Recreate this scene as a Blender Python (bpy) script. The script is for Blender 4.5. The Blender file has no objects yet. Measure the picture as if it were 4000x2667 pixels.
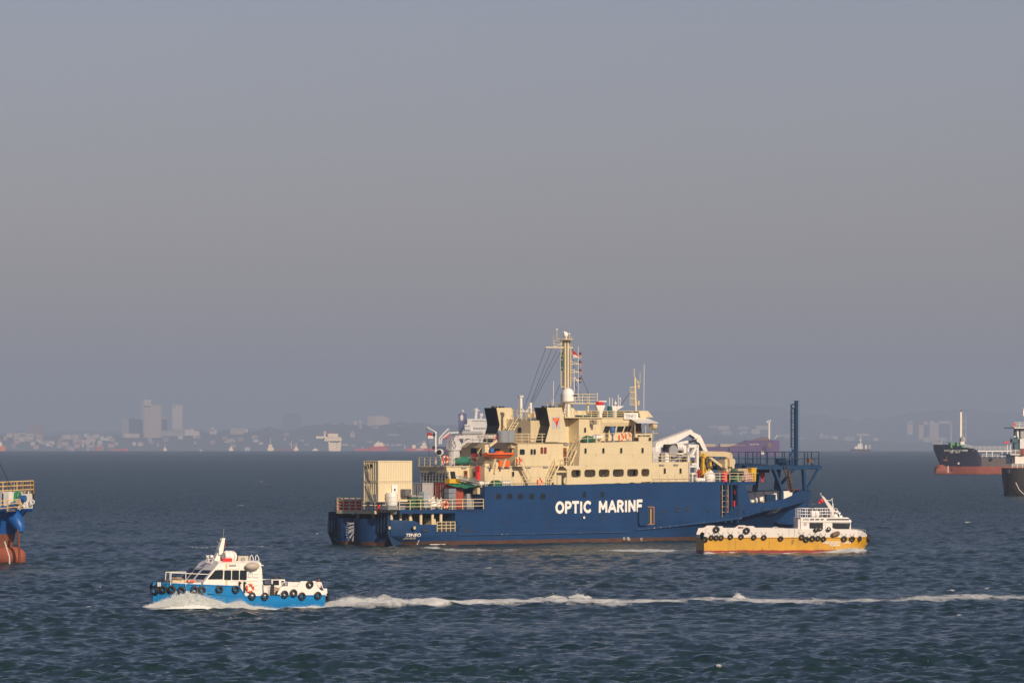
import bpy, bmesh, math, random
import numpy as np
from mathutils import Vector, Matrix
random.seed(7)
RNG = np.random.default_rng(7)

# ------------------------------------------------------------------ camera, sky, sun, exposure
SC = bpy.context.scene
F = 22222.0            # focal length in photo pixels (200 mm lens)
EL = 1718.0            # eye level row in the photo
CAMH = 13.0            # camera height above the water
REARTH = 7.28e6        # radius with refraction
cam_d = bpy.data.cameras.new('camera')
cam = bpy.data.objects.new('camera', cam_d)
SC.collection.objects.link(cam)
cam_d.sensor_width = 36.0
cam_d.lens = 36.0 * F / 4000.0
cam_d.shift_y = (EL - 1333.5) / 4000.0
cam_d.clip_start = 1.0
cam_d.clip_end = 90000.0
cam.location = (0, 0, CAMH)
cam.rotation_euler = (math.radians(90), 0, 0)
SC.camera = cam

SUN_AZ, SUN_EL = 149.0, 27.0     # degrees clockwise from the view direction, degrees above the horizon
W = bpy.data.worlds.new("World")
SC.world = W
W.use_nodes = True
nt = W.node_tree
nt.nodes.clear()
sky = nt.nodes.new('ShaderNodeTexSky')
sky.sky_type = 'NISHITA'
sky.sun_disc = False
sky.sun_elevation = math.radians(SUN_EL)
sky.sun_rotation = math.radians(SUN_AZ)
sky.altitude = 10
sky.air_density = 1.0
sky.dust_density = 1.0
sky.ozone_density = 2.0
bg = nt.nodes.new('ShaderNodeBackground')
bg.inputs['Strength'].default_value = 0.066
wo = nt.nodes.new('ShaderNodeOutputWorld')
tint = nt.nodes.new('ShaderNodeMix'); tint.data_type = 'RGBA'; tint.blend_type = 'MULTIPLY'
tint.inputs[0].default_value = 1.0
tint.inputs[7].default_value = (1.0, .84, .995, 1)
nt.links.new(sky.outputs[0], tint.inputs[6])
nt.links.new(tint.outputs[2], bg.inputs['Color'])
nt.links.new(bg.outputs[0], wo.inputs['Surface'])

sd = bpy.data.lights.new('sun', 'SUN')
sd.energy = 4.9
sd.angle = math.radians(0.5)
sd.color = (1.0, 0.80, 0.57)
sun = bpy.data.objects.new('sun', sd)
SC.collection.objects.link(sun)
_az, _el = math.radians(SUN_AZ), math.radians(SUN_EL)
to_sun = Vector((math.sin(_az) * math.cos(_el), math.cos(_az) * math.cos(_el), math.sin(_el)))
sun.rotation_euler = to_sun.to_track_quat('Z', 'Y').to_euler()
sun.location = (60, -60, 200)

SC.view_settings.view_transform = 'Standard'
SC.view_settings.look = 'None'
SC.view_settings.exposure = 0.0
SC.view_settings.gamma = 1.0
SC.view_settings.use_curve_mapping = False
SC.cycles.use_denoising = True
SC.cycles.max_bounces = 6
SC.cycles.volume_bounces = 1
SC.cycles.transparent_max_bounces = 8

HAZE_DENSITY = 9.0e-5
HAZE_COLOR = (0.50, 0.625, 0.84)
# ------------------------------------------------------------------ helpers
def seaz(r):
    return -r * r / (2 * REARTH)

def ray(px, py):
    return Vector(((px - 2000.0) / F, 1.0, (EL - py) / F))

def on_sea(px, py):
    """water point seen at photo pixel"""
    d = ray(px, py)
    s = -d.z
    # CAMH - s r = -r^2/2R
    a = 1 / (2 * REARTH)
    disc = s * s - 4 * a * CAMH
    r = (s - math.sqrt(max(disc, 0))) / (2 * a)
    return Vector((d.x * r, r, seaz(r)))

def at(px, py, Y):
    d = ray(px, py)
    return Vector((d.x * Y, Y, CAMH + d.z * Y))

class Crop:
    def __init__(s, x0, y0, k):
        s.x0, s.y0, s.k = x0, y0, k
    def __call__(s, x, y):
        return (s.x0 + x / s.k, s.y0 + y / s.k)

class Frame:
    """local frame of a thing: x forward, y to port, z up"""
    def __init__(s, origin, deg):
        s.o = Vector(origin); a = math.radians(deg)
        s.M = Matrix.Translation(s.o) @ Matrix.Rotation(a, 4, 'Z')
        s.Mi = s.M.inverted()
        s.deg = deg
        s.c = s.Mi @ Vector((0, 0, CAMH))
    def _ray(s, px, py):
        return (s.Mi.to_3x3() @ ray(px, py))
    def side(s, p, y):
        """pixel -> (x, z) on the lengthwise plane at this y"""
        d = s._ray(*p); t = (y - s.c.y) / d.y
        q = s.c + d * t
        return q.x, q.z
    def cross(s, p, x):
        """pixel -> (y, z) on the athwart plane at this x"""
        d = s._ray(*p); t = (x - s.c.x) / d.x
        q = s.c + d * t
        return q.y, q.z
    def level(s, p, z):
        d = s._ray(*p); t = (z - s.c.z) / d.z
        q = s.c + d * t
        return q.x, q.y
    def pix(s, x, y, z):
        w = s.M @ Vector((x, y, z))
        return (2000 + F * w.x / w.y, EL - F * (w.z - CAMH) / w.y)

MATS = {}
def mat(name, col, rough=0.5, metal=0.0, var=0.0, vscale=1.0, rust=0.0, bump=0.0, streak=0.0, emis=None, spec=0.5, dirt=(0.13, 0.055, 0.02), plates=None):
    if name in MATS:
        return MATS[name]
    m = bpy.data.materials.new(name)
    m.use_nodes = True
    n = m.node_tree
    b = n.nodes['Principled BSDF']
    b.inputs['Roughness'].default_value = rough
    b.inputs['Metallic'].default_value = metal
    b.inputs['Specular IOR Level'].default_value = spec
    tc = n.nodes.new('ShaderNodeTexCoord')
    src = None
    if var > 0:
        t = n.nodes.new('ShaderNodeTexNoise'); t.inputs['Scale'].default_value = vscale
        t.inputs['Detail'].default_value = 6
        n.links.new(tc.outputs['Object'], t.inputs['Vector'])
        cr = n.nodes.new('ShaderNodeMix'); cr.data_type = 'RGBA'
        cr.inputs[6].default_value = [c * (1 - var) for c in col] + [1]
        cr.inputs[7].default_value = [min(1, c * (1 + var)) for c in col] + [1]
        n.links.new(t.outputs['Fac'], cr.inputs[0])
        src = cr.outputs[2]
    def overlay(prev, fac, c):
        mx = n.nodes.new('ShaderNodeMix'); mx.data_type = 'RGBA'
        if prev is None: mx.inputs[6].default_value = list(col) + [1]
        else: n.links.new(prev, mx.inputs[6])
        mx.inputs[7].default_value = list(c) + [1]
        n.links.new(fac, mx.inputs[0])
        return mx.outputs[2]
    def masked(vec_scale, nscale, lo, hi, amt):
        mp = n.nodes.new('ShaderNodeMapping'); mp.inputs['Scale'].default_value = vec_scale
        n.links.new(tc.outputs['Object'], mp.inputs['Vector'])
        t = n.nodes.new('ShaderNodeTexNoise'); t.inputs['Scale'].default_value = nscale
        t.inputs['Detail'].default_value = 8; t.inputs['Roughness'].default_value = 0.65
        n.links.new(mp.outputs[0], t.inputs['Vector'])
        r = n.nodes.new('ShaderNodeMapRange')
        r.inputs['From Min'].default_value = lo; r.inputs['From Max'].default_value = hi
        r.inputs['To Max'].default_value = amt
        n.links.new(t.outputs['Fac'], r.inputs['Value'])
        return r.outputs[0]
    if plates:         # welded plate seams
        sp = n.nodes.new('ShaderNodeSeparateXYZ'); n.links.new(tc.outputs['Object'], sp.inputs[0])
        cb = n.nodes.new('ShaderNodeCombineXYZ'); n.links.new(sp.outputs['X'], cb.inputs['X']); n.links.new(sp.outputs['Z'], cb.inputs['Y'])
        bk = n.nodes.new('ShaderNodeTexBrick'); bk.inputs['Scale'].default_value = 1.0; bk.inputs['Mortar Size'].default_value = .035; bk.inputs['Mortar Smooth'].default_value = .5
        bk.inputs['Brick Width'].default_value = plates[0]; bk.inputs['Row Height'].default_value = plates[1]
        bk.inputs['Color1'].default_value = (0, 0, 0, 1); bk.inputs['Color2'].default_value = (.22, .22, .22, 1); bk.inputs['Mortar'].default_value = (1, 1, 1, 1)
        n.links.new(cb.outputs[0], bk.inputs['Vector'])
        bm_ = n.nodes.new('ShaderNodeMath'); bm_.operation = 'MULTIPLY'; bm_.inputs[1].default_value = plates[2]; n.links.new(bk.outputs['Color'], bm_.inputs[0])
        src = overlay(src, bm_.outputs[0], [c * .45 for c in col])
    if streak > 0:     # vertical run-off streaks
        src = overlay(src, masked((1.0, 1.0, 0.07), 1.3, 0.55, 0.75, streak), [c * 0.62 + d * 0.25 for c, d in zip(col, dirt)])
    if rust > 0:
        src = overlay(src, masked((1.0, 1.0, 0.35), 1.7, 0.60, 0.70, rust), dirt)
    if src is None:
        b.inputs['Base Color'].default_value = list(col) + [1]
    else:
        n.links.new(src, b.inputs['Base Color'])
    if bump > 0:
        t = n.nodes.new('ShaderNodeTexNoise'); t.inputs['Scale'].default_value = 1.1
        n.links.new(tc.outputs['Object'], t.inputs['Vector'])
        bp = n.nodes.new('ShaderNodeBump'); bp.inputs['Strength'].default_value = bump
        bp.inputs['Distance'].default_value = 0.08
        n.links.new(t.outputs['Fac'], bp.inputs['Height'])
        n.links.new(bp.outputs[0], b.inputs['Normal'])
    MATS[name] = m
    return m

class MB:
    """collects simple solids into one mesh"""
    def __init__(s):
        s.v, s.f = [], []
    def add(s, vs, fs):
        k = len(s.v)
        s.v += [tuple(v) for v in vs]
        s.f += [tuple(i + k for i in f) for f in fs]
        return s
    def box(s, x0, x1, y0, y1, z0, z1):
        x0, x1 = min(x0, x1), max(x0, x1); y0, y1 = min(y0, y1), max(y0, y1); z0, z1 = min(z0, z1), max(z0, z1)
        return s.add([(x0,y0,z0),(x1,y0,z0),(x1,y1,z0),(x0,y1,z0),(x0,y0,z1),(x1,y0,z1),(x1,y1,z1),(x0,y1,z1)],
                     [(0,3,2,1),(4,5,6,7),(0,1,5,4),(1,2,6,5),(2,3,7,6),(3,0,4,7)])
    def bar(s, a, b, w, h=None):
        """square bar from a to b"""
        a, b = Vector(a), Vector(b); h = h or w
        d = (b - a)
        if d.length < 1e-6: return s
        d.normalize()
        up = Vector((0, 0, 1)) if abs(d.z) < 0.95 else Vector((1, 0, 0))
        u = d.cross(up).normalized() * w / 2; v = u.cross(d).normalized() * h / 2
        vs = [a-u-v, a+u-v, a+u+v, a-u+v, b-u-v, b+u-v, b+u+v, b-u+v]
        return s.add(vs, [(0,3,2,1),(4,5,6,7),(0,1,5,4),(1,2,6,5),(2,3,7,6),(3,0,4,7)])
    def tube(s, pts, r, n=6, r2=None, caps=True):
        pts = [Vector(p) for p in pts]
        rs = r if isinstance(r, (list, tuple)) else [r + ((r2 if r2 is not None else r) - r) * i / max(1, len(pts) - 1) for i in range(len(pts))]
        k = len(s.v); rings = []
        u0 = None
        for i, p in enumerate(pts):
            d = (pts[min(i+1, len(pts)-1)] - pts[max(i-1, 0)]).normalized()
            if u0 is None:
                up = Vector((0, 0, 1)) if abs(d.z) < 0.9 else Vector((1, 0, 0))
                u0 = d.cross(up).normalized()
            else:
                u0 = (u0 - d * u0.dot(d)).normalized()
            v0 = d.cross(u0)
            for j in range(n):
                t = 2 * math.pi * j / n
                s.v.append(tuple(p + (u0 * math.cos(t) + v0 * math.sin(t)) * rs[i]))
        for i in range(len(pts) - 1):
            for j in range(n):
                a = k + i*n + j; b = k + i*n + (j+1) % n
                s.f.append((a, b, b+n, a+n))
        if caps:
            s.f.append(tuple(k + j for j in range(n))[::-1])
            s.f.append(tuple(k + (len(pts)-1)*n + j for j in range(n)))
        return s
    def prism_y(s, pts, y0, y1):
        """outline in (x, z) pushed from y0 to y1"""
        n = len(pts); y0, y1 = min(y0, y1), max(y0, y1)
        a = sum(pts[i][0]*pts[(i+1)%n][1] - pts[(i+1)%n][0]*pts[i][1] for i in range(n))
        if a < 0: pts = pts[::-1]
        vs = [(x, y0, z) for x, z in pts] + [(x, y1, z) for x, z in pts]
        fs = [tuple(range(n)), tuple(range(2*n-1, n-1, -1))]
        fs += [(i+n, (i+1)%n+n, (i+1)%n, i) for i in range(n)]
        return s.add(vs, fs)
    def prism_x(s, pts, x0, x1):
        """outline in (y, z) pushed along x"""
        n = len(pts)
        vs = [(x0, y, z) for y, z in pts] + [(x1, y, z) for y, z in pts]
        fs = [tuple(range(n-1, -1, -1)), tuple(range(n, 2*n))]
        fs += [(i, (i+1)%n, (i+1)%n+n, i+n) for i in range(n)]
        return s.add(vs, fs)
    def prism_z(s, pts, z0, z1):
        n = len(pts)
        vs = [(x, y, z0) for x, y in pts] + [(x, y, z1) for x, y in pts]
        fs = [tuple(range(n-1, -1, -1)), tuple(range(n, 2*n))]
        fs += [(i, (i+1)%n, (i+1)%n+n, i+n) for i in range(n)]
        return s.add(vs, fs)
    def ball(s, c, r, n=8, m=5, sc=(1,1,1), z_from=-90):
        c = Vector(c); k = len(s.v)
        for i in range(m + 1):
            la = math.radians(z_from + (90 - z_from) * i / m)
            for j in range(n):
                lo = 2*math.pi*j/n
                s.v.append((c.x + r*sc[0]*math.cos(la)*math.cos(lo), c.y + r*sc[1]*math.cos(la)*math.sin(lo), c.z + r*sc[2]*math.sin(la)))
        for i in range(m):
            for j in range(n):
                a = k+i*n+j; b = k+i*n+(j+1)%n
                s.f.append((a, b, b+n, a+n))
        s.f.append(tuple(k + j for j in range(n))[::-1])
        return s
    def ring(s, c, R, r, axis='y', n=16, m=6, sc=1.0):
        """torus round an axis"""
        c = Vector(c); k = len(s.v)
        for i in range(n):
            t = 2*math.pi*i/n
            for j in range(m):
                q = 2*math.pi*j/m
                rr = R + r*math.cos(q); h = r*sc*math.sin(q)
                a, b = rr*math.cos(t), rr*math.sin(t)
                p = {'y': (a, h, b), 'x': (h, a, b), 'z': (a, b, h)}[axis]
                s.v.append((c.x+p[0], c.y+p[1], c.z+p[2]))
        for i in range(n):
            for j in range(m):
                a = k+i*m+j; b = k+i*m+(j+1)%m; c2 = k+((i+1)%n)*m+(j+1)%m; d = k+((i+1)%n)*m+j
                s.f.append((a, b, c2, d))
        return s
    def build(s, name, m, parent=None, smooth=False, kind=None, label=None, bevel=0):
        me = bpy.data.meshes.new(name)
        me.from_pydata(s.v, [], s.f)
        me.materials.append(m)
        if smooth:
            bm = bmesh.new(); bm.from_mesh(me)
            bmesh.ops.recalc_face_normals(bm, faces=bm.faces)
            bm.to_mesh(me); bm.free()
            for p in me.polygons: p.use_smooth = True
            me.set_sharp_from_angle(angle=math.radians(40))
        else:
            bm = bmesh.new(); bm.from_mesh(me)
            bmesh.ops.recalc_face_normals(bm, faces=bm.faces)
            bm.to_mesh(me); bm.free()
        o = bpy.data.objects.new(name, me)
        SC.collection.objects.link(o)
        if parent is not None: o.parent = parent
        if kind: o['kind'] = kind
        if label: o['label'] = label
        return o

def tag(o, label, cat=None, group=None):
    o['label'] = label
    if cat: o['category'] = cat
    if group: o['group'] = group
    return o

def thing(name, label, cat, frame=None, loc=(0, 0, 0), rz=0.0, group=None):
    """an Empty at a thing's base; given in a frame's coordinates when frame is set"""
    o = bpy.data.objects.new(name, None)
    o.empty_display_size = 0.5
    SC.collection.objects.link(o)
    Ml = Matrix.Translation(Vector(loc)) @ Matrix.Rotation(rz, 4, 'Z')
    o.matrix_world = (frame.M @ Ml) if frame else Ml
    return tag(o, label, cat, group)

def struct(o):
    o['kind'] = 'structure'
    return o

def copy_tree(o, parent=None):
    c = o.copy(); SC.collection.objects.link(c)
    if parent is not None:
        c.parent = parent
    for ch in list(o.children):
        copy_tree(ch, c)
    return c

def rail(mb, pts, h=1.0, bars=3, step=1.6, r=0.035):
    """a guard rail of posts and bars along a polyline of deck points; returns end"""
    for a, b in zip(pts[:-1], pts[1:]):
        a, b = Vector(a), Vector(b)
        L = (b - a).length; n = max(1, round(L / step))
        for i in range(n + 1):
            p = a.lerp(b, i / n)
            mb.bar(p, p + Vector((0, 0, h)), 2*r)
        for k in range(1, bars + 1):
            z = Vector((0, 0, h * k / bars))
            mb.bar(a + z, b + z, 1.7*r)
    return mb

def ladder(mb, a, b, w=Vector((0, 0.5, 0)), step=0.35, r=0.03):
    a, b, w = Vector(a), Vector(b), Vector(w)
    mb.bar(a - w/2, b - w/2, 2*r); mb.bar(a + w/2, b + w/2, 2*r)
    n = int((b - a).length / step)
    for i in range(1, n):
        p = a.lerp(b, i / n)
        mb.bar(p - w/2, p + w/2, 1.4*r)
    return mb

def text(s, size, m, parent, loc, rot, name='lettering', bold=0.0, spacing=1.0, shear=0.0, width=None, align='LEFT', label=None, depth=0.01):
    """flat raised lettering; width rescales the line to that many metres"""
    cu = bpy.data.curves.new(name, 'FONT')
    cu.body = s; cu.size = size; cu.offset = bold; cu.space_character = spacing; cu.shear = shear
    cu.align_x = align; cu.extrude = depth; cu.resolution_u = 3
    t = bpy.data.objects.new(name, cu)
    SC.collection.objects.link(t)
    dg = bpy.context.evaluated_depsgraph_get(); dg.update()
    me = bpy.data.meshes.new_from_object(t.evaluated_get(dg))
    bpy.data.objects.remove(t)
    xs = [v.co.x for v in me.vertices]; 
    if width and xs:
        k = width / (max(xs) - min(xs))
        for v in me.vertices: v.co.x *= k
    me.materials.clear(); me.materials.append(m)
    o = bpy.data.objects.new(name, me)
    SC.collection.objects.link(o)
    o.parent = parent
    o.location = loc; o.rotation_euler = rot
    if label: o['label'] = label
    return o

def press(o, *hulls, off=.03):
    """lays painted lettering onto a curved hull side"""
    from mathutils.bvhtree import BVHTree
    M = o.matrix_basis; Mi = M.inverted()
    trees = [BVHTree.FromPolygons([v.co for v in h.data.vertices], [tuple(p.vertices) for p in h.data.polygons]) for h in hulls]
    for v in o.data.vertices:
        p = M @ v.co
        best = None
        for t in trees:
            hit = t.ray_cast(Vector((p.x, -40, p.z)), Vector((0, 1, 0)))[0]
            if hit is not None and (best is None or hit.y < best): best = hit.y
        if best is not None: v.co = Mi @ Vector((p.x, best - off + (p.y - M.translation.y), p.z))
    return o

STROKES = {  # simple geometric capitals on a 0..1 grid; (width, list of polylines)
 'O': (.80, [[(.40+.34*math.sin(t*math.pi/10), .5+.43*math.cos(t*math.pi/10)) for t in range(21)]]),
 'P': (.60, [[(.08, 0), (.08, .93)], [(.08,.93),(.32,.93),(.46,.88),(.54,.78),(.55,.66),(.48,.53),(.32,.46),(.08,.46)]]),
 'T': (.62, [[(.31, 0), (.31, .93)], [(.02,.93),(.60,.93)]]),
 'I': (.24, [[(.12, 0), (.12, .93)]]),
 'C': (.72, [[(.66,.80),(.56,.89),(.42,.93),(.28,.89),(.15,.76),(.08,.58),(.08,.40),(.15,.23),(.28,.10),(.42,.06),(.56,.09),(.66,.19)]]),
 'M': (.84, [[(.08, 0), (.10, .93), (.42,.30), (.74,.93), (.76, 0)]]),
 'A': (.76, [[(.03, 0), (.38, .95), (.73, 0)], [(.16,.30),(.60,.30)]]),
 'R': (.64, [[(.08, 0), (.08, .93)], [(.08,.93),(.32,.93),(.46,.88),(.54,.78),(.55,.68),(.48,.56),(.32,.50),(.08,.50)], [(.32,.50),(.58,0)]]),
 'N': (.72, [[(.08, 0), (.08, .93), (.62, .06), (.62, .95)]]),
 'E': (.56, [[(.52,.93),(.08,.93),(.08,.04),(.52,.04)], [(.08,.48),(.46,.48)]]),
 ' ': (.55, []),
}
def stroke_word(word, h, w_total, thick, gap=.14):
    """returns list of quads in (u, v) metres for a heavy stroke word"""
    total = sum(STROKES[c][0] + gap for c in word) - gap
    k = w_total / total
    quads = []; x = 0
    for c in word:
        cw, lines = STROKES[c]
        for ln in lines:
            for i, ((x0, y0), (x1, y1)) in enumerate(zip(ln[:-1], ln[1:])):
                a = Vector(((x + x0) * k, y0 * h)); b = Vector(((x + x1) * k, y1 * h))
                d = (b - a).normalized(); nn = Vector((-d.y, d.x)) * thick / 2
                e = d * thick * 0.25
                quads.append((a - e + nn, a - e - nn, b + e - nn, b + e + nn))
        x += cw + gap
    return quads
# ------------------------------------------------------------------ sea
def wnoise(x, y, seed, scale, octaves=3):
    """cheap smooth noise: sum of sines with irrational directions, about -1..1"""
    r = np.random.default_rng(seed)
    out = np.zeros_like(x); amp = 1.0; tot = 0
    for o in range(octaves):
        for k in range(4):
            a = r.uniform(0, 2*math.pi); ph = r.uniform(0, 2*math.pi)
            kk = 2*math.pi / scale * (2.1 ** o) * r.uniform(0.7, 1.3)
            out += amp * np.sin(kk * (np.cos(a)*x + np.sin(a)*y) + ph); tot += amp * .5
        amp *= .55
    return out / tot

def make_waves():
    comps = []
    r = np.random.default_rng(11)
    lam = 10.0
    while lam > 0.42:
        for k in range(3):
            l = lam * r.uniform(.88, 1.12)
            # wind sea runs toward the camera's left; spread grows for short waves
            a = math.radians(250) + r.normal(0, .42 + .25 * min(1, 4 / l))
            steep = 0.016 if l > 6 else 0.027 if l > 3 else 0.060 if l > 1.2 else .060
            amp = steep * l / (2*math.pi) * r.uniform(.7, 1.3) * 1.15
            comps.append((2*math.pi/l, a, amp, r.uniform(0, 2*math.pi), l))
        lam *= .86
    return comps

# wakes: centre line through photo pixels on the water -> world polyline with half width (m), strength
def track(pts):
    out = []
    for px, py, hw, st in pts:
        p = on_sea(px, py)
        out.append((p.x, p.y, hw, st))
    return np.array(out)
WAKES = [
 # launch wake to the right edge
 track([(1215,2370,1.2,.9),(1280,2371,2.5,1.0),(1400,2371,4.5,1.05),(1550,2370,5,1.0),(1700,2364,4.5,.95),(1850,2358,4.0,.85),(2000,2355,5,.8),(2200,2350,7,.78),(2350,2354,7,.74),(2480,2353,5.5,.78),(2600,2352,5,.74),(2750,2343,6.5,.66),(2900,2344,8,.70),(3050,2350,8,.74),(3200,2351,6,.62),(3350,2350,4,.62),(3500,2345,4,.6),(3620,2340,4.5,.62),(3720,2336,7,.66),(3850,2334,7,.64),(4000,2335,6,.6),(4400,2328,5,.5)]),
 # along the yellow boat and astern of it
 track([(2300,2152,3,.25),(2420,2151,6,.68),(2500,2150,7,.72),(2600,2152,6,.66),(2700,2152,3.5,.55),(2760,2153,1.5,.85),(2900,2158,1.5,.82),(3050,2161,1.5,.85),(3160,2160,1.6,.85),(3250,2160,2.6,.95),(3330,2160,4,1.0),(3385,2160,3,.8),(3410,2158,1,.3)]),
 # cable ship waterline wash
 track([(1450,2140,3,.22),(1650,2143,4,.55),(1700,2140,5,.75),(1780,2150,6,.55),(1900,2150,7,.55),(2000,2152,6,.50),(2150,2148,5,.4),(2300,2140,5,.25)]),
 # launch flank foam
 track([(640,2356,.6,.6),(750,2372,2.0,1.0),(900,2377,2.4,1.05),(1000,2378,2.0,1.0),(1100,2378,1.4,.9),(1200,2376,1.3,.9),(1270,2373,1.5,.9)]),
 # streaks in the middle distance
 track([(560,2145,4,.05),(700,2142,6,.42),(850,2138,7,.46),(1000,2137,6,.42),(1150,2139,5,.30),(1280,2136,5,.05)]),
 track([(1350,1782,20,.0),(1480,1780,30,.55),(1650,1779,30,.6),(1700,1779,30,.5)]),
 track([(3655,1848,2,.7),(3760,1850,4,.4),(3820,1850,8,.6),(3870,1849,14,.9),(3930,1850,14,.9),(3960,1851,5,.7)]),
 track([(2880,1780,8,.6),(2950,1781,15,.5),(3010,1779,20,.85),(3050,1776,30,.9),(3075,1774,20,.5)]),
 track([(3310,1766,10,.4),(3330,1766,25,.7),(3400,1767,30,.5),(3420,1766,10,.2)]),
 track([(200,2130,3,.1),(260,2128,5,.25),(330,2135,4,.2),(400,2137,3,.0)]),
]

def build_sea():
    # rows of constant distance, columns of constant bearing
    rs = []; r = 283.0
    while r < 3200:
        rs.append(r)
        r += 0.36 * (r / 290.0) ** 1.32
    while r < 19000:
        rs.append(r)
        r += 14 + (r - 3200) * .045
    rs = np.array(rs)
    NC = 780
    tx = np.linspace(-0.142, 0.142, NC)
    R, T = np.meshgrid(rs, tx, indexing='ij')
    X0 = R * T; Y0 = R.copy()
    drow = np.gradient(rs)[:, None]
    Z = np.zeros_like(X0); DX = np.zeros_like(X0); DY = np.zeros_like(X0)
    DIV = np.zeros_like(X0)
    # gust patches modulate the chop
    gust = 1 + .30 * wnoise(X0, Y0, 5, 90, 3)
    for k, a, amp, ph, l in make_waves():
        ca, sa = math.cos(a), math.sin(a)
        # resolved wavelength along the grid's coarse direction
        need = l / np.maximum(.15, abs(sa))
        fade = np.clip((need / (2.2 * drow)) - .4, 0, 1)
        if fade.max() <= 0: continue
        nz = int((fade[:, 0] > 0).sum())
        if nz == 0: continue
        sl = slice(0, nz)
        arg = k * (ca * X0[sl] + sa * Y0[sl]) + ph
        A = amp * fade[sl] * (gust[sl] if l < 6 else 1)
        s, c = np.sin(arg), np.cos(arg)
        Z[sl] += A * c
        q = .85 if l > 2 else .6
        DX[sl] -= q * A * ca * s; DY[sl] -= q * A * sa * s
        DIV[sl] += k * A * c
    foam = np.zeros_like(X0)
    lift = np.zeros_like(X0)
    n1 = wnoise(X0, Y0, 21, 9, 4); n2 = wnoise(X0 * 1.0, Y0 * .5, 22, 3.2, 3)
    for wi, w in enumerate(WAKES):
        order = np.argsort(w[:, 0]); w = w[order]
        inside = (X0 > w[0, 0]) & (X0 < w[-1, 0])
        yc = np.interp(X0, w[:, 0], w[:, 1]); hw = np.interp(X0, w[:, 0], w[:, 2]); st = np.interp(X0, w[:, 0], w[:, 3])
        yc = yc + hw * .35 * n1
        d = np.abs(Y0 - yc) / np.maximum(1.3 * hw * (1 + .35 * n2), .3)
        f = st * np.clip(1.35 - d, 0, 1) * inside
        foam = np.maximum(foam, f)
        if wi in (0, 1, 2): lift += .06 * np.clip(f, 0, 1)
        if wi == 0:
            near = np.interp(X0, [w[0, 0], w[0, 0] + 1.5, w[0, 0] + 5, w[0, 0] + 9, w[0, 0] + 14, w[0, 0] + 30], [0, .22, .60, .36, .14, .0])
            lift += near * np.exp(-d * d * 1.1) * inside * (1 + .22 * n2 + .16 * n1)
        if wi == 1:
            b = on_sea(3330, 2160)
            lift += .5 * np.exp(-((X0 - b.x) / 1.6) ** 2) * np.exp(-d * d) * inside
    # breaking crests
    caps = np.clip((DIV - .86) * 2.2, 0, 1) * (wnoise(X0, Y0, 31, 40, 2) > .15)
    foam = np.maximum(foam, caps * .9)
    # scattered small whitecaps, more of them far out
    rr = np.random.default_rng(5)
    for i in range(520):
        py = 1765 + 640 * rr.random() ** 2.2; px = rr.uniform(-200, 4200)
        p = on_sea(px, py)
        i0 = int(np.searchsorted(rs, p.y)); j0 = int(np.searchsorted(tx, p.x / p.y))
        wpx = rr.uniform(8, 34) / F * p.y
        dep = rr.uniform(.35, .8) * (1.0 if p.y < 900 else p.y / 700)
        a, b = max(0, i0 - 14), min(len(rs), i0 + 14)
        c, e = max(0, j0 - 18), min(NC, j0 + 18)
        if a >= b or c >= e: continue
        g = (.75 + .5 * n2[a:b, c:e]) * np.exp(-((X0[a:b, c:e] - p.x) / wpx) ** 2 * 2 - ((Y0[a:b, c:e] - p.y - .25 * (X0[a:b, c:e] - p.x)) / dep) ** 2)
        foam[a:b, c:e] = np.maximum(foam[a:b, c:e], g * rr.uniform(.75, 1.25))
    far = np.clip((R - 1500) / 3000, 0, 1)
    X = X0 + DX; Y = Y0 + DY
    Z = Z + lift + seaz(Y0)
    nr, nc = X.shape
    co = np.stack([X, Y, Z], -1).reshape(-1, 3).astype(np.float32)
    idx = np.arange(nr * nc).reshape(nr, nc)
    quads = np.stack([idx[:-1, :-1], idx[:-1, 1:], idx[1:, 1:], idx[1:, :-1]], -1).reshape(-1, 4)
    foam_all = foam.reshape(-1)
    # the rest of the sea round the detailed sector: coarse sheet
    rs2 = np.concatenate([[0.5, 40, 90, 150, 220, 283], np.geomspace(300, 19000, 40)])
    th_edge = math.atan(.142)
    def patch(rsx, th0, th1, n, zoff):
        nonlocal co, quads, foam_all
        th = np.linspace(th0, th1, n)
        RR, TT = np.meshgrid(rsx, th, indexing='ij')
        # distance measured along the view axis, so that rows meet the sector's
        x = RR * np.sin(TT); y = RR * np.cos(TT)
        z = seaz(RR) + zoff + .10 * wnoise(x, y, 3, 23, 2) * (RR < 2500)
        k = len(co)
        c2 = np.stack([x, y, z], -1).reshape(-1, 3).astype(np.float32)
        ii = np.arange(x.size).reshape(x.shape) + k
        q = np.stack([ii[:-1, :-1], ii[:-1, 1:], ii[1:, 1:], ii[1:, :-1]], -1).reshape(-1, 4)
        co = np.concatenate([co, c2]); quads = np.concatenate([quads, q])
        foam_all = np.concatenate([foam_all, np.zeros(x.size)])
    patch(rs2, th_edge - .0005, 2*math.pi - th_edge + .0005, 120, -.05)
    patch(np.array([0.5, 60, 120, 200, 250, 287]), -th_edge, th_edge, 16, -.05)
    me = bpy.data.meshes.new('sea')
    me.vertices.add(len(co)); me.vertices.foreach_set('co', co.ravel())
    me.loops.add(quads.size); me.loops.foreach_set('vertex_index', quads.ravel().astype(np.int32))
    me.polygons.add(len(quads)); me.polygons.foreach_set('loop_start', (np.arange(len(quads)) * 4).astype(np.int32))
    me.update(calc_edges=True)
    me.polygons.foreach_set('use_smooth', np.ones(len(quads), bool))
    at_ = me.attributes.new('foam', 'FLOAT', 'POINT')
    at_.data.foreach_set('value', foam_all.astype(np.float32))
    me.materials.append(water_mat())
    o = bpy.data.objects.new('sea', me); SC.collection.objects.link(o)
    struct(o)
    return o

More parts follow.
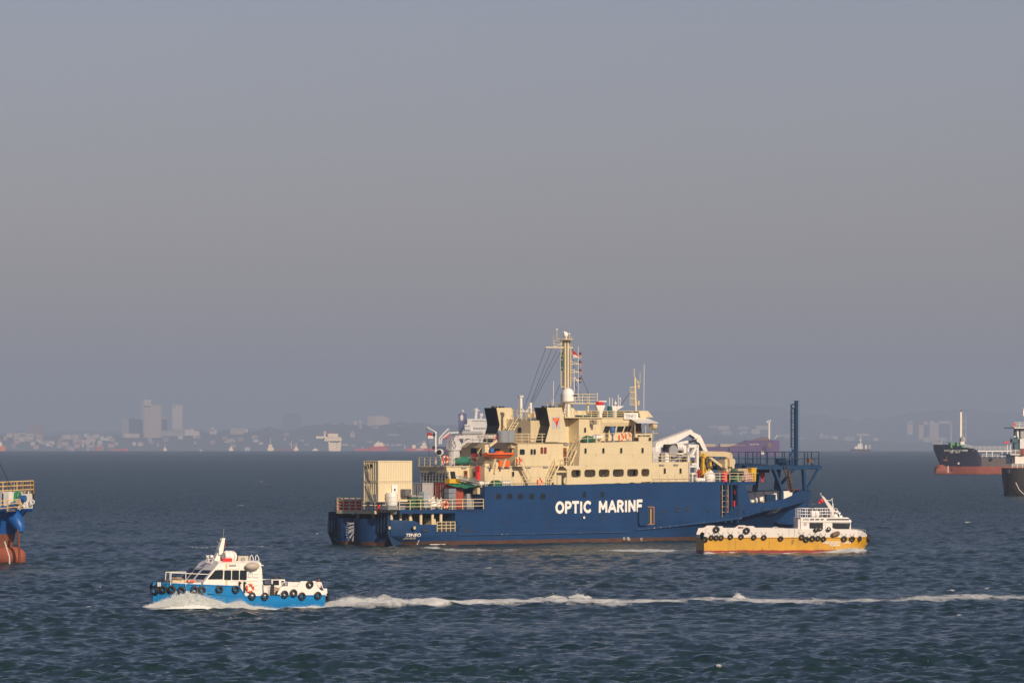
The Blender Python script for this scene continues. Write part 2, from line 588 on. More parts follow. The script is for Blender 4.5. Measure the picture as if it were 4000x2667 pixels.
SPEC = .44
ROUGH_NEAR, ROUGH_FAR = .11, .36
SLOPE_NEAR, SLOPE_FAR = 1.2, 3.0
def water_mat():
    m = bpy.data.materials.new('sea_water'); m.use_nodes = True
    n = m.node_tree; L = n.links
    b = n.nodes['Principled BSDF']
    out = n.nodes['Material Output']
    b.inputs['Roughness'].default_value = .12
    b.inputs['IOR'].default_value = 1.333
    b.inputs['Specular IOR Level'].default_value = SPEC
    geo = n.nodes.new('ShaderNodeNewGeometry')
    # body colour: deep teal with slow patches
    t0 = n.nodes.new('ShaderNodeTexNoise'); t0.inputs['Scale'].default_value = .012; t0.inputs['Detail'].default_value = 3
    L.new(geo.outputs['Position'], t0.inputs['Vector'])
    mr0 = n.nodes.new('ShaderNodeMapRange'); mr0.inputs['From Min'].default_value = .35; mr0.inputs['From Max'].default_value = .68
    L.new(t0.outputs['Fac'], mr0.inputs['Value'])
    mx = n.nodes.new('ShaderNodeMix'); mx.data_type = 'RGBA'
    mx.inputs[6].default_value = (.009, .029, .032, 1); mx.inputs[7].default_value = (.013, .038, .038, 1)
    L.new(mr0.outputs[0], mx.inputs[0]); L.new(mx.outputs[2], b.inputs['Base Color'])
    # ripples
    mp = n.nodes.new('ShaderNodeMapping'); mp.inputs['Scale'].default_value = (1.0, .75, 1); mp.inputs['Rotation'].default_value = (0, 0, .3)
    L.new(geo.outputs['Position'], mp.inputs['Vector'])
    t1 = n.nodes.new('ShaderNodeTexNoise'); t1.inputs['Scale'].default_value = 2.3; t1.inputs['Detail'].default_value = 5; t1.inputs['Roughness'].default_value = .62
    t1.inputs['Distortion'].default_value = .5
    L.new(mp.outputs[0], t1.inputs['Vector'])
    bp = n.nodes.new('ShaderNodeBump'); bp.inputs['Strength'].default_value = .9; bp.inputs['Distance'].default_value = .24
    L.new(t1.outputs['Fac'], bp.inputs['Height'])
    # unresolved wave slopes, growing where the mesh no longer carries them
    mps = n.nodes.new('ShaderNodeMapping'); mps.inputs['Scale'].default_value = (1.0, .6, 1)
    L.new(geo.outputs['Position'], mps.inputs['Vector'])
    ts = n.nodes.new('ShaderNodeTexNoise'); ts.inputs['Scale'].default_value = 2.2; ts.inputs['Detail'].default_value = 4; ts.inputs['Roughness'].default_value = .6
    L.new(mps.outputs[0], ts.inputs['Vector'])
    sb = n.nodes.new('ShaderNodeVectorMath'); sb.operation = 'SUBTRACT'; sb.inputs[1].default_value = (.5, .5, .5)
    L.new(ts.outputs['Color'], sb.inputs[0])
    ln = n.nodes.new('ShaderNodeVectorMath'); ln.operation = 'LENGTH'; L.new(geo.outputs['Position'], ln.inputs[0])
    mk = n.nodes.new('ShaderNodeMapRange'); mk.inputs['From Min'].default_value = 350; mk.inputs['From Max'].default_value = 1600
    mk.inputs['To Min'].default_value = SLOPE_NEAR; mk.inputs['To Max'].default_value = SLOPE_FAR
    L.new(ln.outputs['Value'], mk.inputs['Value'])
    rk = n.nodes.new('ShaderNodeMapRange'); rk.inputs['From Min'].default_value = 300; rk.inputs['From Max'].default_value = 1100
    rk.inputs['To Min'].default_value = ROUGH_NEAR; rk.inputs['To Max'].default_value = ROUGH_FAR
    L.new(ln.outputs['Value'], rk.inputs['Value']); L.new(rk.outputs[0], b.inputs['Roughness'])
    sc_ = n.nodes.new('ShaderNodeVectorMath'); sc_.operation = 'SCALE'; L.new(sb.outputs[0], sc_.inputs[0]); L.new(mk.outputs[0], sc_.inputs['Scale'])
    fl = n.nodes.new('ShaderNodeVectorMath'); fl.operation = 'MULTIPLY'; fl.inputs[1].default_value = (1, 1, 0); L.new(sc_.outputs[0], fl.inputs[0])
    av = n.nodes.new('ShaderNodeVectorMath'); av.operation = 'ADD'; L.new(bp.outputs[0], av.inputs[0]); L.new(fl.outputs[0], av.inputs[1])
    nm = n.nodes.new('ShaderNodeVectorMath'); nm.operation = 'NORMALIZE'; L.new(av.outputs[0], nm.inputs[0])
    L.new(nm.outputs[0], b.inputs['Normal'])
    # foam
    fa = n.nodes.new('ShaderNodeAttribute'); fa.attribute_name = 'foam'
    mp2 = n.nodes.new('ShaderNodeMapping'); mp2.inputs['Scale'].default_value = (1.0, .35, 1)
    L.new(geo.outputs['Position'], mp2.inputs['Vector'])
    t2 = n.nodes.new('ShaderNodeTexNoise'); t2.inputs['Scale'].default_value = 1.0; t2.inputs['Detail'].default_value = 8; t2.inputs['Roughness'].default_value = .72
    t2.inputs['Distortion'].default_value = 1.2
    L.new(mp2.outputs[0], t2.inputs['Vector'])
    ad = n.nodes.new('ShaderNodeMath'); ad.operation = 'ADD'
    L.new(fa.outputs['Fac'], ad.inputs[0]); L.new(t2.outputs['Fac'], ad.inputs[1])
    mr = n.nodes.new('ShaderNodeMapRange'); mr.inputs['From Min'].default_value = .87; mr.inputs['From Max'].default_value = 1.27
    L.new(ad.outputs[0], mr.inputs['Value'])
    gt = n.nodes.new('ShaderNodeMath'); gt.operation = 'GREATER_THAN'; gt.inputs[1].default_value = .03
    L.new(fa.outputs['Fac'], gt.inputs[0])
    mu = n.nodes.new('ShaderNodeMath'); mu.operation = 'MULTIPLY'
    L.new(mr.outputs[0], mu.inputs[0]); L.new(gt.outputs[0], mu.inputs[1])
    fb = n.nodes.new('ShaderNodeBsdfDiffuse'); fb.inputs['Color'].default_value = (.66, .69, .69, 1)
    L.new(bp.outputs[0], fb.inputs['Normal'])
    ms = n.nodes.new('ShaderNodeMixShader')
    L.new(mu.outputs[0], ms.inputs[0]); L.new(b.outputs[0], ms.inputs[1]); L.new(fb.outputs[0], ms.inputs[2])
    L.new(ms.outputs[0], out.inputs['Surface'])
    return m

build_sea()

# ------------------------------------------------------------------ haze
def build_haze():
    mb = MB()
    mb.box(-16000, 16000, -3000, 38000, -101, 345)
    m = bpy.data.materials.new('haze'); m.use_nodes = True
    n = m.node_tree; n.nodes.clear()
    v = n.nodes.new('ShaderNodeVolumePrincipled')
    v.inputs['Density'].default_value = HAZE_DENSITY
    v.inputs['Color'].default_value = (*HAZE_COLOR, 1)
    v.inputs['Anisotropy'].default_value = 0.0
    o_ = n.nodes.new('ShaderNodeOutputMaterial')
    n.links.new(v.outputs[0], o_.inputs['Volume'])
    o = mb.build('haze', m, kind='stuff')
    o.display_type = 'WIRE'
    m.cycles.homogeneous_volume = True
    return o
# ------------------------------------------------------------------ cable ship (setting scale reference of the picture)
A = Crop(1250, 1540, 2.529); A2 = Crop(1600, 1640, 5.6); S2 = Crop(1250, 1900, 4.704)
B = Crop(1850, 1260, 2.4507); B2 = Crop(2280, 1560, 6.534); B3 = Crop(2060, 1280, 5.6)
C = Crop(2100, 1580, 2.703); D = Crop(2550, 1540, 2.529); D2 = Crop(2520, 1640, 5.6); D3 = Crop(2750, 1800, 4.126)

CREAM = mat('cream_paint', (.65, .56, .365), .45, var=.07, vscale=.5, streak=.38, rust=.5, bump=.25, dirt=(.35, .19, .07), plates=(4.5, 1.4, .22))
CREAMC = mat('cream_container_paint', (.65, .565, .38), .5, var=.05, vscale=.6, streak=.35, rust=.4, dirt=(.30, .17, .08))
CREAMD = mat('cream_trim_paint', (.56, .47, .30), .5, var=.10, vscale=2.0, streak=.5, rust=.6, dirt=(.25, .12, .05))
BLUE = mat('hull_blue_paint', (.010, .046, .140), .42, var=.22, vscale=.35, streak=.7, rust=.75, bump=.5, spec=.35, dirt=(.05, .035, .03), plates=(6, 1.9, .5))
SCUFF = mat('scuffed_blue', (.012, .05, .14), .6, var=.3, vscale=1, rust=.9, dirt=(.42, .38, .33))
BLUED = mat('dark_blue_steel', (.010, .035, .085), .5, var=.2, vscale=1.0, rust=.7, spec=.35, dirt=(.06, .03, .02))
BOOT = mat('boot_top_paint', (.085, .045, .032), .7, var=.35, vscale=1.5, streak=.7, rust=.9, dirt=(.05, .05, .03))
GLASS = mat('window_glass', (.015, .022, .03), .10, spec=.45)
WHITE = mat('white_paint', (.72, .71, .68), .45, var=.05, vscale=2, streak=.3, rust=.35, dirt=(.25, .15, .1))
WHITEB = mat('clean_white_paint', (.80, .79, .76), .4)
BLACK = mat('black_paint', (.012, .012, .016), .55, var=.2, vscale=2)
RUBBER = mat('black_rubber', (.012, .012, .013), .6, var=.3, vscale=6)
GREY = mat('grey_paint', (.30, .31, .33), .5, var=.15, vscale=1.5, streak=.4, rust=.5)
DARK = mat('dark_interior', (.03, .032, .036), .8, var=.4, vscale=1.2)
DECKM = mat('deck_paint', (.12, .13, .12), .7, var=.3, vscale=.8)
BROWND = mat('varnished_door', (.20, .075, .025), .4, var=.3, vscale=3)
ORANGE = mat('orange_paint', (.75, .13, .02), .4, var=.08, vscale=3)
RED = mat('red_paint', (.62, .025, .025), .45, var=.15, vscale=3)
REDDK = mat('dark_red_paint', (.17, .025, .025), .6, var=.2, vscale=3)
YELLOW = mat('yellow_paint', (.62, .38, .02), .5, var=.12, vscale=2, rust=.5)
GREENT = mat('green_tarpaulin', (.02, .17, .10), .7, var=.45, vscale=3, bump=.6)
BLUET = mat('blue_tarpaulin', (.02, .10, .30), .6, var=.35, vscale=5, bump=.8)
STEEL = mat('galvanised_steel', (.30, .31, .32), .45, metal=.3, var=.3, vscale=2, rust=.5)

T = Frame(on_sea(1650, 2131) - Vector((math.cos(math.radians(45)), math.sin(math.radians(45)), 0)) * 6
          + Vector((-math.sin(math.radians(45)), math.cos(math.radians(45)), 0)) * 7, 45)
T.M.translation.z = -.05; T.Mi = T.M.inverted(); T.c = T.Mi @ Vector((0, 0, CAMH))
ship = thing('cable_ship', 'large blue hulled ship with cream superstructure and OPTIC MARINE painted on its side', 'ship', T)
SD = lambda c, x, y, Y: T.side(c(x, y), Y)
CR = lambda c, x, y, X: T.cross(c(x, y), X)

# ---- hull
def lerp_tab(tab, x):
    for (a, va), (b, vb) in zip(tab[:-1], tab[1:]):
        if x <= b:
            t = max(0, (x - a) / (b - a))
            return va + (vb - va) * t
    return tab[-1][1]
def smooth_tab(tab, x):
    for (a, va), (b, vb) in zip(tab[:-1], tab[1:]):
        if x <= b:
            t = max(0, (x - a) / (b - a)); t = t * t * (3 - 2 * t) * .35 + t * .65
            return va + (vb - va) * t
    return tab[-1][1]
b_up = [(2.0, 5.5), (2.6, 6.0), (4, 6.5), (6.5, 6.9), (9, 7.0), (60, 7.0), (66, 6.9), (71, 6.5), (75, 5.7), (78.5, 4.6), (81, 3.4), (82.5, 2.5), (83.5, 1.7), (84.3, .6)]
b_wl = [(2.0, 3.3), (3.2, 4.3), (5, 5.5), (8, 6.5), (12, 7.0), (44, 7.0), (52, 6.5), (60, 5.0), (67, 3.2), (73, 1.7), (79, .45), (82, .12), (85.6, .02)]
z_kn = [(2, 1.2), (36, 1.25), (45, 1.5), (58, 2.3), (64.6, 2.8), (68, 3.45), (72.2, 3.9), (77.7, 4.5), (81, 4.9), (85.6, 5.3)]
z_top = [(2, 3.25), (5.0, 3.1), (6.0, 2.62), (11.8, 2.62), (12.0, 2.92), (60, 2.92), (63.0, 4.5), (67, 4.76), (72, 5.17), (74, 5.36), (75, 5.67), (76.2, 6.07), (79.9, 6.3), (85.6, 6.4)]
def hull_mesh():
    mb = MB()
    xs = [2.0, 2.3, 2.8, 3.4, 4.2, 5.0, 5.4, 6.0, 7.5, 9, 11.8, 12, 18, 26, 36, 44, 48, 52, 56, 60, 63, 65, 67, 69, 71, 73, 75, 76.2, 77, 78, 78.7, 79.3, 80, 81, 82, 82.7, 83.3, 83.9, 84.3]
    rings = []
    for x in xs:
        bu, bw, zk, zt = smooth_tab(b_up, x), smooth_tab(b_wl, x), lerp_tab(z_kn, x), lerp_tab(z_top, x)
        zk = min(zk, zt - .2)
        bk = bw + (bu - bw) * (.93 if x < 40 else .80 if x < 78 else .72)
        ts = [.0, .25, .5, .75, 1.0]
        prof = [(bw * .93, -2.4), (bw, -.3)]
        for t in ts[1:]:
            e = t ** 1.25
            prof.append((bw + (bk - bw) * e, -.3 + (zk + .3) * t))
        prof += [(bu if x > 40 else bk + (bu - bk) * .8, zk + .18), (bu, zt)]
        rings.append([(x, -b, z) for b, z in prof])
    # starboard, port, mirrored
    m = len(rings[0])
    for sgn in (1, -1):
        k = len(mb.v)
        for rg in rings:
            for (x, y, z) in rg: mb.v.append((x, y * sgn, z))
        for i in range(len(rings) - 1):
            for j in range(m - 1):
                a = k + i*m + j
                q = (a, a + m, a + m + 1, a + 1)
                mb.f.append(q if sgn == 1 else q[::-1])
    # transom and bow closing faces
    st = [(2.0, y, z) for (x, y, z) in rings[0]]
    n0 = len(mb.v)
    mb.v += st + [(2.0, -y, z) for (x, y, z) in st][::-1]
    mb.f.append(tuple(range(n0, n0 + 2 * m)))
    bo = rings[-1]
    n0 = len(mb.v); mb.v += bo + [(x, -y, z) for (x, y, z) in bo][::-1]
    mb.f.append(tuple(range(n0, n0 + 2 * m))[::-1])
    return mb
hm = hull_mesh()
# boot top under the waterline band gets its own colour by height in the hull material
def hull_material(base, name, band=.55, boot=(.085, .045, .032)):
    m = base.copy(); m.name = name
    n = m.node_tree; b = n.nodes['Principled BSDF']
    src = b.inputs['Base Color'].links[0].from_socket
    tc = [q for q in n.nodes if q.bl_idname == 'ShaderNodeTexCoord'][0]
    sep = n.nodes.new('ShaderNodeSeparateXYZ'); n.links.new(tc.outputs['Object'], sep.inputs[0])
    t = n.nodes.new('ShaderNodeTexNoise'); t.inputs['Scale'].default_value = .9; t.inputs['Detail'].default_value = 7
    n.links.new(tc.outputs['Object'], t.inputs['Vector'])
    ma = n.nodes.new('ShaderNodeMath'); ma.operation = 'MULTIPLY_ADD'; ma.inputs[1].default_value = .25
    n.links.new(t.outputs['Fac'], ma.inputs[0]); n.links.new(sep.outputs['Z'], ma.inputs[2])
    mr = n.nodes.new('ShaderNodeMapRange'); mr.inputs['From Min'].default_value = band + .125 + .03; mr.inputs['From Max'].default_value = band + .125 - .03
    n.links.new(ma.outputs[0], mr.inputs['Value'])
    mx = n.nodes.new('ShaderNodeMix'); mx.data_type = 'RGBA'
    n.links.new(mr.outputs[0], mx.inputs[0]); n.links.new(src, mx.inputs[6])
    cr = n.nodes.new('ShaderNodeMix'); cr.data_type = 'RGBA'
    cr.inputs[6].default_value = [c * .5 for c in boot] + [1]; cr.inputs[7].default_value = [c * 1.5 for c in boot] + [1]
    n.links.new(t.outputs['Fac'], cr.inputs[0]); n.links.new(cr.outputs[2], mx.inputs[7])
    n.links.new(mx.outputs[2], b.inputs['Base Color'])
    return m
BLUEH = hull_material(BLUE, 'hull_blue_with_boot_top')
hull = hm.build('hull', BLUEH, ship, smooth=True)
# decks
mb = MB()
mb.prism_z([(2.2, -4.4), (4, -5.9), (9, -6.7), (46, -6.7), (60, -5.6), (60, 5.6), (46, 6.7), (9, 6.7), (4, 5.9), (2.2, 4.4)], 2.0, 2.25)
mb.build('working_deck', DECKM, ship)
mb = MB()
mb.prism_z([(60, -6.2), (66, -5.0), (71, -3.9), (78, -1.8), (82, -.6), (82, .6), (78, 1.8), (71, 3.9), (66, 5.0), (60, 6.2)], 2.9, 3.1)
mb.build('fore_deck', DECKM, ship)

# upper side plating of the hull, flush with the loft
x0, _ = SD(A, 1335, 1200, -7); x1, _ = SD(A, 1625, 1000, -7); x2, _ = SD(D, 668, 1000, -7)
def ztop(x): return 7.30 + (x - 22) * .0095
mb = MB()
mb.prism_y([(x0, 2.93), (x0, 4.45), (x1, 4.45), (x1, 7.30), (x2, ztop(x2)), (x2, 2.93)], -7.0, -6.85)
mb.prism_y([(x0, 2.93), (x0, 4.45), (x1, 4.45), (x1, 7.30), (x2, ztop(x2)), (x2, 2.93)], 6.85, 7.0)
mb.prism_y([(x1, 7.30 - .12), (x1, 7.30 - .004), (x2, ztop(x2) - .004), (x2, ztop(x2) - .12)], -6.84, 6.84)
mb.box(x1, x1 + .12, -6.84, 6.84, 4.46, 7.15)
mb.box(x0, x0 + .12, -6.84, 6.84, 2.3, 3.98)
mb.build('side_plating', BLUE, ship)
XA, XF = x1, x2
# low rubbing strake
mb = MB()
xa, _ = SD(C, 938, 1328, -7)
pts = [(12, 1.30), (20, 1.28), (xa, 1.32)]
for (a, za), (b, zb) in zip(pts[:-1], pts[1:]): mb.bar((a, -7.08, za), (b, -7.08, zb), .16, .14)
mb.build('rubbing_strake', SCUFF, ship)
mb = MB()
xb, _ = SD(C, 1030, 1325, -7)
prev = None
for x in [xb, 45, 50, 54, 58, 60, 64]:
    p = (x, -(7.10 if x < 46 else lerp_tab([(46, 7.08), (64, 7.02)], x)), lerp_tab(z_kn, x) + .12)
    if prev: mb.bar(prev, p, .18, .16)
    prev = p
mb.build('rubbing_strake', SCUFF, ship)

# ---- stern sheave horns
for s in (-1, 1):
    mb = MB()
    yc = s * 4.45
    for k in range(4):
        y = yc + (k - 1.5) * .55
        mb.prism_y([(3.4, -1.2), (2.3, .3), (1.55, 1.7), (1.6, 2.8), (1.75, 4.15), (3.9, 4.15), (4.6, 3.2), (4.6, -1.2)], y - .10, y + .10)
    mb.prism_y([(3.7, -1.2), (2.6, .3), (1.85, 1.7), (1.9, 2.8), (2.05, 4.0), (3.9, 4.0), (4.6, 3.2), (4.6, -1.2)], yc - .72, yc + .72)
    mb.build('stern_sheave_guide', BLUED, ship)
for (yc, r, xo) in ((-1.15, 2.45, 2.45), (2.5, 1.2, 2.45)):
    mb = MB(); n = 14
    pts = []
    for i in range(n + 1):
        t = math.pi * i / n
        pts.append((xo - 1.35 * math.sin(t), yc + r * math.cos(t)))
    lo = [(x + .35, yc + (y - yc) * .86) for x, y in pts]
    k = len(mb.v)
    rows = [(lo, -1.4), (lo, .0), (pts, 1.1), (pts, 3.35)]
    for rw, z in rows:
        for x, y in rw: mb.v.append((x, y, z))
    w = n + 1
    for i in range(3):
        for j in range(n): a = k + i*w + j; mb.f.append((a, a+1, a+w+1, a+w))
    mb.f.append(tuple(k + 3*w + j for j in range(w)))
    mb.build('stern_bulge', BLUEH, ship, smooth=True)
# painted fan marks between the bulges
mb = MB()
for i, (u, v) in enumerate([(661, 705), (735, 785), (805, 870)]):
    (ya, za) = CR(S2, 522, u, .92); (yb, zb) = CR(S2, 522 - i * 4, v, .92)
    (yc, zc) = CR(S2, 626, u - 6 - i * 22, .92); (yd, zd) = CR(S2, 626, v - 18 - i * 22, .92)
    mb.add([(.92, ya, za), (.92, yb, zb), (.92, yd, zd), (.92, yc, zc)], [(0, 1, 2, 3)])
for q in ([(530, 930), (555, 958), (624, 850), (624, 800)], [(580, 985), (612, 1010), (622, 930), (622, 880)]):
    mb.add([(.92, *CR(S2, x, y, .92)) for x, y in q], [(0, 1, 2, 3)])
mb.build('draught_marks', WHITE, ship)
mb = MB()
for i, y in enumerate((662, 702, 742, 790, 838, 884, 932, 972)):
    x = (505, 503, 495, 490, 486, 484, 503, 530)[i]
    ya, za = CR(S2, x - 9, y - 8, .95); yb, zb = CR(S2, x + 9, y + 8, .95)
    mb.box(.93, .95, ya, yb, za, zb)
mb.build('draught_figures', WHITE, ship)

# ---- aft working deck slab (z 4.0-4.45) with overhang and pillars
mb = MB()
xs0 = SD(S2, 1460, 450, -6.9)[0]
mb.prism_z([(xs0, -7.0), (x1 + .1, -7.0), (x1 + .1, 7.0), (5.4, 7.0), (xs0, 4.7)], 4.0, 4.44)
mb.build('upper_deck_edge', BLUE, ship)
mb = MB()
mb.prism_z([(1.2, -3.4), (2.5, -3.4), (2.5, -4.6), (xs0 - .02, -6.4), (xs0 - .02, 4.6), (1.2, 3.3)], 3.95, 4.40)
mb.build('aft_platform', CREAMD, ship)
for (px, Y) in ((1250, -6.7), (1475, -6.4), (1655, -6.7), (1850, -6.4), (2063, -6.7), (2218, -6.4)):
    x = 4
    for _ in range(8):
        Y = -(smooth_tab(b_up, max(2.3, x)) - (.42 if int(px) % 2 == 0 or px in (1655, 2063) else .75)); x = max(2.3, SD(S2, px, 600, Y)[0])
    mb = MB(); mb.tube([(x, Y, 2.2), (x, Y, 3.98)], .2, 10); mb.build('pillar', CREAM, ship, smooth=True)
    mb = MB(); mb.tube([(x, -Y, 2.2), (x, -Y, 3.98)], .23, 8); mb.build('pillar', CREAM, ship, smooth=True)
for (px, X) in ((987, 2.9), (700, 3.2)):
    y, _ = CR(S2, px, 550, X)
    mb = MB(); mb.tube([(X, y, 2.2), (X, y, 3.98)], .2, 8); mb.build('pillar', CREAMD, ship, smooth=True)
# things inside the mooring deck
mb = MB()
mb.prism_x([(-6.2, 2.25), (-5.0, 2.25), (-5.2, 3.5), (-6.0, 3.5)], 4.6, 5.2)
mb.build('deck_bulkhead', CREAMD, ship); mb = MB()
mb.prism_x([(-6.0, 2.25), (-3.2, 2.25), (-3.6, 3.35), (-5.6, 3.35)], 9.0, 9.6)
mb.build('deck_bulkhead', CREAMD, ship)
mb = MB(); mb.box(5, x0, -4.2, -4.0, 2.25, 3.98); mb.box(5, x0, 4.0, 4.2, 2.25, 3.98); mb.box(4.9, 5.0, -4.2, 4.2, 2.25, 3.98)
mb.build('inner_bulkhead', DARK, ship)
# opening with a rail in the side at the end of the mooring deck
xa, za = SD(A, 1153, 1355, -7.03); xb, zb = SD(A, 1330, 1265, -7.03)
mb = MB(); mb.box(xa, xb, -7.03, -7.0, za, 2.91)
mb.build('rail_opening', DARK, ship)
mb = MB()
rail(mb, [(xa, -7.08, za), (xb, -7.08, za)], h=2.93 - za, bars=3, step=.85, r=.05)
mb.build('guard_rail', CREAMD, ship)
# portholes and fairleads on the hull
def disc_side(nm, c, x, y, r, Y=-7.0, m=DARK, rim=BLUED, X=None, squash=1.0):
    px, pz = SD(c, x, y, Y)
    mb = MB(); mb.ring((px, Y - .02, pz), r, r * .22, 'y', 12, 5); f = mb.build(nm, rim, ship, smooth=True)
    mb = MB(); mb.tube([(px, Y + .02, pz), (px, Y - .03, pz)], r, 12); g = mb.build('porthole_glass' if nm == 'porthole' else 'opening', m, f)
disc_side('porthole', A, 1370, 1315, .30, -7.0, BLUED, BLUED)
disc_side('porthole', C, 490, 1190, .22, m=WHITE); disc_side('porthole', C, 682, 1187, .22)
disc_side('porthole', C, 1320, 1130, .25); disc_side('porthole', C, 1470, 1112, .25); disc_side('porthole', C, 1583, 1098, .25)
disc_side('porthole', D, 548, 1150, .2); disc_side('porthole', D, 62, 1212, .13); disc_side('porthole', C, 605, 1240, .08)
disc_side('fairlead', S2, 1735, 755, .26, -6.96, CREAMD, BLUED)
disc_side('fairlead', S2, 1275, 755, .26, -6.1, CREAMD, BLUED)
def slot(c, x0_, x1_, y, Y=-7.0, m=DARK):
    a, z = SD(c, x0_, y, Y); b, z2 = SD(c, x1_, y, Y)
    mb = MB(); mb.box(a, b, Y - .035, Y, z - .11, z + .11); mb.build('freeing_port', m, ship)
slot(S2, 1880, 1990, 812, -6.98); slot(A, 1415, 1475, 1348); slot(A, 1490, 1512, 1348)

# side windows in the blue hull
def window_side(c, x0_, y0_, x1_, y1_, Y, fm=CREAM, gm=GLASS, parent=None, split=0, proud=.05, rim=.09, nm='window'):
    parent = parent or ship
    a, zt = SD(c, x0_, y0_, Y); b, _ = SD(c, x1_, y0_, Y); _, zb = SD(c, (x0_+x1_)/2, y1_, Y)
    w = b - a; h = zt - zb; ch = min(w, h) * .22
    def octo(a, b, c0, d, k): return [(a+k, c0), (b-k, c0), (b, c0+k), (b, d-k), (b-k, d), (a+k, d), (a, d-k), (a, c0+k)]
    mb = MB(); mb.prism_y(octo(a-rim, b+rim, zb-rim, zt+rim, ch+rim*.6), Y - proud, Y + .02); f = mb.build(nm, fm, parent)
    lst = [(a, b)] if not split else [(a, (a+b)/2 - .05), ((a+b)/2 + .05, b)]
    for q, r_ in lst:
        mb = MB(); mb.prism_y(octo(q, r_, zb, zt, ch * .8), Y - proud - .012, Y - proud + .01); mb.build('pane', gm, f)
    return f
def window_aft(c, x0_, y0_, x1_, y1_, X, fm=CREAM, gm=GLASS, rim=.09, nm='window'):
    ya, zt = CR(c, x0_, y0_, X); yb, _ = CR(c, x1_, y0_, X); _, zb = CR(c, (x0_+x1_)/2, y1_, X)
    ya, yb = max(ya, yb), min(ya, yb)
    w = ya - yb; ch = min(w, zt - zb) * .2
    def octo(a, b, c0, d, k): return [(a+k, c0), (b-k, c0), (b, c0+k), (b, d-k), (b-k, d), (a+k, d), (a, d-k), (a, c0+k)]
    mb = MB(); mb.prism_x(octo(yb-rim, ya+rim, zb-rim, zt+rim, ch+rim*.6), X - .05, X + .02); f = mb.build(nm, fm, ship)
    mb = MB(); mb.prism_x(octo(yb, ya, zb, zt, ch*.8), X - .062, X - .04); mb.build('pane', gm, f)
    return f
for px in (1949, 1992, 2034, 2078, 2121):
    f = Crop(px - 9, 1928, 1)
    window_side(f, 0, 0, 17, 19, -7.0, fm=BLUED)
for x in (480, 671):
    window_side(C, x, 920, x + 28, 975, -7.0, fm=BLUED)

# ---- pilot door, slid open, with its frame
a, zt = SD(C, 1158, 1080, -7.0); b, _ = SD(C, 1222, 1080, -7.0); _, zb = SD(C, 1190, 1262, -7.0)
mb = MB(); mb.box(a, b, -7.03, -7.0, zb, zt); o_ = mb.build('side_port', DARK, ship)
mb = MB(); mb.bar((a, -7.06, zt), (b, -7.06, zt), .12); mb.bar((b, -7.06, zt), (b, -7.06, zb), .14); mb.bar((a, -7.06, zb), (b, -7.06, zb), .10)
mb.build('port_frame', mat('worn_frame', (.35, .16, .07), .7, var=.4, vscale=4), o_)
mb = MB(); mb.box(a + .5 * (b-a), a + .62 * (b-a), -7.05, -7.03, zb, zt - .2); mb.build('inner_pillar', CREAMD, o_)
a2, zt2 = SD(C, 1062, 1083, -7.12); b2, _ = SD(C, 1156, 1083, -7.12); _, zb2 = SD(C, 1100, 1275, -7.12)
mb = MB(); k_ = .22
mb.prism_y([(a2+k_, zb2), (b2-k_, zb2), (b2, zb2+k_), (b2, zt2), (a2, zt2), (a2, zb2+k_)], -7.32, -7.12); mb.build('sliding_door', BLUE, ship)

# ---- lettering on the hull
ra, rz = SD(C, 192, 1142, -7.0); rb, _ = SD(C, 1104, 1127, -7.0)
hgt = SD(C, 500, 1027, -7)[1] - SD(C, 500, 1140, -7)[1]
zslope = .0085; words = (MB(), MB()); xsp = (rb - ra) * .42
for i, q in enumerate(stroke_word('OPTIC MARINE', hgt * 1.03, rb - ra, .37)):      # a small step keeps crossing strokes off one plane
    words[q[0].x > xsp].add([(ra + p.x, -7.012 - .0012 * (i % 9), rz - .02 + p.y + zslope * p.x) for p in q], [(0, 1, 2, 3)])
for w in words: w.build('lettering', WHITEB, ship)
RX = (math.radians(90), 0, 0)
def tside(s, c, x0_, x1_, ybase, ytop, Y, m, bold=0, shear=0, parent=None, rz=0):
    a, zb = SD(c, x0_, ybase, Y); b, _ = SD(c, x1_, ybase, Y); _, zt = SD(c, x0_, ytop, Y)
    return text(s, (zt - zb) / .69, m, parent or ship, (a, Y, zb), (math.radians(90), 0, rz), width=b - a, bold=bold, shear=shear)
YT = -6.4
press(tside('TENEO', S2, 1578, 1805, 921, 862, YT, WHITEB, .012, .0), hull, off=.08)
press(tside('JAKARTA', S2, 1582, 1752, 966, 935, YT, WHITEB, .006, .0), hull, off=.08)
mb = MB()
for (x, y) in ((1815, 992), (1800, 1022), (1786, 1052)):
    a, z = SD(S2, x, y, -7.0); mb.box(a - .06, a + .06, -7.03, -7.0, z - .06, z + .06)
for i in range(18):
    a, z = SD(S2, 2025 + i * 16, 1060, -7.0); mb.box(a - .07, a + .05, -7.03, -7.0, z - .05, z + .05)
for (x, y) in ((913, 1412), (952, 1410), (965, 1418), (1095, 1420)):
    a, z = SD(C, x, y, -7.0); mb.ring((a, -7.02, z), .16, .03, 'y', 10, 4)
mb.build('load_line_marks', WHITE, ship)

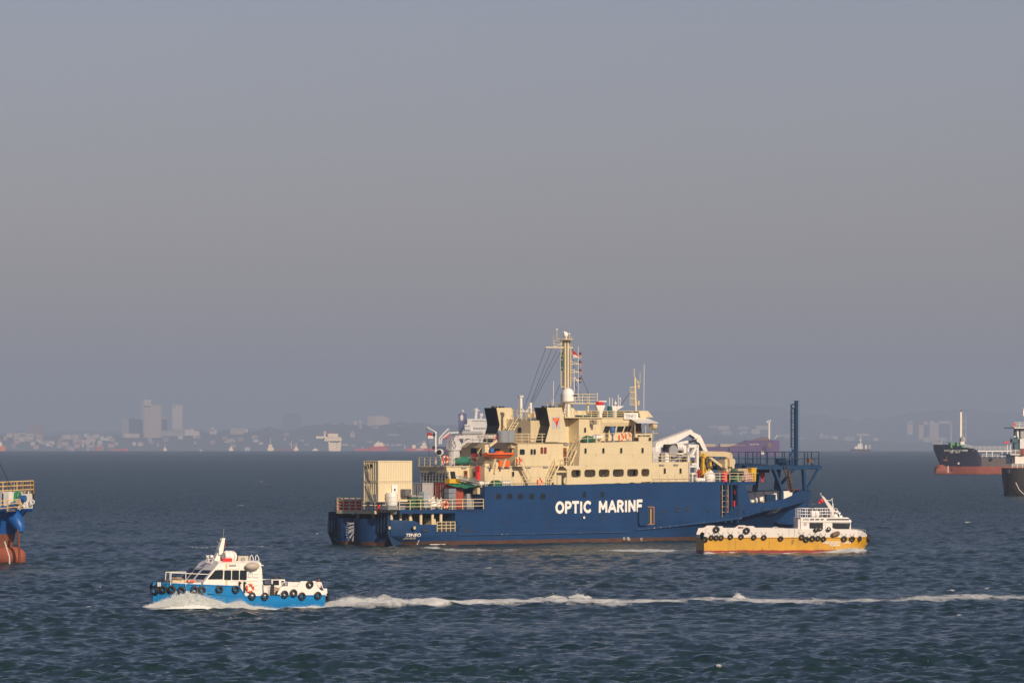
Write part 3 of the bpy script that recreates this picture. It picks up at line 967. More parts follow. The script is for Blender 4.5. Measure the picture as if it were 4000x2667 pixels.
# ---- bow
mb = MB()
Yb = 1.9
prof = [SD(D, x, y, -3.5) for x, y in ((1395, 1088), (1300, 1195), (1228, 1268), (1250, 1283), (1330, 1292), (1400, 1290), (1450, 1262), (1490, 1200), (1522, 1130), (1540, 1040), (1556, 950), (1500, 952), (1440, 965))]
cx, cz = sum(p[0] for p in prof) / len(prof), sum(p[1] for p in prof) / len(prof)
cap = [(x, min(z, 4.6)) for x, z in prof]
def slab(ys):
    k0 = len(mb.v)
    for yy, s, pr in ys:
        for x, z in pr: mb.v.append((cx + (x - cx) * s, yy, cz + (z - cz) * s))
    n = len(prof)
    for i in range(len(ys) - 1):
        for j in range(n):
            a = k0 + i*n + j; b = k0 + i*n + (j+1) % n
            mb.f.append((a, b, b+n, a+n))
    mb.f.append(tuple(range(k0, k0 + n))[::-1]); mb.f.append(tuple(range(k0 + (len(ys)-1)*n, k0 + len(ys)*n)))
slab(((-3.5, .94, prof), (-3.38, .99, prof), (-3.1, 1.0, prof), (-2.9, .99, prof)))
mb.build('bow_cheek', BLUE, ship, smooth=True); mb = MB()
slab(((-2.88, .985, cap), (2.6, .985, cap), (3.2, .93, cap)))
mb.build('bow_bulge', BLUE, ship, smooth=True)
mb = MB(); mb.prism_y([(76, 2.6), (79, 2.2), (82.0, 1.75), (79.5, -2), (75, -2), (73, .5)], -.22, .22); mb.build('stem', BOOT, ship)
# white inner side of the far bulwark and frames seen over the near rail
mb = MB()
for x_ in np.arange(61.5, 83, 1.15):
    bh = smooth_tab(b_up, x_); zt = lerp_tab(z_top, x_) - .12
    bh2 = smooth_tab(b_up, x_ + 1.13); zt2 = lerp_tab(z_top, x_ + 1.13) - .12
    mb.add([(x_, bh - .2, 3.1), (x_ + 1.13, bh2 - .2, 3.1), (x_ + 1.13, bh2 - .2, zt2), (x_, bh - .2, zt)], [(0, 1, 2, 3)])
    mb.box(x_, x_ + .1, bh - .55, bh - .22, 3.1, zt - .05)
mb.build('bulwark_inside', WHITEB, ship)
for (x, y, r) in ((908, 1148, .42), (1092, 1122, .42)):
    px, pz = SD(D, x, y, -6.85); yy = -smooth_tab(b_up, px) - .04
    mb = MB(); mb.ring((px, yy, pz), r * .8, .1, 'y', 14, 5); f = mb.build('fairlead', BLUE, ship, smooth=True)
    mb = MB(); mb.tube([(px, yy + .05, pz), (px, yy - .03, pz)], r * .72, 14); mb.build('opening', BLUED, f)
for (x, y) in ((940, 1170), (1000, 1164), (1068, 1148), (1118, 1143), (1162, 1138), (1212, 1133), (1250, 1127)):
    px, pz = SD(D, x, y, -6.6); yy = -smooth_tab(b_up, px) - .03
    mb = MB(); mb.box(px - .35, px + .28, yy - .01, yy + .1, pz - .06, pz + .03); mb.build('freeing_port', BLUED, ship)
px, pz = SD(D, 1168, 1196, -5.2)
press(text('TENEO', .95, WHITEB, ship, (px - 1.2, -5, pz + .1), (math.radians(90), math.radians(-6), 0), width=2.9, bold=.015, shear=.3), hull, off=.14)

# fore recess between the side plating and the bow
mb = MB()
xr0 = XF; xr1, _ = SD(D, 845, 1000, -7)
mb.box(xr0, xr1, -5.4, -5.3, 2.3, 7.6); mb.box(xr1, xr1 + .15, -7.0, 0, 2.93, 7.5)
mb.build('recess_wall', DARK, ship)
for x in (718, 778, 840):
    a, _ = SD(D, x, 1000, -6.95)
    mb = MB(); mb.box(a - .12, a + .14, -7.0, -6.6, 2.3, 7.62); mb.build('recess_stanchion', BLUE, ship)
a0, z0 = SD(D, 845, 1185, -7.0)
mb = MB()
ya = [(845, 890), (905, 893), (970, 1070), (965, 1088), (845, 1100)]
pts = [SD(D, x, y, -6.95) for x, y in ya]
mb.prism_y(pts, -6.97, -6.8); mb.build('side_bracket', BLUE, ship)
mb = MB(); mb.prism_z([(XF, -7), (SD(D, 1012, 880, -7)[0], -7), (SD(D, 1012, 880, -7)[0], 7), (XF, 7)], 7.22, 7.62); mb.build('fore_upper_deck', BLUE, ship)
XU = SD(D, 1012, 880, -7)[0]
mb = MB(); mb.box(XF + .05, XF + 2.2, -6.5, -6.4, 2.95, 2.99)
ladder(mb, (XF + 1.0, -6.9, 3), (XF + 1.0, -6.9, 7.2), w=(1.1, 0, 0), step=.62, r=.03); mb.build('ladder', CREAMD, ship)
for (x0_, y0_, x1_, y1_) in ((803, 945, 834, 985), (792, 1048, 812, 1108)):
    a, zt = SD(D, x0_, y0_, -6.5); b, _ = SD(D, x1_, y0_, -6.5); _, zb = SD(D, x0_, y1_, -6.5)
    mb = MB(); mb.box(a + .1, b - .1, -6.6, -6.4, zb, zt); mb.build('hose_box', RED, ship)
mb = MB()
xg, _ = SD(D, 740, 1100, -6.3)
mb.box(xg - .6, xg + .2, -6.2, -5.6, 2.95, 6); mb.build('recess_locker', REDDK, ship)
mb = MB(); rail(mb, [(XF + .1, -7.0, 2.95), (xr1, -7.0, 2.95)], h=1.1, bars=2, step=.8, r=.035)
mb.build('guard_rail', BLUED, ship)

# ------------------------------------------------------------------ superstructure
Z1, Z2, Z3, Z4 = 7.33, 9.82, 12.66, 15.72
YM, YI = -7.0, -5.2
# main flush block, upper tier
xa1, _ = SD(B, 1008, 1250, YM); xb1, _ = SD(B, 1708, 1250, YM)
zz = lambda x: ztop(x) - 7.30     # sheer of the decks
mb = MB()
mb.prism_y([(xa1, Z2), (xa1 + .25, Z3), (xb1, Z3 + .25), (xb1, Z2 + .2)], YM, -YM)
mb.build('deck_house', CREAM, ship)
# lower tier: inner wall and outer plating with six openings
xo0, _ = SD(B, 895, 1450, YM)
mb = MB(); mb.box(xo0 + 1.5, xb1 - .1, YI, -YI, Z1 + .02, Z2 + .15); mb.build('inner_wall', CREAM, ship)
ops = [(935, 1028), (1060, 1167), (1197, 1303), (1333, 1440), (1470, 1577), (1606, 1684)]
pl = []
zo0 = SD(B, 1100, 1479, YM)[1]; zo1 = SD(B, 1100, 1407, YM)[1]
mb = MB()
X0 = [SD(B, a, 1440, YM)[0] for a, b in ops]; X1 = [SD(B, b, 1440, YM)[0] for a, b in ops]
zs = lambda x: (x - X0[0]) * .0055
top = [(xo0 - .5, Z2 - .02), (xo0 - .3, zo1 + .3), (xo0, zo1)]
e = .004
def opening_plate(mb, y0_, y1_):
    n_ = len(X0); edges = [xo0] + [v for pair in zip(X0, X1) for v in pair] + [xb1]
    # piers
    for i in range(0, len(edges), 2):
        a, b = edges[i], edges[i+1]
        mb.prism_y([(a, zo0 + zs(a)), (b, zo0 + zs(b)), (b, zo1 + zs(b)), (a, zo1 + zs(a))], y0_, y1_)
    mb.prism_y([(xo0 - .15, Z1 + .02), (xb1, Z1 + .1 + .3), (xb1, zo0 + zs(xb1) - e), (xo0, zo0 - e)], y0_, y1_)
    mb.prism_y([(xo0, zo1 + e), (xb1, zo1 + zs(xb1) + e), (xb1, Z2 + .2 - e), (xa1, Z2 - e), (xo0 - .9, Z2 - e), (xo0 - .5, zo1 + .35)], y0_, y1_)
    k = .28
    for a, b in zip(X0, X1):
        for (cx, sx) in ((a, 1), (b, -1)):
            for (cz, sz) in ((zo0, 1), (zo1, -1)):
                z_ = cz + zs(cx)
                mb.prism_y([(cx, z_), (cx + sx * k, z_), (cx + sx * k * .35, z_ + sz * k * .35), (cx, z_ + sz * k)], y0_ + .002, y1_ - .002)
opening_plate(mb, YM, YM + .12)
mb.build('promenade_plating', CREAM, ship)
mb = MB(); mb.box(xo0 - .1, xb1, -YM - .12, -YM, Z1 + .02, Z2); mb.build('promenade_plating', CREAM, ship)
mb = MB(); mb.box(xb1 - .12, xb1 - .002, YM + .13, YI + .01, Z1 + .1, Z2 + .1); mb.build('promenade_end', CREAM, ship)
for (x0_, x1_) in ((978, 1003), (1147, 1163), (1337, 1345), (1525, 1548)):
    window_side(B, x0_, 1412, x1_, 1462, YI, nm='cabin_window')
mb = MB()
a, z = SD(B, 1235, 1465, -5.6); b, z2 = SD(B, 1280, 1420, -5.6); mb.bar((a, -5.6, z), (b, -5.6, z2), .14)
mb.build('davit_arm', CREAMD, ship)

# aft deck house, two tiers, stepped
xc2, _ = SD(B, 422, 1250, YI)                  # corner of upper tier
mb = MB(); mb.box(xc2, xa1 + .1, YI, -YI, Z2 + .01, Z3 - .02); mb.build('deck_house', CREAM, ship)
xc1, _ = SD(A2, 1640, 1200, YI)                # corner of lower tier
mb = MB(); mb.box(xc1, xo0 + 1.45, YI, -YI, Z1 + .02, Z2 - .16); mb.build('deck_house', CREAM, ship)
Yc = CR(A2, 1305, 1200, xc1)[0]                # step in the aft wall
xc0, _ = SD(A2, 1062, 1200, Yc)
mb = MB(); mb.box(xc0, xc1 - .002, Yc, -Yc, Z1 + .45, Z2 - .16); mb.build('deck_house', CREAM, ship)
# winch control room with outward leaning window wall
xw1, _ = SD(A2, 820, 1000, Yc); xw0, _ = SD(A2, 905, 1340, Yc)
yl, _ = CR(A2, 295, 1000, xw1); yl = -Yc
zw0 = Z1 + .5
mb = MB()
mb.prism_y([(xw0, zw0), (xw1 + .05, Z2 - .9), (xw1 - .15, Z2 - .16), (xc0 - .002, Z2 - .16), (xc0 - .002, zw0)], Yc, yl)
mb.build('control_room', CREAM, ship)
# its windows: aft face follows the lean
def lean_quad(y0, y1, f0, f1, off=.03):
    """quad on the leaning wall, f 0..1 up the sloped part"""
    p = lambda f: (xw0 + (xw1 + .05 - xw0) * f - off, zw0 + (Z2 - .9 - zw0) * f)
    (xa_, za_), (xb_, zb_) = p(f0), p(f1)
    return [(xa_, y0, za_), (xa_, y1, za_), (xb_, y1, zb_), (xb_, y0, zb_)]
wy = np.linspace(yl - .25, Yc + .15, 4)
for i in range(3):
    y0, y1 = wy[i] - .10, wy[i+1] + .10
    mb = MB(); q = lean_quad(y0 + .09, y1 - .09, .10, 1.0, .02); q2 = [(x - .05, y, z) for x, y, z in q]
    mb.add(q + q2, [(0,1,2,3), (7,6,5,4), (0,4,5,1), (1,5,6,2), (2,6,7,3), (3,7,4,0)]); f = mb.build('window', CREAM, ship)
    mb = MB(); q = lean_quad(y0, y1, .16, .94, .085); mb.add(q, [(0,1,2,3)]); mb.build('pane', mat('control_room_glass', (.03, .075, .08), .15, spec=.8), f)
a, zt = SD(A2, 885, 1125, Yc); b, _ = SD(A2, 985, 1125, Yc); a2_, zb = SD(A2, 905, 1290, Yc); b2_, _ = SD(A2, 1015, 1290, Yc)
mb = MB(); mb.prism_y([(a, zt), (b, zt), (b2_, zb), (a2_, zb)], Yc - .04, Yc - .002); mb.build('side_pane', GLASS, ship)
# decks of the aft house
mb = MB(); mb.box(xw1 - .25, xc1 + .01, Yc - .1, -Yc + .1, Z2 - .155, Z2 - .01); mb.box(xc1 + .012, xo0 + 3.2, YI - .05, -YI + .05, Z2 - .155, Z2 + .0)
mb.build('boat_deck', CREAMD, ship)
mb = MB(); mb.box(xc2 - .6, xa1 - .05, YI - .15, -YI + .15, Z3 - .015, Z3 + .06); mb.build('funnel_deck', CREAMD, ship)
# curved underside bracket of overhang on the aft wall
mb = MB(); mb.box(xc2 - .6, xc2 - .005, YI + .5, 5.2, Z3 - .6, Z3 - .02); mb.build('deck_overhang', CREAMD, ship)

# windows in aft house, side
window_side(B, 438, 1210, 487, 1264, YI); window_side(B, 541, 1208, 593, 1264, YI, split=1)
for x in (638, 671):
    window_side(B, x, 1191, x + 25, 1253, YI, gm=REDDK, fm=CREAM, rim=.02, nm='deadlight')
window_side(B, 366, 1424, 386, 1470, YI)
window_side(A2, 2235, 1140, 2262, 1232, YI)
# windows in aft faces
window_aft(A2, 1075, 615, 1130, 742, xc2); window_aft(A2, 1345, 615, 1475, 742, xc2); window_aft(A2, 1860, 628, 1985, 720, xc2); window_aft(A2, 2195, 632, 2240, 715, xc2)
window_aft(A2, 1400, 1130, 1450, 1240, xc1)
def door_side(c, x0_, y0_, x1_, y1_, Y, m=BROWND):
    a, zt = SD(c, x0_, y0_, Y); b, _ = SD(c, x1_, y0_, Y); _, zb = SD(c, x0_, y1_, Y)
    mb = MB(); mb.box(a, b, Y - .05, Y + .01, zb, zt); d = mb.build('door', m, ship)
    mb = MB(); mb.tube([((a+b)/2, Y - .07, zb + (zt-zb)*.68), ((a+b)/2, Y - .05, zb + (zt-zb)*.68)], (b-a)*.24, 10); mb.build('door_pane', GLASS, d)
door_side(A2, 1180, 1105, 1262, 1285, Yc)
door_side(B, 857, 1197, 888, 1340, YI)
ya, zt = CR(A2, 1545, 610, xc2); yb, zb = CR(A2, 1635, 790, xc2)
mb = MB(); mb.box(xc2 - .05, xc2, yb, ya, zb, zt); d_ = mb.build('door', DARK, ship)
mb = MB(); mb.box(xc2 - .09, xc2 - .05, (ya+yb)/2 - .04, (ya+yb)/2 + .04, zb, zt); mb.bar((xc2 - .07, yb, (zb+zt)/2), (xc2 - .07, ya, (zb+zt)/2), .07); mb.build('door_bar', CREAM, d_)
# narrow windows of main block
for x in (1058, 1229, 1400, 1604):
    window_side(B, x, 1201 - (x - 1058) * .008, x + 21, 1252 - (x - 1058) * .008, YM)

# deck lamps over the doors
for (c, x, y, Y) in ((A2, 1175, 1040, Yc), (A2, 1750, 1037, YI), (A2, 2135, 1040, YI), (B, 516, 1383, YI), (B, 684, 1380, YI), (B, 880, 1166, YI), (D2, 347, 982, -5.6), (D2, 658, 978, -5.6)):
    a, z = SD(c, x, y, Y)
    mb = MB(); mb.tube([(a - .4, Y - .12, z), (a + .4, Y - .12, z)], .11, 8); mb.build('wall_lamp', GREY, ship, smooth=True)

# top tier
xt0, _ = SD(B, 1008, 1040, -5.4)
xt1, _ = SD(B, 1190, 1040, -5.4)
mb = MB(); mb.box(xt0, xt1 + .5, -5.4, 5.4, Z3 + .07, Z4 + .02); mb.build('deck_house', CREAM, ship)
window_side(B, 1055, 1005, 1074, 1052, -5.4)
mb = MB(); mb.box(xa1 - 2.6, xt0 - .002, -3.6, 3.6, Z3 + .07, Z4); mb.build('deck_house', CREAM, ship)
# wheelhouse: upper walls lean outwards
YW = -5.0
xh0, _ = SD(B, 1188, 1100, YW); xh1, _ = SD(B, 1530, 1100, YW); xh2, _ = SD(B, 1700, 1100, YM)
zf = SD(B, 1300, 1060, YW)[1]                     # sill
mb = MB()
lo = [(xt1 + .51, YW), (xh2 - 1.2, YW), (xh2 - .4, YW + 1.2), (xh2 - .4, -YW - 1.2), (xh2 - 1.2, -YW), (xt1 + .51, -YW)]
hi = [(xt1 + .51, YW - .55), (xh2 - .6, YW - .55), (xh2 + .35, YW + 1.0), (xh2 + .35, -YW - 1.0), (xh2 - .6, -YW + .55), (xt1 + .51, -YW + .55)]
n = len(lo)
for z_, lst in ((Z3 + .28, lo), (zf - .05, lo), (Z4 - .45, hi), (Z4 + .10, hi)):
    for x, y in lst: mb.v.append((x, y, z_))
for i in range(3):
    for j in range(n): a = i*n+j; b = i*n+(j+1)%n; mb.f.append((a, b, b+n, a+n))
mb.f.append(tuple(range(n))[::-1]); mb.f.append(tuple(range(3*n, 4*n)))
mb.build('wheelhouse', CREAM, ship)
def lean_win(c, pts, parent=ship, gm=GLASS):
    """window on the leaning wheelhouse side from four photo points"""
    def q(off):
        out = []
        for x, y in pts:
            # solve on leaning plane: y = YW - .55*(z-zf)/(Z4-.45-zf)
            yy = YW
            for _ in range(3):
                xx, z_ = SD(c, x, y, yy)
                yy = YW - .55 * min(1, max(0, (z_ - zf) / (Z4 - .45 - zf)))
            out.append((xx, yy - off, z_))
        return out
    a = q(.03); cx = sum(p[0] for p in a) / 4; cz = sum(p[2] for p in a) / 4
    fr = [(cx + (x - cx) * 1.10, y, cz + (z - cz) * 1.13) for x, y, z in a]
    fr2 = [(x, y + .04, z) for x, y, z in fr]
    mb = MB(); mb.add(fr + fr2, [(0,1,2,3), (7,6,5,4), (0,4,5,1), (1,5,6,2), (2,6,7,3), (3,7,4,0)]); f = mb.build('bridge_window', CREAMD, parent)
    mb = MB(); mb.add(q(.045), [(0,1,2,3)]); mb.build('pane', gm, f)
lean_win(B2, [(540, 682), (683, 682), (620, 865), (480, 862)])
lean_win(B2, [(700, 682), (818, 684), (770, 862), (650, 862)])
lean_win(B2, [(862, 682), (1030, 684), (965, 858), (828, 850)])
lean_win(B2, [(1066, 678), (1140, 678), (1080, 856), (1006, 856)])
lean_win(B2, [(1155, 678), (1222, 678), (1150, 850), (1092, 852)])
# bridge wing: open box with roof
xg0, _ = SD(B2, 1315, 900, YM); xg1, _ = SD(B2, 1750, 900, YM)
zs0 = SD(B2, 1500, 870, YM)[1]; zs1 = SD(B2, 1500, 965, YM)[1]
xg00, _ = SD(B2, 1412, 1030, YM)
mb = MB()
mb.box(xg0, xg1, YM, YM + .1, zs1, zs0); mb.box(xg1 - .1, xg1, YM + .1, YW - .6, zs1, zs0 + .05)
mb.box(xg00, xg1 - .01, YM + .004, YM + .1, Z3 + .22, zs1 - .004)
mb.build('bridge_wing', CREAM, ship)
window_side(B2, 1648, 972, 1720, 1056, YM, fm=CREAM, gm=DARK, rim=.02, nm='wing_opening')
tside('IMO 9019602', B2, 1372, 1702, 948, 906, YM - .012, BLACK, .012)
pts = [(1165, 545), (1360, 600), (1905, 600), (1750, 530)]
xr0_, zr0 = SD(B2, 1360, 600, YM - .5); xr1_, zr1 = SD(B2, 1905, 600, YM - .5)
mb = MB()
zr = zr0
xi0, _ = SD(B2, 1165, 545, YW - .55)
vs = [(xr0_, YM - .5, zr), (xr1_, YM - .5, zr), (xr1_ , YW - .6, zr + .55), (xi0, YW - .6, zr + .55)]
mb.add(vs + [(x, y, z + .07) for x, y, z in vs], [(0,3,2,1), (4,5,6,7), (0,1,5,4), (1,2,6,5), (2,3,7,6), (3,0,4,7)])
mb.build('wing_awning', WHITE, ship)
for x in (1315, 1588):
    a, _ = SD(B2, x, 700, YM)
    mb = MB(); mb.tube([(a, YM + .05, zs0), (a, YM + .05, zr + .1)], .05, 6); mb.build('awning_post', CREAM, ship)
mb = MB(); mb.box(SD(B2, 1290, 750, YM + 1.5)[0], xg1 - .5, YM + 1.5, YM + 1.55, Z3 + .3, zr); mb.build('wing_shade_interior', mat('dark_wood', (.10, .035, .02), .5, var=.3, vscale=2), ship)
# searchlight on the wing
a, z = SD(B2, 1770, 690, YM)
mb = MB(); mb.tube([(a - .35, YM, z), (a + .35, YM, z)], .42, 12); mb.tube([(a, YM, z - .35), (a, YM, zs0)], .06, 6); mb.build('searchlight', CREAMD, ship, smooth=True)
mb = MB(); rail(mb, [(xg1 + .1, YM, Z3 + .3), (xg1 + 1.1, YM, Z3 + .3), (xg1 + 1.1, YM + 3, Z3 + .3)], h=1.9, bars=2, step=1.4); mb.build('guard_rail', CREAMD, ship)

# roof slab with bulwark
mb = MB()
xr, _ = SD(B, 870, 925, YW - .55)
mb.box(xr, xh2 + .5, YW - .65, -YW + .65, Z4 + .11, Z4 + .24)
mb.build('compass_deck', CREAM, ship)
zb_, zt_ = Z4 + .245, SD(B, 1640, 843, YW)[1]
xa_, _ = SD(B, 1578, 850, YW - .6); xb_, _ = SD(B, 1668, 843, YW - .6); xc_, _ = SD(B, 1720, 922, YW - .6); xd_, _ = SD(B, 1603, 915, YW - .6)
mb = MB(); mb.prism_y([(xa_, zt_), (xb_, zt_), (xc_, zb_), (xd_, zb_)], YW - .6, YW - .5); mb.prism_y([(xa_, zt_), (xb_, zt_), (xc_, zb_), (xd_, zb_)], -YW + .5, -YW + .6)
mb.add([(xb_, YW - .5, zt_), (xb_, -YW + .5, zt_), (xc_, -YW + .5, zb_), (xc_, YW - .5, zb_), (xb_ - .1, YW - .5, zt_), (xb_ - .1, -YW + .5, zt_), (xc_ - .1, -YW + .5, zb_), (xc_ - .1, YW - .5, zb_)], [(0,1,2,3), (7,6,5,4), (0,4,5,1), (2,6,7,3), (0,3,7,4), (1,5,6,2)])
mb.build('wind_screen', CREAM, ship)
mb = MB(); mb.box(xr + 4.5, xa_, -YW + .5, -YW + .58, zb_, zt_ - .1)
for i in range(9):
    x = xr + 5 + i * (xa_ - xr - 5.5) / 8
    mb.prism_y([(x, zb_), (x + .08, zb_), (x + .08, zt_ - .2), (x, zt_ - .2)], -YW - .1, -YW + .5)
mb.build('far_wind_screen', CREAMD, ship)
mb = MB(); rail(mb, [(xr + .3, YW - .6, zb_), (xa_ + .3, YW - .6, zb_)], h=zt_ - zb_ - .05, bars=3, step=1.55, r=.035); rail(mb, [(xr + .3, YW - .6, zb_), (xr + .3, -YW + .6, zb_)], h=1.1, bars=3, step=1.6); mb.build('guard_rail', CREAM, ship)
# name board
a, zt = SD(B2, 1028, 340, YW - .72); b, _ = SD(B2, 1380, 340, YW - .72); _, zb = SD(B2, 1030, 502, YW - .72)
mb = MB(); mb.box(a, b, YW - .78, YW - .70, zb, zt); nb = mb.build('name_board', WHITEB, ship)
tside('TENEO', B2, 1060, 1340, 468, 375, YW - .79, mat('ink', (.02, .02, .05), .6), -.004, parent=nb)
# air conditioner on wall
a, zt = SD(B2, 203, 520, -5.8); b, _ = SD(B2, 348, 520, -5.8); _, zb = SD(B2, 203, 640, -5.8)
mb = MB(); mb.box(a, a + .35, -6.7, -5.42, zb, zt); ac = mb.build('wall_air_conditioner', CREAMD, ship)
mb = MB(); mb.ring((a - .02, -6.05, (zb+zt)/2), .28, .05, 'x', 12, 4); mb.build('fan_guard', GREY, ac)

# ---- funnels
xf, zft = SD(B, 700, 812, -5.6)
def fp(x, y): return SD(B, x, y, -5.6)
profS = [fp(700, 812), fp(845, 812), fp(905, 1142), fp(686, 1142), fp(731, 980)]
def funnel(y0, y1):
    mb = MB(); mb.prism_y(profS, y0, y1); f = mb.build('funnel', CREAM, ship)
    # black aft casing over the slanted aft faces
    (ax, az), (bx, bz), (cx, cz) = profS[0], profS[4], profS[3]
    mb = MB()
    mb.add([(ax - .03, y0 + .01, az), (ax - .03, y1 - .01, az), (bx - .03, y1 - .01, bz), (bx - .03, y0 + .01, bz), (cx - .03, y1 - .01, cz), (cx - .03, y0 + .01, cz)], [(0, 1, 2, 3), (3, 2, 4, 5)])
    mb.build('louvred_back', BLACK, f)
    mb = MB()
    for i in range(14):
        t = (i + .5) / 14
        x = ax + (bx - ax) * t; z = az + (bz - az) * t
        mb.bar((x - .06, y0 + .2, z), (x - .06, y1 - .2, z), .07, .05)
    mb.build('louvre', BLACK, f, kind='stuff')
    for k in range(2):
        mb = MB(); mb.tube([(ax + .7 + k * 1.3, y0 + 1.1, az - .02), (ax + .7 + k*1.3, y0 + 1.1, az + .22)], [.42, .36], 10); mb.build('exhaust_pipe', BLACK, f, smooth=True)
    return f
fs = funnel(-5.6, -3.40); fp_ = funnel(3.40, 5.62)
# logo on the starboard funnel: red and orange triangle on a grey panel
a, zt = SD(B, 748, 900, -5.6); b, _ = SD(B, 828, 900, -5.6); _, zb = SD(B, 748, 1015, -5.6)
mb = MB(); mb.box(a, b, -5.62, -5.6, zb, zt); pn = mb.build('logo_panel', mat('logo_grey', (.45, .45, .47), .6), fs)
L = lambda x, y: SD(B, x, y, -5.62)
mb = MB(); mb.prism_y([L(752, 918), L(823, 907), L(795, 1005), L(783, 955)], -5.634, -5.622); mb.build('logo_mark', RED, pn)
mb = MB(); mb.prism_y([L(762, 925), L(822, 909), L(800, 935), L(788, 950)], -5.64, -5.636); mb.build('logo_flash', mat('logo_orange', (.8, .25, .03), .5), pn)
# casing between the funnels
Ych = CR(B, 545, 1040, xf - 1.2)[0]; Ycp = CR(B, 372, 1040, xf - 1.2)[0]
mb = MB(); mb.box(xf - 1.2, xa1 - 2.7, Ych, Ycp, Z3 + .07, Z4 - .2); mb.build('engine_casing', CREAMD, ship)
mb = MB(); rail(mb, [(xf - 1.2, Ych, Z4 - .2), (xf - 1.2, Ycp, Z4 - .2)], h=1.5, bars=3, step=.9); mb.build('guard_rail', CREAM, ship)
ya, zt = CR(B, 430, 1003, xf - 1.2); yb, zb = CR(B, 457, 1050, xf - 1.2)
mb = MB(); mb.box(xf - 1.28, xf - 1.2, yb, ya, zb, zt); mb.build('casing_window', GLASS, ship)
# stairs beside the casing
ya, zt = CR(B, 375, 935, xf - 2.0); yb, zb = CR(B, 310, 1045, xf - 2.2)
mb = MB(); ladder(mb, (xf - 2.6, yb, Z3 + .1), (xf - 1.3, ya, Z4 - .2), w=(0, .0, 0) if 0 else (.5, -.5, 0), step=.38, r=.05); mb.build('companion_ladder', CREAM, ship)
mb = MB()
for dy in (0,):
    mb.bar((xf - 2.9, yb + .4, Z3 + 1.0), (xf - 1.6, ya + .4, Z4 + .8), .06); mb.bar((xf - 2.3, yb - .4, Z3 + 1.0), (xf - 1.0, ya - .4, Z4 + .8), .06)
mb.build('handrail', CREAM, ship)

# ---- rails on the decks
mb = MB()
rail(mb, [(xw1 - .1, Yc - .05, Z2), (xw1 - .1, -Yc, Z2)], h=1.05, bars=3, step=1.0)
rail(mb, [(xw1 - .1, Yc - .05, Z2), (xc1, Yc - .05, Z2), (xc1, YI, Z2), (xc1 + 2.2, YI, Z2)], h=1.05, bars=2, step=1.35)
mb.build('guard_rail', CREAM, ship)
mb = MB(); rail(mb, [(SD(B, 400, 1350, YI - .1)[0], YI - .08, Z2), (SD(B, 470, 1350, YI - .1)[0], YI - .08, Z2)], h=1.05, bars=2, step=1.0)
rail(mb, [(SD(B, 850, 1340, YI - .6)[0], YI - .8, Z2), (xa1 - .05, YI - .8, Z2)], h=1.05, bars=2, step=1.0)
mb.build('guard_rail', CREAM, ship)
mb = MB(); rail(mb, [(xc2 - .5, 4.8, Z3 + .06), (xc2 - .5, YI, Z3 + .06), (xf + .8, YI, Z3 + .06)], h=1.1, bars=3, step=1.3); mb.build('guard_rail', CREAM, ship)
mb = MB(); rail(mb, [(xa1 + .1, YM + .08, Z3), (SD(B2, 1210, 1080, YM)[0], YM + .08, Z3 + .2)], h=1.1, bars=2, step=1.7); mb.build('guard_rail', CREAM, ship)
mb = MB(); rail(mb, [(XA + .2, -6.95, 7.30), (SD(B, 360, 1560, -6.95)[0], -6.95, 7.32)], h=1.15, bars=3, step=1.7)
rail(mb, [(SD(B, 380, 1560, -6.95)[0], -6.95, 7.32), (xo0 - 1.8, -6.95, 7.36)], h=1.15, bars=3, step=1.5); mb.build('guard_rail', CREAM, ship)
# big trunk panel by the promenade opening
a, _ = SD(B, 800, 1520, -6.9); b, _ = SD(B, 836, 1520, -6.9)
mb = MB(); mb.box(a, b, -6.98, -6.9, 7.36, 8.6); mb.build('rail_panel', CREAM, ship)

def stairs(x0_, y0_, x1_, y1_, c, Y, zlo, zhi, w=.7, parent=ship):
    a, _ = SD(c, x0_, y0_, Y); b, _ = SD(c, x1_, y1_, Y)
    mb = MB()
    for s in (-w/2, w/2):
        mb.bar((a, Y + s, zlo), (b, Y + s, zhi), .06, .2)
        mb.bar((a, Y + s, zlo + .95), (b, Y + s, zhi + .95), .05)
        for t in (0.02, .5, .98): mb.bar((a + (b-a)*t, Y + s, zlo + (zhi-zlo)*t), (a + (b-a)*t, Y + s, zlo + (zhi-zlo)*t + .95), .05)
    n = int((zhi - zlo) / .24)
    for i in range(1, n):
        t = i / n; mb.box(a + (b-a)*t - .1, a + (b-a)*t + .1, Y - w/2, Y + w/2, zlo + (zhi-zlo)*t - .02, zlo + (zhi-zlo)*t + .02)
    mb.build('stair', CREAM, parent)
stairs(535, 1555, 445, 1372, B, YI - .55, Z1 + .05, Z2)
stairs(715, 1540, 800, 1372, B, YI - .55, Z1 + .05, Z2)
stairs(905, 1345, 1000, 1150, B, YI - .9, Z2, Z3)
mb = MB(); a, _ = SD(B, 780, 1372, YI); b, _ = SD(B, 880, 1372, YI); mb.box(a, b + 1, YI - 1.0, YI, Z2 - .1, Z2); a, _ = SD(B, 360, 1372, YI); b, _ = SD(B, 460, 1372, YI); mb.box(a, b, YI - 1.0, YI - .06, Z2 - .1, Z2 - .005); mb.build('landing', CREAM, ship)

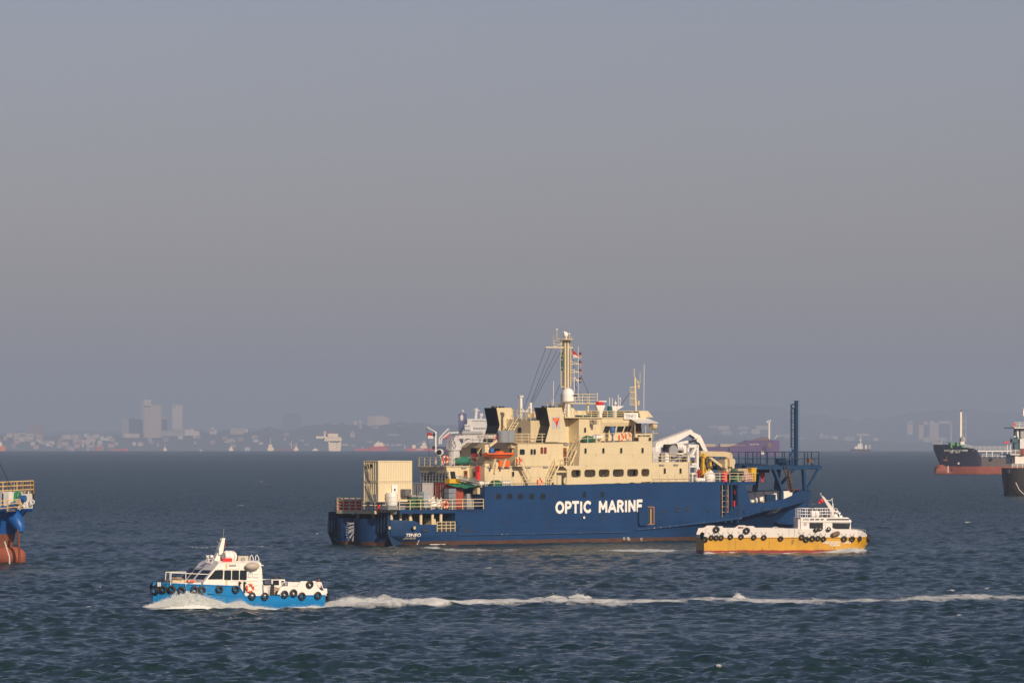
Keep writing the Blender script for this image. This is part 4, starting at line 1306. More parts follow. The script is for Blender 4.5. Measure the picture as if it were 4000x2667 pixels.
# ---- forward deck house (hospital / store) ahead of main block
YH = -5.6
xq0, _ = SD(D2, 155, 1100, YH); xq1, _ = SD(D2, 950, 1100, YH)
mb = MB(); mb.box(xb1 + .01, xq1, YH, -YH, 7.66, SD(D2, 900, 918, YH)[1]); mb.build('fore_deck_house', CREAM, ship)
zfh = SD(D2, 900, 918, YH)[1]
for x0_ in (400, 745):
    window_side(D2, x0_, 1055, x0_ + 46, 1178, YH)
mb = MB(); rail(mb, [(xb1 + .1, -6.95, 7.62), (xq1 + .2, -6.95, 7.68)], h=1.05, bars=2, step=1.5, r=.025); mb.build('guard_rail', CREAM, ship)
mb = MB(); rail(mb, [(xb1 + .1, YH + .05, zfh), (xq1 - .1, YH + .05, zfh)], h=1.15, bars=3, step=1.5, r=.03); mb.build('guard_rail', CREAM, ship)
mb = MB(); rail(mb, [(SD(D2, 1360, 1350, -6.95)[0], -6.95, 7.64), (SD(D2, 1770, 1350, -6.95)[0], -6.95, 7.64)], h=1.1, bars=3, step=1.1)
rail(mb, [(SD(D2, 1850, 1350, -6.95)[0], -6.95, 7.64), (XU - .1, -6.95, 7.64), (XU - .1, -3, 7.64)], h=1.1, bars=3, step=1.4); mb.build('guard_rail', CREAM, ship)

# white frame tower
mb = MB()
yF = -5.0
def f2(x, y, Y=yF): q = SD(D2, x, y, Y); return (q[0], Y, q[1])
zb_f = 7.64
for (xa_, ya_, xb_, yb_, w) in ((1125, 1290, 1125, 545, .42), (925, 570, 1130, 570, .42), (1100, 590, 1000, 790, .35), (965, 790, 1075, 795, .25), (1030, 1360, 1030, 1170, .2), (930, 735, 930, 920, .25), (1010, 965, 1120, 965, .28), (960, 1017, 1120, 1017, .2), (440, 560, 850, 562, .16), (845, 560, 845, 720, .5), (440, 735, 960, 735, .2), (440, 740, 440, 915, .75), (970, 700, 970, 1360, .12), (1000, 1170, 1130, 1175, .25)):
    mb.bar(f2(xa_, ya_), f2(xb_, yb_), w)
mb.build('white_frame_tower', WHITE, ship); mb = MB()
for (xa_, ya_, xb_, yb_) in ((925, 570, 925, 740), (1125, 545, 1125, 1290), (925, 570, 1130, 570)):
    mb.bar(f2(xa_, ya_, -1.5), f2(xb_, yb_, -1.5), .35)
mb.build('white_frame_tower', WHITE, ship)
mb = MB(); mb.tube([f2(425, 575, -5.1), f2(660, 575, -5.1)], .28, 10); mb.build('black_drum', BLACK, ship, smooth=True)
mb = MB()
for x in (680, 715, 750, 785): mb.ring(f2(x, 590, -5.1), .42, .12, 'x', 12, 5)
mb.build('hose_coil', WHITEB, ship, smooth=True)
mb = MB()
rr = random.Random(4)
for i in range(26):
    x = rr.uniform(425, 840); y = rr.uniform(610, 705)
    p = f2(x, y, -4.9 + rr.uniform(-.3, .4)); s = rr.uniform(.12, .35)
    mb.box(p[0] - s, p[0] + s, p[1] - .2, p[1] + .2, p[2] - s * .6, p[2] + s * .6)
mb.build('winch_machinery', mat('oily_machinery', (.05, .05, .055), .4, metal=.4, var=.6, vscale=3), ship)
mb = MB(); p = f2(600, 680, -5.3); mb.tube([(p[0], p[1] - .2, p[2]), (p[0], p[1] + .2, p[2])], .8, 16); mb.build('winch_wheel', GREY, ship)
mb = MB(); mb.prism_y([(q[0], q[2]) for q in (f2(160, 665, -4), f2(410, 735, -4), f2(410, 915, -4), f2(160, 915, -4))], -4, -1); mb.build('light_grey_hut', mat('pale_grey_paint', (.48, .5, .54), .5), ship)
mb = MB(); mb.bar(f2(560, 915, -5.2), f2(960, 720, -5.2), .3, .3); mb.build('inclined_chute', GREY, ship)
mb = MB()
for i in range(30):
    x = rr.uniform(480, 900); y = rr.uniform(760, 905)
    p = f2(x, y, -4.2 + rr.uniform(-.6, .4)); s = rr.uniform(.08, .3)
    mb.box(p[0] - s, p[0] + s, p[1] - .2, p[1] + .2, p[2] - s * .7, p[2] + s * .7)
mb.build('rusty_machinery', mat('rusty_machinery', (.20, .12, .08), .7, var=.7, vscale=3, rust=.8), ship)

# white knuckle-boom crane
mb = MB(); Yk = -.5
def k2(x, y, Y=Yk): q = SD(D2, x, y, Y); return (q[0], q[1])
mb.prism_y([k2(165, 645), k2(185, 500), k2(380, 420), k2(890, 235), k2(950, 205), k2(1000, 260), k2(930, 310), k2(620, 495), k2(440, 545)], Yk - .45, Yk + .45)
mb.build('crane_boom', WHITE, ship)
mb = MB(); mb.prism_y([k2(930, 310), k2(985, 255), k2(1160, 335), k2(1200, 400), k2(1330, 690), k2(1240, 690), k2(1120, 460), k2(1050, 385)], Yk - .38, Yk + .38)
mb.build('crane_boom', WHITE, ship)
mb = MB(); a, b = k2(560, 535), k2(840, 480); mb.tube([(a[0], Yk - .7, a[1]), (b[0], Yk - .7, b[1])], .2, 8); mb.build('hydraulic_cylinder', WHITE, ship)
mb = MB(); c_, d__ = k2(840, 490), k2(1050, 435); mb.tube([(c_[0], Yk - .7, c_[1]), (d__[0], Yk - .7, d__[1])], .12, 8); mb.build('piston_rod', BLACK, ship)
mb = MB(); p = k2(1055, 440); mb.tube([(p[0], Yk - .9, p[1]), (p[0], Yk - .3, p[1])], .3, 10); mb.build('pivot', WHITE, ship)
mb = MB(); p = k2(175, 600); mb.tube([(p[0] + .3, Yk, 7.6), (p[0] + .3, Yk, p[1])], .8, 10); mb.build('crane_pedestal', WHITE, ship)

# cream deck crane
mb = MB(); Yn = -4.2
def n2(x, y, Y=Yn): q = SD(D2, x, y, Y); return (q[0], q[1])
mb.prism_y([n2(1175, 670), n2(1240, 680), n2(1690, 690), n2(1830, 710), n2(1865, 780), n2(1860, 850), n2(1790, 830), n2(1700, 800), n2(1215, 792), n2(1185, 850), n2(1155, 840)], Yn - .4, Yn + .4); cb = mb.build('crane_boom', CREAMD, ship)
mb = MB(); a, b = n2(1380, 800), n2(1660, 1010); mb.bar((a[0], Yn, a[1]), (b[0], Yn, b[1]), .36); mb.build('luffing_strut', CREAMD, ship)
mb = MB(); a, _ = n2(1690, 0), 0
x_a = n2(1660, 900)[0]; x_b = n2(1870, 900)[0]; x_c = n2(1715, 900)[0]; x_d = n2(1810, 900)[0]
mb.box(x_a, x_b, Yn - .7, Yn + .7, n2(0, 1060)[1], n2(0, 870)[1]); mb.box(x_c, x_d, Yn - 1.1, Yn - .7, n2(0, 1030)[1], n2(0, 850)[1])
mb.tube([((x_a + x_b)/2, Yn, 7.6), ((x_a + x_b)/2, Yn, n2(0, 1060)[1])], .62, 12)
mb.tube([(n2(1800, 0)[0], Yn, n2(0, 870)[1]), (n2(1800, 0)[0], Yn, n2(0, 790)[1])], .4, 8)
for x in (1690, 1760, 1830): mb.box(n2(x, 0)[0] - .1, n2(x, 0)[0] + .1, Yn - .8, Yn + .7, n2(0, 1150)[1], n2(0, 1060)[1])
mb.build('crane_pedestal', CREAMD, ship)
mb = MB(); q = [n2(1870, 880), n2(1880, 862), n2(1905, 862), n2(1915, 890), n2(1915, 960)]; mb.tube([(x, Yn - .4, z) for x, z in q], .05, 5); mb.build('handrail', WHITE, ship)
mb = MB()
for x in (1725, 1800, 1852):
    p = n2(x, 1160); mb.tube([(p[0], -6.5, p[1]), (p[0], -5.5, p[1])], .28, 10)
mb.build('hose_reel', BLACK, ship, smooth=True)

# yellow plough frame and hanging gear
mb = MB(); Yy = -5.4
def y2(x, y, Y=Yy): q = SD(D2, x, y, Y); return Vector((q[0], Y, q[1]))
mb.bar(y2(1258, 1225), y2(1268, 800), .28); mb.bar(y2(1268, 820), y2(1292, 750), .5); mb.bar(y2(1270, 930), y2(1340, 1150), .1)
mb.bar(y2(1370, 1080, -4.6), y2(1435, 1180, -4.6), .25); mb.bar(y2(1400, 1075, -4.2), y2(1470, 1185, -4.2), .18); mb.bar(y2(1310, 1090, -4.6), y2(1280, 1230, -4.6), .5)
mb.box(y2(1165, 1000)[0], y2(1240, 1000)[0], -4.6, -3.8, y2(0, 1000)[2], y2(0, 890)[2])
mb.bar(y2(1400, 860, -4), y2(1420, 1010, -4), .35)
mb.build('yellow_frame', YELLOW, ship)
mb = MB()
for i in range(46):
    x = rr.uniform(1165, 1420); y = rr.uniform(830, 1080) if x > 1280 else rr.uniform(880, 1240)
    p = y2(x, y, rr.uniform(-4.6, -3.4)); s = rr.uniform(.08, .3)
    mb.box(p[0] - s * .6, p[0] + s * .6, p[1] - s, p[1] + s, p[2] - s, p[2] + s)
mb.build('hanging_gear', mat('greasy_gear', (.11, .085, .05), .6, var=.8, vscale=4, rust=.6), ship)
mb = MB(); prev = None
for i in range(16):
    p = y2(1500 - i * 3, 800 + i * 19, -2.5); mb.ring(p, .12, .05, 'y' if i % 2 else 'x', 8, 4)
mb.build('chain', BLACK, ship)

# ---- bow gantry in blue steel
GZ = SD(D, 1200, 700, -4.5)[1]
def g(c, x, y, Y): q = SD(c, x, y, Y); return Vector((q[0], Y, q[1]))
YG = -3.1
xg_a = g(D, 915, 700, YG).x; xg_b = g(D, 1650, 700, YG).x
mb = MB()
mb.box(xg_a, xg_b, YG, -YG, GZ - .12, GZ)
mb.build('gantry_platform', BLUED, ship)
mb = MB()
for Y in (YG, -YG):
    mb.box(xg_a, xg_b + .3, Y - .15, Y + .15, GZ - .55, GZ - .125)
for i in range(6):
    x = xg_a + (xg_b - xg_a) * (i + .1) / 5.2; mb.box(x, x + .3, YG + .16, -YG - .16, GZ - .6, GZ - .125)
mb.build('gantry_girder', mat('gantry_blue', (.012, .05, .13), .5, var=.25, vscale=.8, rust=.6, spec=.35, dirt=(.07, .035, .02)), ship)
GB = MATS['gantry_blue']
def leg(xa_, ya_, xb_, yb_, Y, w=.42, Y2=None, nm='gantry_leg'):
    mb = MB(); mb.bar(g(D, xa_, ya_, Y), g(D, xb_, yb_, Y if Y2 is None else Y2), w); mb.build(nm, GB, ship)
leg(1180, 705, 1268, 935, YG, .45); mb = MB(); p = g(D, 1268, 930, YG); mb.box(p.x - .22, p.x + .22, YG - .2, YG + .25, 3.1, p.z); mb.build('gantry_leg', GB, ship)
leg(1485, 705, 1500, 945, YG, .42); leg(1650, 705, 1520, 935, YG, .25, nm='gantry_brace')
leg(1038, 735, 1005, 960, 3.1, .5); leg(1240, 740, 1220, 940, 3.1, .5); leg(1395, 740, 1265, 885, 3.1, .3, nm='gantry_brace')
q = [g(D, 800, 775, YG + 1), g(D, 830, 705, YG + 1), g(D, 920, 700, YG + 1), g(D, 1100, 712, YG + 1)]
mb = MB()
for a, b in zip(q[:-1], q[1:]): mb.bar(a, b, .6)
mb.build('gantry_beam', BLUED, ship)
p = g(D, 1075, 738, -1); mb = MB(); mb.box(p.x - .9, p.x + .9, -1.6, -.4, p.z - .45, p.z + .45); tr = mb.build('hoist_trolley', BLUED, ship)
p = g(D, 1083, 790, -1); mb = MB(); mb.prism_y([(p.x - .3, p.z + .35), (p.x + .3, p.z + .35), (p.x + .25, p.z - .2), (p.x, p.z - .55), (p.x - .25, p.z - .2)], -1.2, -.8); mb.ring((p.x, -1, p.z - .8), .22, .07, 'y', 8, 4); mb.build('hook_block', RED, tr)
mb = MB(); rail(mb, [(xg_a, YG, GZ), (xg_b - .2, YG, GZ)], h=1.75, bars=2, step=1.45, r=.045); rail(mb, [(xg_a, -YG, GZ), (xg_b - .2, -YG, GZ)], h=1.75, bars=2, step=1.9, r=.04); rail(mb, [(xg_b - .2, YG, GZ), (xg_b - .2, -YG, GZ)], h=1.75, bars=2, step=2)
mb.build('guard_rail', BLUED, ship)
# tower on the gantry
xm = g(D, 1416, 700, -1.0).x; zm = g(D, 1416, 68, -1.0).z; 
mb = MB(); mb.box(xm - .2, xm + .02, -1.12, -.88, GZ, zm); mb.box(xm + .14, xm + .3, -1.1, -.9, GZ, zm); mb.box(xm - .22, xm + .4, -1.2, -.8, zm, zm + .08); tw = mb.build('gantry_tower', GB, ship)
mb = MB(); z_l0 = g(D, 1400, 630, -1).z; ladder(mb, (xm - .62, -1.0, GZ), (xm - .62, -1.0, zm - .9), w=(.42, 0, 0), step=.38, r=.035); mb.build('tower_ladder', BLUED, tw)
mb = MB(); zc0, zc1 = g(D, 1365, 522, -1).z, g(D, 1365, 100, -1).z; xc_ = g(D, 1365, 300, -1).x
mb.bar((xc_, -1, zc0), (xc_, -1, zc1), .09); 
for i in range(6):
    z = zc0 + (zc1 - zc0) * i / 5; mb.bar((xc_ - .15, -1, z), (xm - .4, -1, z), .07)
mb.build('ladder_cage', BLUED, tw)
mb = MB(); mb.bar(g(D, 1352, 612, -1), g(D, 1398, 540, -1), .18); mb.build('tower_brace', GB, tw)
mb = MB(); p = g(D, 1388, 118, -1); mb.ring((p.x, -1.0, p.z), .3, .09, 'y', 10, 4); mb.build('sheave', BLUED, tw)
mb = MB(); mb.bar((xm + .62, -1.1, GZ), (xm + .62, -1.1, zm), .05); mb.build('wire', STEEL, tw)
# machinery on the gantry
mb = MB(); p = g(D, 1258, 660, -2.5); mb.tube([(p.x - .7, -2.5, p.z), (p.x + .7, -2.5, p.z)], .42, 12); mb.box(p.x + .6, p.x + 2.3, -3, -1.6, GZ, p.z + .2); mb.build('gantry_winch', BLUED, ship)
mb = MB(); p = g(D, 1548, 655, -3); mb.box(p.x - .3, p.x + .3, -3.2, -2.8, p.z - .25, p.z + .25); mb.build('junction_box', mat('rust_brown', (.16, .07, .03), .8), ship)
for x, y in ((972, 664), (1580, 664)):
    p = g(D, x, y, YG); mb = MB(); mb.ring((p.x, YG - .1, p.z), .38, .05, 'y', 14, 4); mb.build('gantry_ring', BLUED, ship)
# inclined ladder down to fore deck
mb = MB(); a = g(D, 1305, 705, -3.4); b = g(D, 1372, 965, -3.4); ladder(mb, b, a, w=(.55, 0, 0), step=.42, r=.05)
a = g(D, 1335, 705, -3.0); b = g(D, 1372, 965, -3.0); mb.bar(a, b, .3, .3); mb.build('inclined_ladder', mat('rusty_steel', (.07, .045, .035), .8, var=.6, vscale=2), ship)
mb = MB(); mb.bar(g(D, 1225, 948, 4.5), g(D, 1440, 940, 4.5), .16); mb.build('red_pipe', REDDK, ship)
mb = MB(); p = g(D, 1170, 1010, -3); mb.box(p.x - .9, p.x + .9, -3.0, -2.6, 3.1, p.z + .3); mb.build('deck_locker', BLUED, ship)
mb = MB(); p = g(D, 1090, 1045, -4); mb.tube([(p.x, -4, 3.1), (p.x, -4, p.z - .1)], .16, 8); mb.build('bollard', YELLOW, ship)

# ---- main mast, radome, aerials
mm = lambda x, y, Y=0.0: Vector((SD(B3, x, y, Y)[0], Y, SD(B3, x, y, Y)[1]))
zmb = SD(B, 890, 800, 0)[1]
mast = MB(); YMm = -.3
base = mm(835, 1400, YMm); topm = mm(825, 260, YMm)
xmm = base.x
for dx, dy, w in ((-.28, -.15, .22), (.12, -.25, .26), (.55, .1, .20), (-.05, .25, .2)):
    mast.bar((xmm + dx, YMm + dy, Z4), (xmm + dx, YMm + dy, topm.z), w)
mst = mast.build('mast', CREAM, ship)
mb = MB(); p = mm(885, 600, YMm); mb.bar((p.x + .05, YMm - .4, mm(885, 1290, YMm).z), (p.x + .05, YMm - .4, mm(885, 460, YMm).z), .16); mb.build('mast_pipe', CREAMD, mst)
mb = MB()
for y in (293, 620, 945, 1290): mb.bar(mm(730, y, YMm), mm(880, y, YMm), .09)
for (y0, y1) in ((290, 620), (940, 1290)): mb.bar(mm(732, y0, YMm), mm(732, y1, YMm), .09)
mb.bar(mm(725, 620, YMm), mm(725, 945, YMm), .05)
mb.build('mast_ladder_frame', CREAM, mst)
mb = MB(); mb.bar(mm(398, 426, YMm), mm(985, 434, YMm), .15); mb.bar(mm(580, 415, YMm), mm(760, 350, YMm), .06); mb.bar(mm(582, 278, YMm), mm(582, 415, YMm), .05); mb.bar(mm(582, 278, YMm), mm(730, 285, YMm), .04); mb.bar(mm(582, 350, YMm), mm(730, 352, YMm), .04); mb.bar(mm(880, 360, YMm), mm(925, 425, YMm), .06)
mb.build('yard', CREAM, mst)
p = mm(830, 258, YMm); mb = MB(); mb.tube([(p.x, YMm, p.z - .05), (p.x, YMm, p.z + .05)], 1.1, 14); mb.build('mast_platform', CREAMD, mst)
mb = MB(); mb.bar(mm(640, 245, YMm), mm(640, 60, YMm), .07); mb.bar(mm(640, 250, YMm), mm(820, 252, YMm), .07); mb.bar(mm(918, 245, YMm), mm(915, 150, YMm), .06); mb.bar(mm(945, 410, YMm), mm(958, 180, YMm), .05); mb.bar(mm(573, 400, YMm), mm(568, 170, YMm), .04); mb.bar(mm(838, 250, YMm), mm(838, 190, YMm), .25)
mb.build('aerial', CREAM, mst)
mb = MB()
p = mm(838, 150, YMm); mb.ball(p, .34, 10, 6, (1, 1, 1.1)); mb.ball(mm(804, 98, YMm), .13, 8, 5); mb.ball(mm(642, 42, YMm), .12, 8, 5); mb.ball(mm(915, 135, YMm), .12, 8, 5); mb.build('aerial_dome', WHITEB, mst, smooth=True)
# signal lamps on arms
for i, y in enumerate((590, 770, 950, 1130)):
    mb = MB(); mb.bar(mm(890, y + 30, YMm), mm(1155, y + 15, YMm), .08); mb.bar(mm(895, y - 55, YMm), mm(1090, y + 10, YMm), .07); ar = mb.build('lamp_arm', CREAM, mst)
    for (yy, m_) in ((y - 20, REDDK), (y + 18, CREAMD), (y + 50, BLUET if i == 3 else GREY)):
        p = mm(1157, yy, YMm); mb = MB(); mb.tube([p - Vector((0, 0, .18)), p + Vector((0, 0, .18))], .15, 8); mb.build('signal_lamp', m_, ar)
for i, y in enumerate((570, 645, 750, 820, 920)):
    p = mm(761, y, YMm); mb = MB(); mb.tube([p - Vector((0, 0, .2)), p + Vector((0, 0, .2))], .14, 8); mb.build('signal_lamp', mat('green_lamp', (.01, .10, .09), .4), mst)
for x, y in ((900, 315), (897, 1035)):
    p = mm(x, y, YMm); mb = MB(); mb.tube([p - Vector((0, 0, .22)), p + Vector((0, 0, .22))], .17, 8); mb.build('signal_lamp', REDDK, mst)
mb = MB(); mb.bar(mm(1113, 400, -1), mm(1113, 1560, -1) , .05); mb.bar(mm(1020, 900, -1), mm(1025, 1400, -1), .07); mb.bar(mm(1030, 1080, -1), mm(1100, 1180, -1), .1); mb.build('whip_aerial', WHITE, mst)
# stays
for (xa_, ya_, xb_, yb_) in ((400, 450, -70, 1760), (535, 450, 20, 1760), (640, 500, 40, 1740), (715, 540, 70, 1750), (720, 1230, 480, 1760), (1165, 1030, 1390, 1568), (1050, 1260, 1240, 1568), (985, 460, 1080, 1568)):
    mb = MB(); mb.bar(mm(xa_, ya_, YMm), mm(xb_, yb_, YMm), .035); mb.build('mast_stay', BLACK, mst)
# mast foot: lattice platform
zp = SD(B, 1000, 770, -1)[1]; xp0 = SD(B, 805, 770, -1.2)[0]; xp1 = SD(B, 1160, 770, -1.2)[0]
mb = MB(); mb.box(xp0, xp1, -1.6, 1.6, zp - .1, zp + .02); mb.build('mast_platform', CREAM, mst)
mb = MB(); rail(mb, [(xp1 - .1, 1.5, zp), (xp1 - .1, -1.6, zp), (xp0 + .2, -1.6, zp)], h=1.15, bars=3, step=1.3); mb.build('guard_rail', CREAM, mst)
mb = MB(); x = SD(B, 1093, 800, -1.2)[0]; mb.bar((x, -1.2, Z4), (x, -1.2, zp), .2); mb.build('platform_post', CREAM, mst)
mb = MB(); xa_ = SD(B, 860, 800, 0)[0]; mb.prism_y([(xa_ - .2, Z4 - .2), (xa_ + 2.6, Z4 - .2), (xa_ + .9, zp - .2), (xa_ - .2, zp - .2)], -.6, .8); mb.build('mast_foot', CREAM, mst)
# satellite dome
Yd = -2.4; pd = SD(B, 902, 720, Yd)
rd = (SD(B, 966, 700, Yd)[0] - SD(B, 838, 700, Yd)[0]) * .5 * .7071 * 1.0
rd = 64 / 2.4507 / 31.2
zd0 = SD(B, 902, 752, Yd)[1]; zd1 = SD(B, 902, 690, Yd)[1]
mb = MB(); mb.tube([(pd[0], Yd, zd0), (pd[0], Yd, zd1)], [rd * .97, rd], 20, caps=False)
mb.ball((pd[0], Yd, zd1), rd, 20, 7, (1, 1, 1.08), z_from=0)
mb.tube([(pd[0], Yd, zd0 - .25), (pd[0], Yd, zd0 + .02)], [.35, rd * .97], 16)
dome = mb.build('satellite_dome', WHITEB, ship, smooth=True)
mb = MB(); mb.bar((pd[0], Yd, Z4 + .25), (pd[0], Yd, zd0 - .2), .34)
for s in (-1, 1): mb.bar((pd[0] + s * .9, Yd, Z4 + .25), (pd[0] + s * .1, Yd, Z4 + 2.6), .09)
mb.build('dome_post', WHITE, dome)
vx = Vector((math.sin(math.radians(25)), -math.cos(math.radians(25)), 0))
text('Intellian', .36, mat('grey_ink', (.05, .05, .06), .6), dome, (pd[0] + .02, Yd - rd - .015, zd0 + .62), (math.radians(90), 0, math.radians(12)), width=1.05, bold=.008)

# fore pole mast with cage ladder
pm = lambda x, y, Y=-1.5: Vector((SD(B, x, y, Y)[0], Y, SD(B, x, y, Y)[1]))
mb = MB(); mb.tube([pm(1553, 860), pm(1543, 520)], .17, 8, r2=.12); mb.tube([pm(1537, 520), pm(1536, 440)], .06, 6); mb.bar(pm(1545, 540), pm(1585, 575), .09); mb.bar(pm(1560, 575), pm(1594, 572), .09); mb.bar(pm(1592, 570), pm(1592, 475), .06); fm_ = mb.build('fore_mast', CREAM, ship)
mb = MB()
for x in (1496, 1508, 1522, 1535): mb.bar(pm(x, 785), pm(x, 615), .05)
for y in (615, 665, 725, 785): mb.bar(pm(1494, y), pm(1548, y), .06)
mb.build('ladder_cage', CREAM, fm_)
for y in (608, 768):
    p = pm(1578, y); mb = MB(); mb.tube([p - Vector((0, 0, .3)), p + Vector((0, 0, .3))], .14, 8); mb.bar(p, pm(1550, y), .06); mb.build('mast_lamp', CREAMD, fm_)
mb = MB(); mb.bar(pm(1628, 838), pm(1632, 395), .06); mb.build('whip_aerial', WHITE, ship)
mb = MB(); mb.bar(pm(1410, 790), pm(1500, 665), .035); mb.build('stay_wire', BLACK, ship)
# satellite aerials on top
def post(x, ytop, ybot, w, m=WHITE, Y=-3.2, nm='aerial_post'):
    mb = MB(); mb.bar(pm(x, ybot, Y), pm(x, ytop, Y), w); return mb.build(nm, m, ship)
f = post(1208, 820, 918, .42); p = pm(1207, 790, -3.2)
mb = MB(); mb.prism_y([(p.x - .85, p.z + .0), (p.x + .85, p.z), (p.x + .3, p.z - 1.0), (p.x - .3, p.z - 1.0)], -3.4, -3.0); mb.build('scanner_bracket', WHITE, f)
mb = MB(); mb.tube([(p.x - .45, -3.2, p.z + .22), (p.x + .45, -3.2, p.z + .22)], .26, 10); mb.build('radar_motor', RED, f)
mb = MB(); mb.bar((p.x - .2, -3.2, p.z + .5), (p.x + 1.2, -3.2, p.z + .5), .12); mb.build('radar_scanner', WHITEB, f)
f = post(1350, 815, 915, .36); p = pm(1365, 805, -3.2)
mb = MB(); mb.prism_y([(p.x - 1.5, p.z + .1), (p.x + 1.3, p.z + .1), (p.x - .1, p.z - .5), (p.x - .7, p.z - .5)], -3.35, -3.05); mb.build('scanner_bracket', WHITE, f)
for x, yt in ((1300, 715), (1327, 720), (1354, 740), (1384, 688), (1402, 722)): post(x, yt, 808, .07)
mb = MB(); mb.ball(pm(1358, 772, -3.2), .18, 8, 5); mb.ball(pm(1402, 728, -3.2), .12, 8, 5); mb.build('aerial_dome', WHITEB, ship, smooth=True)
mb = MB(); p0 = pm(1304, 905, -3.5); mb.tube([p0, p0 + Vector((0, 0, .7)), p0 + Vector((0, 0, .85)), p0 + Vector((0, 0, 1.3)), p0 + Vector((0, 0, 1.45))], [.24, .22, .33, .33, .15], 10); mb.build('covered_compass', mat('teal_canvas', (.01, .10, .12), .7, var=.4, vscale=4, bump=.6), ship, smooth=True)
mb = MB(); p0 = pm(1330, 1075, -6.4); mb.tube([p0, p0 + Vector((0, 0, .25)), p0 + Vector((0, 0, .85)), p0 + Vector((0, 0, 1.12))], [.2, .34, .38, .18], 12); mb.tube([(p0.x, -6.4, Z3), (p0.x, -6.4, p0.z)], .12, 6)
mb.build('covered_searchlight', BLUET, ship, smooth=True)
mb = MB(); mb.box(*(lambda p: (p.x, p.x + 2.6, -3.6, -2.6, Z4 + .25, p.z + .1))(pm(1000, 890, -3.2))); mb.build('deck_box', mat('dark_green_box', (.015, .06, .05), .6), ship)
f = post(448, 710, 915, .34, Y=-1.0); mb = MB(); p = pm(451, 705, -1.0); mb.tube([p - Vector((0, 0, .2)), p + Vector((0, 0, .12))], [.28, .42], 12); mb.build('aerial_dome', WHITE, f)
f = post(541, 765, 870, .34, Y=-1.0)
mb = MB(); mb.bar(pm(448, 800, -1), pm(500, 870, -1), .1); mb.bar(pm(541, 790, -1), pm(495, 870, -1), .1); mb.bar(pm(448, 850, -1), pm(545, 850, -1), .08); mb.build('aerial_brace', WHITE, ship)
for x, yt, yb_ in ((704, 780, 800), (750, 740, 800), (764, 560, 780), (1184, 670, 760)): post(x, yt, yb_ + 20, .06, Y=-2)

# ---- hose-handling crane on the aft house (grey-white)
Yk2 = .2
h2 = lambda x, y, Y=Yk2: Vector((SD(A2, x, y, Y)[0], Y, SD(A2, x, y, Y)[1]))
cx = h2(965, 800).x; rad = .78
mb = MB(); mb.tube([(cx, Yk2, Z2), (cx, Yk2, h2(0, 660).z)], .78, 16); mb.tube([(cx, Yk2, h2(0, 665).z), (cx, Yk2, h2(0, 635).z)], .92, 16)
mb.prism_y([(q.x, q.z) for q in (h2(860, 640), h2(880, 440), h2(960, 340), h2(1020, 440), h2(1065, 500), h2(1075, 640))], Yk2 - .5, Yk2 + .5); cp = mb.build('crane_pedestal', mat('crane_grey', (.50, .50, .52), .5, var=.12, vscale=2, streak=.5, rust=.4), ship)
mb = MB(); mb.prism_y([(q.x, q.z) for q in (h2(950, 335), h2(1965, 325), h2(1970, 400), h2(1040, 405), h2(950, 430))], Yk2 - .35, Yk2 + .35); mb.build('crane_jib', MATS['crane_grey'], ship)
mb = MB(); mb.bar(h2(1080, 590), h2(1300, 420), .28); mb.build('crane_ram', MATS['crane_grey'], ship)
mb = MB()
a = h2(880, 430); 
for pts_ in ([(870, 620), (860, 520), (900, 380), (980, 300), (1080, 350)], [(980, 340), (960, 430), (1010, 560), (990, 630)], [(1000, 480), (940, 540), (980, 640)]):
    mb.tube([h2(x, y, Yk2 - .6) for x, y in pts_], .03, 5)
mb.build('hydraulic_hose', BLACK, cp)
mb = MB(); a, z = SD(A2, 1475, 385, Yk2 - .36); 
text('SWL 15T-12M', .42, mat('grey_ink', (.05, .05, .06), .6), ship, (a, Yk2 - .362, z - .05), RX, width=1.9 * .8)
mb = MB(); mb.ball(h2(1935, 430, -.1), .62, 8, 5, (1, .8, 1.3)); mb.build('crane_hook_block', RED, ship, smooth=True)
# flag mast
mb = MB(); Yf = 2.0
w2 = lambda x, y, Y=Yf: Vector((SD(A2, x, y, Y)[0], Y, SD(A2, x, y, Y)[1]))
mb.tube([w2(568, 960), w2(568, 250)], .12, 8); mb.bar(w2(568, 262), w2(378, 155), .08); fmst = mb.build('flag_mast', WHITE, ship)
mb = MB(); mb.bar(w2(375, 150), w2(432, 780), .03); mb.build('halyard', BLACK, fmst)
mb = MB(); mb.tube([w2(540, 290), w2(540, 350)], .16, 8); mb.tube([w2(530, 570), w2(530, 640)], .18, 8); mb.build('mast_lamp', DARK, fmst)
p = w2(655, 705, 1.0); mb = MB(); mb.tube([p + Vector((-.25, -.2, 0)), p + Vector((.35, .2, 0))], .42, 14); mb.bar(w2(655, 760, 1.0), w2(730, 980, 1.0), .1); sl = mb.build('searchlight', WHITEB, ship, smooth=True)
mb = MB(); mb.tube([p + Vector((-.29, -.23, 0)), p + Vector((-.25, -.2, 0))], .34, 14); mb.build('lens', GLASS, sl)
mb = MB(); p = h2(1130, 285, -3); mb.tube([h2(1130, 290, 2), h2(1580, 290, 2)], .2, 8); mb.build('rolled_tarpaulin', GREY, ship, smooth=True)
# cage / racks in front of the control room
mb = MB(); xk = xw0 - .8
yk0 = CR(A2, 235, 1250, xk)[0]; yk1 = CR(A2, 840, 1250, xk)[0]
for i in range(10):
    y = yk0 + (yk1 - yk0) * i / 9; mb.bar((xk, y, Z1 + .45), (xk + .1, y + .05, Z1 + 1.75), .09)
for z in (.5, .9, 1.3, 1.7): mb.bar((xk, yk0, Z1 + z), (xk, yk1, Z1 + z), .06)
mb.build('pipe_rack', STEEL, ship)
mb = MB(); mb.box(xk - 1.0, XA + .3, -5.4, 4.5, Z1 - .02, Z1 + .28); mb.build('container_deck_edge', STEEL, ship)
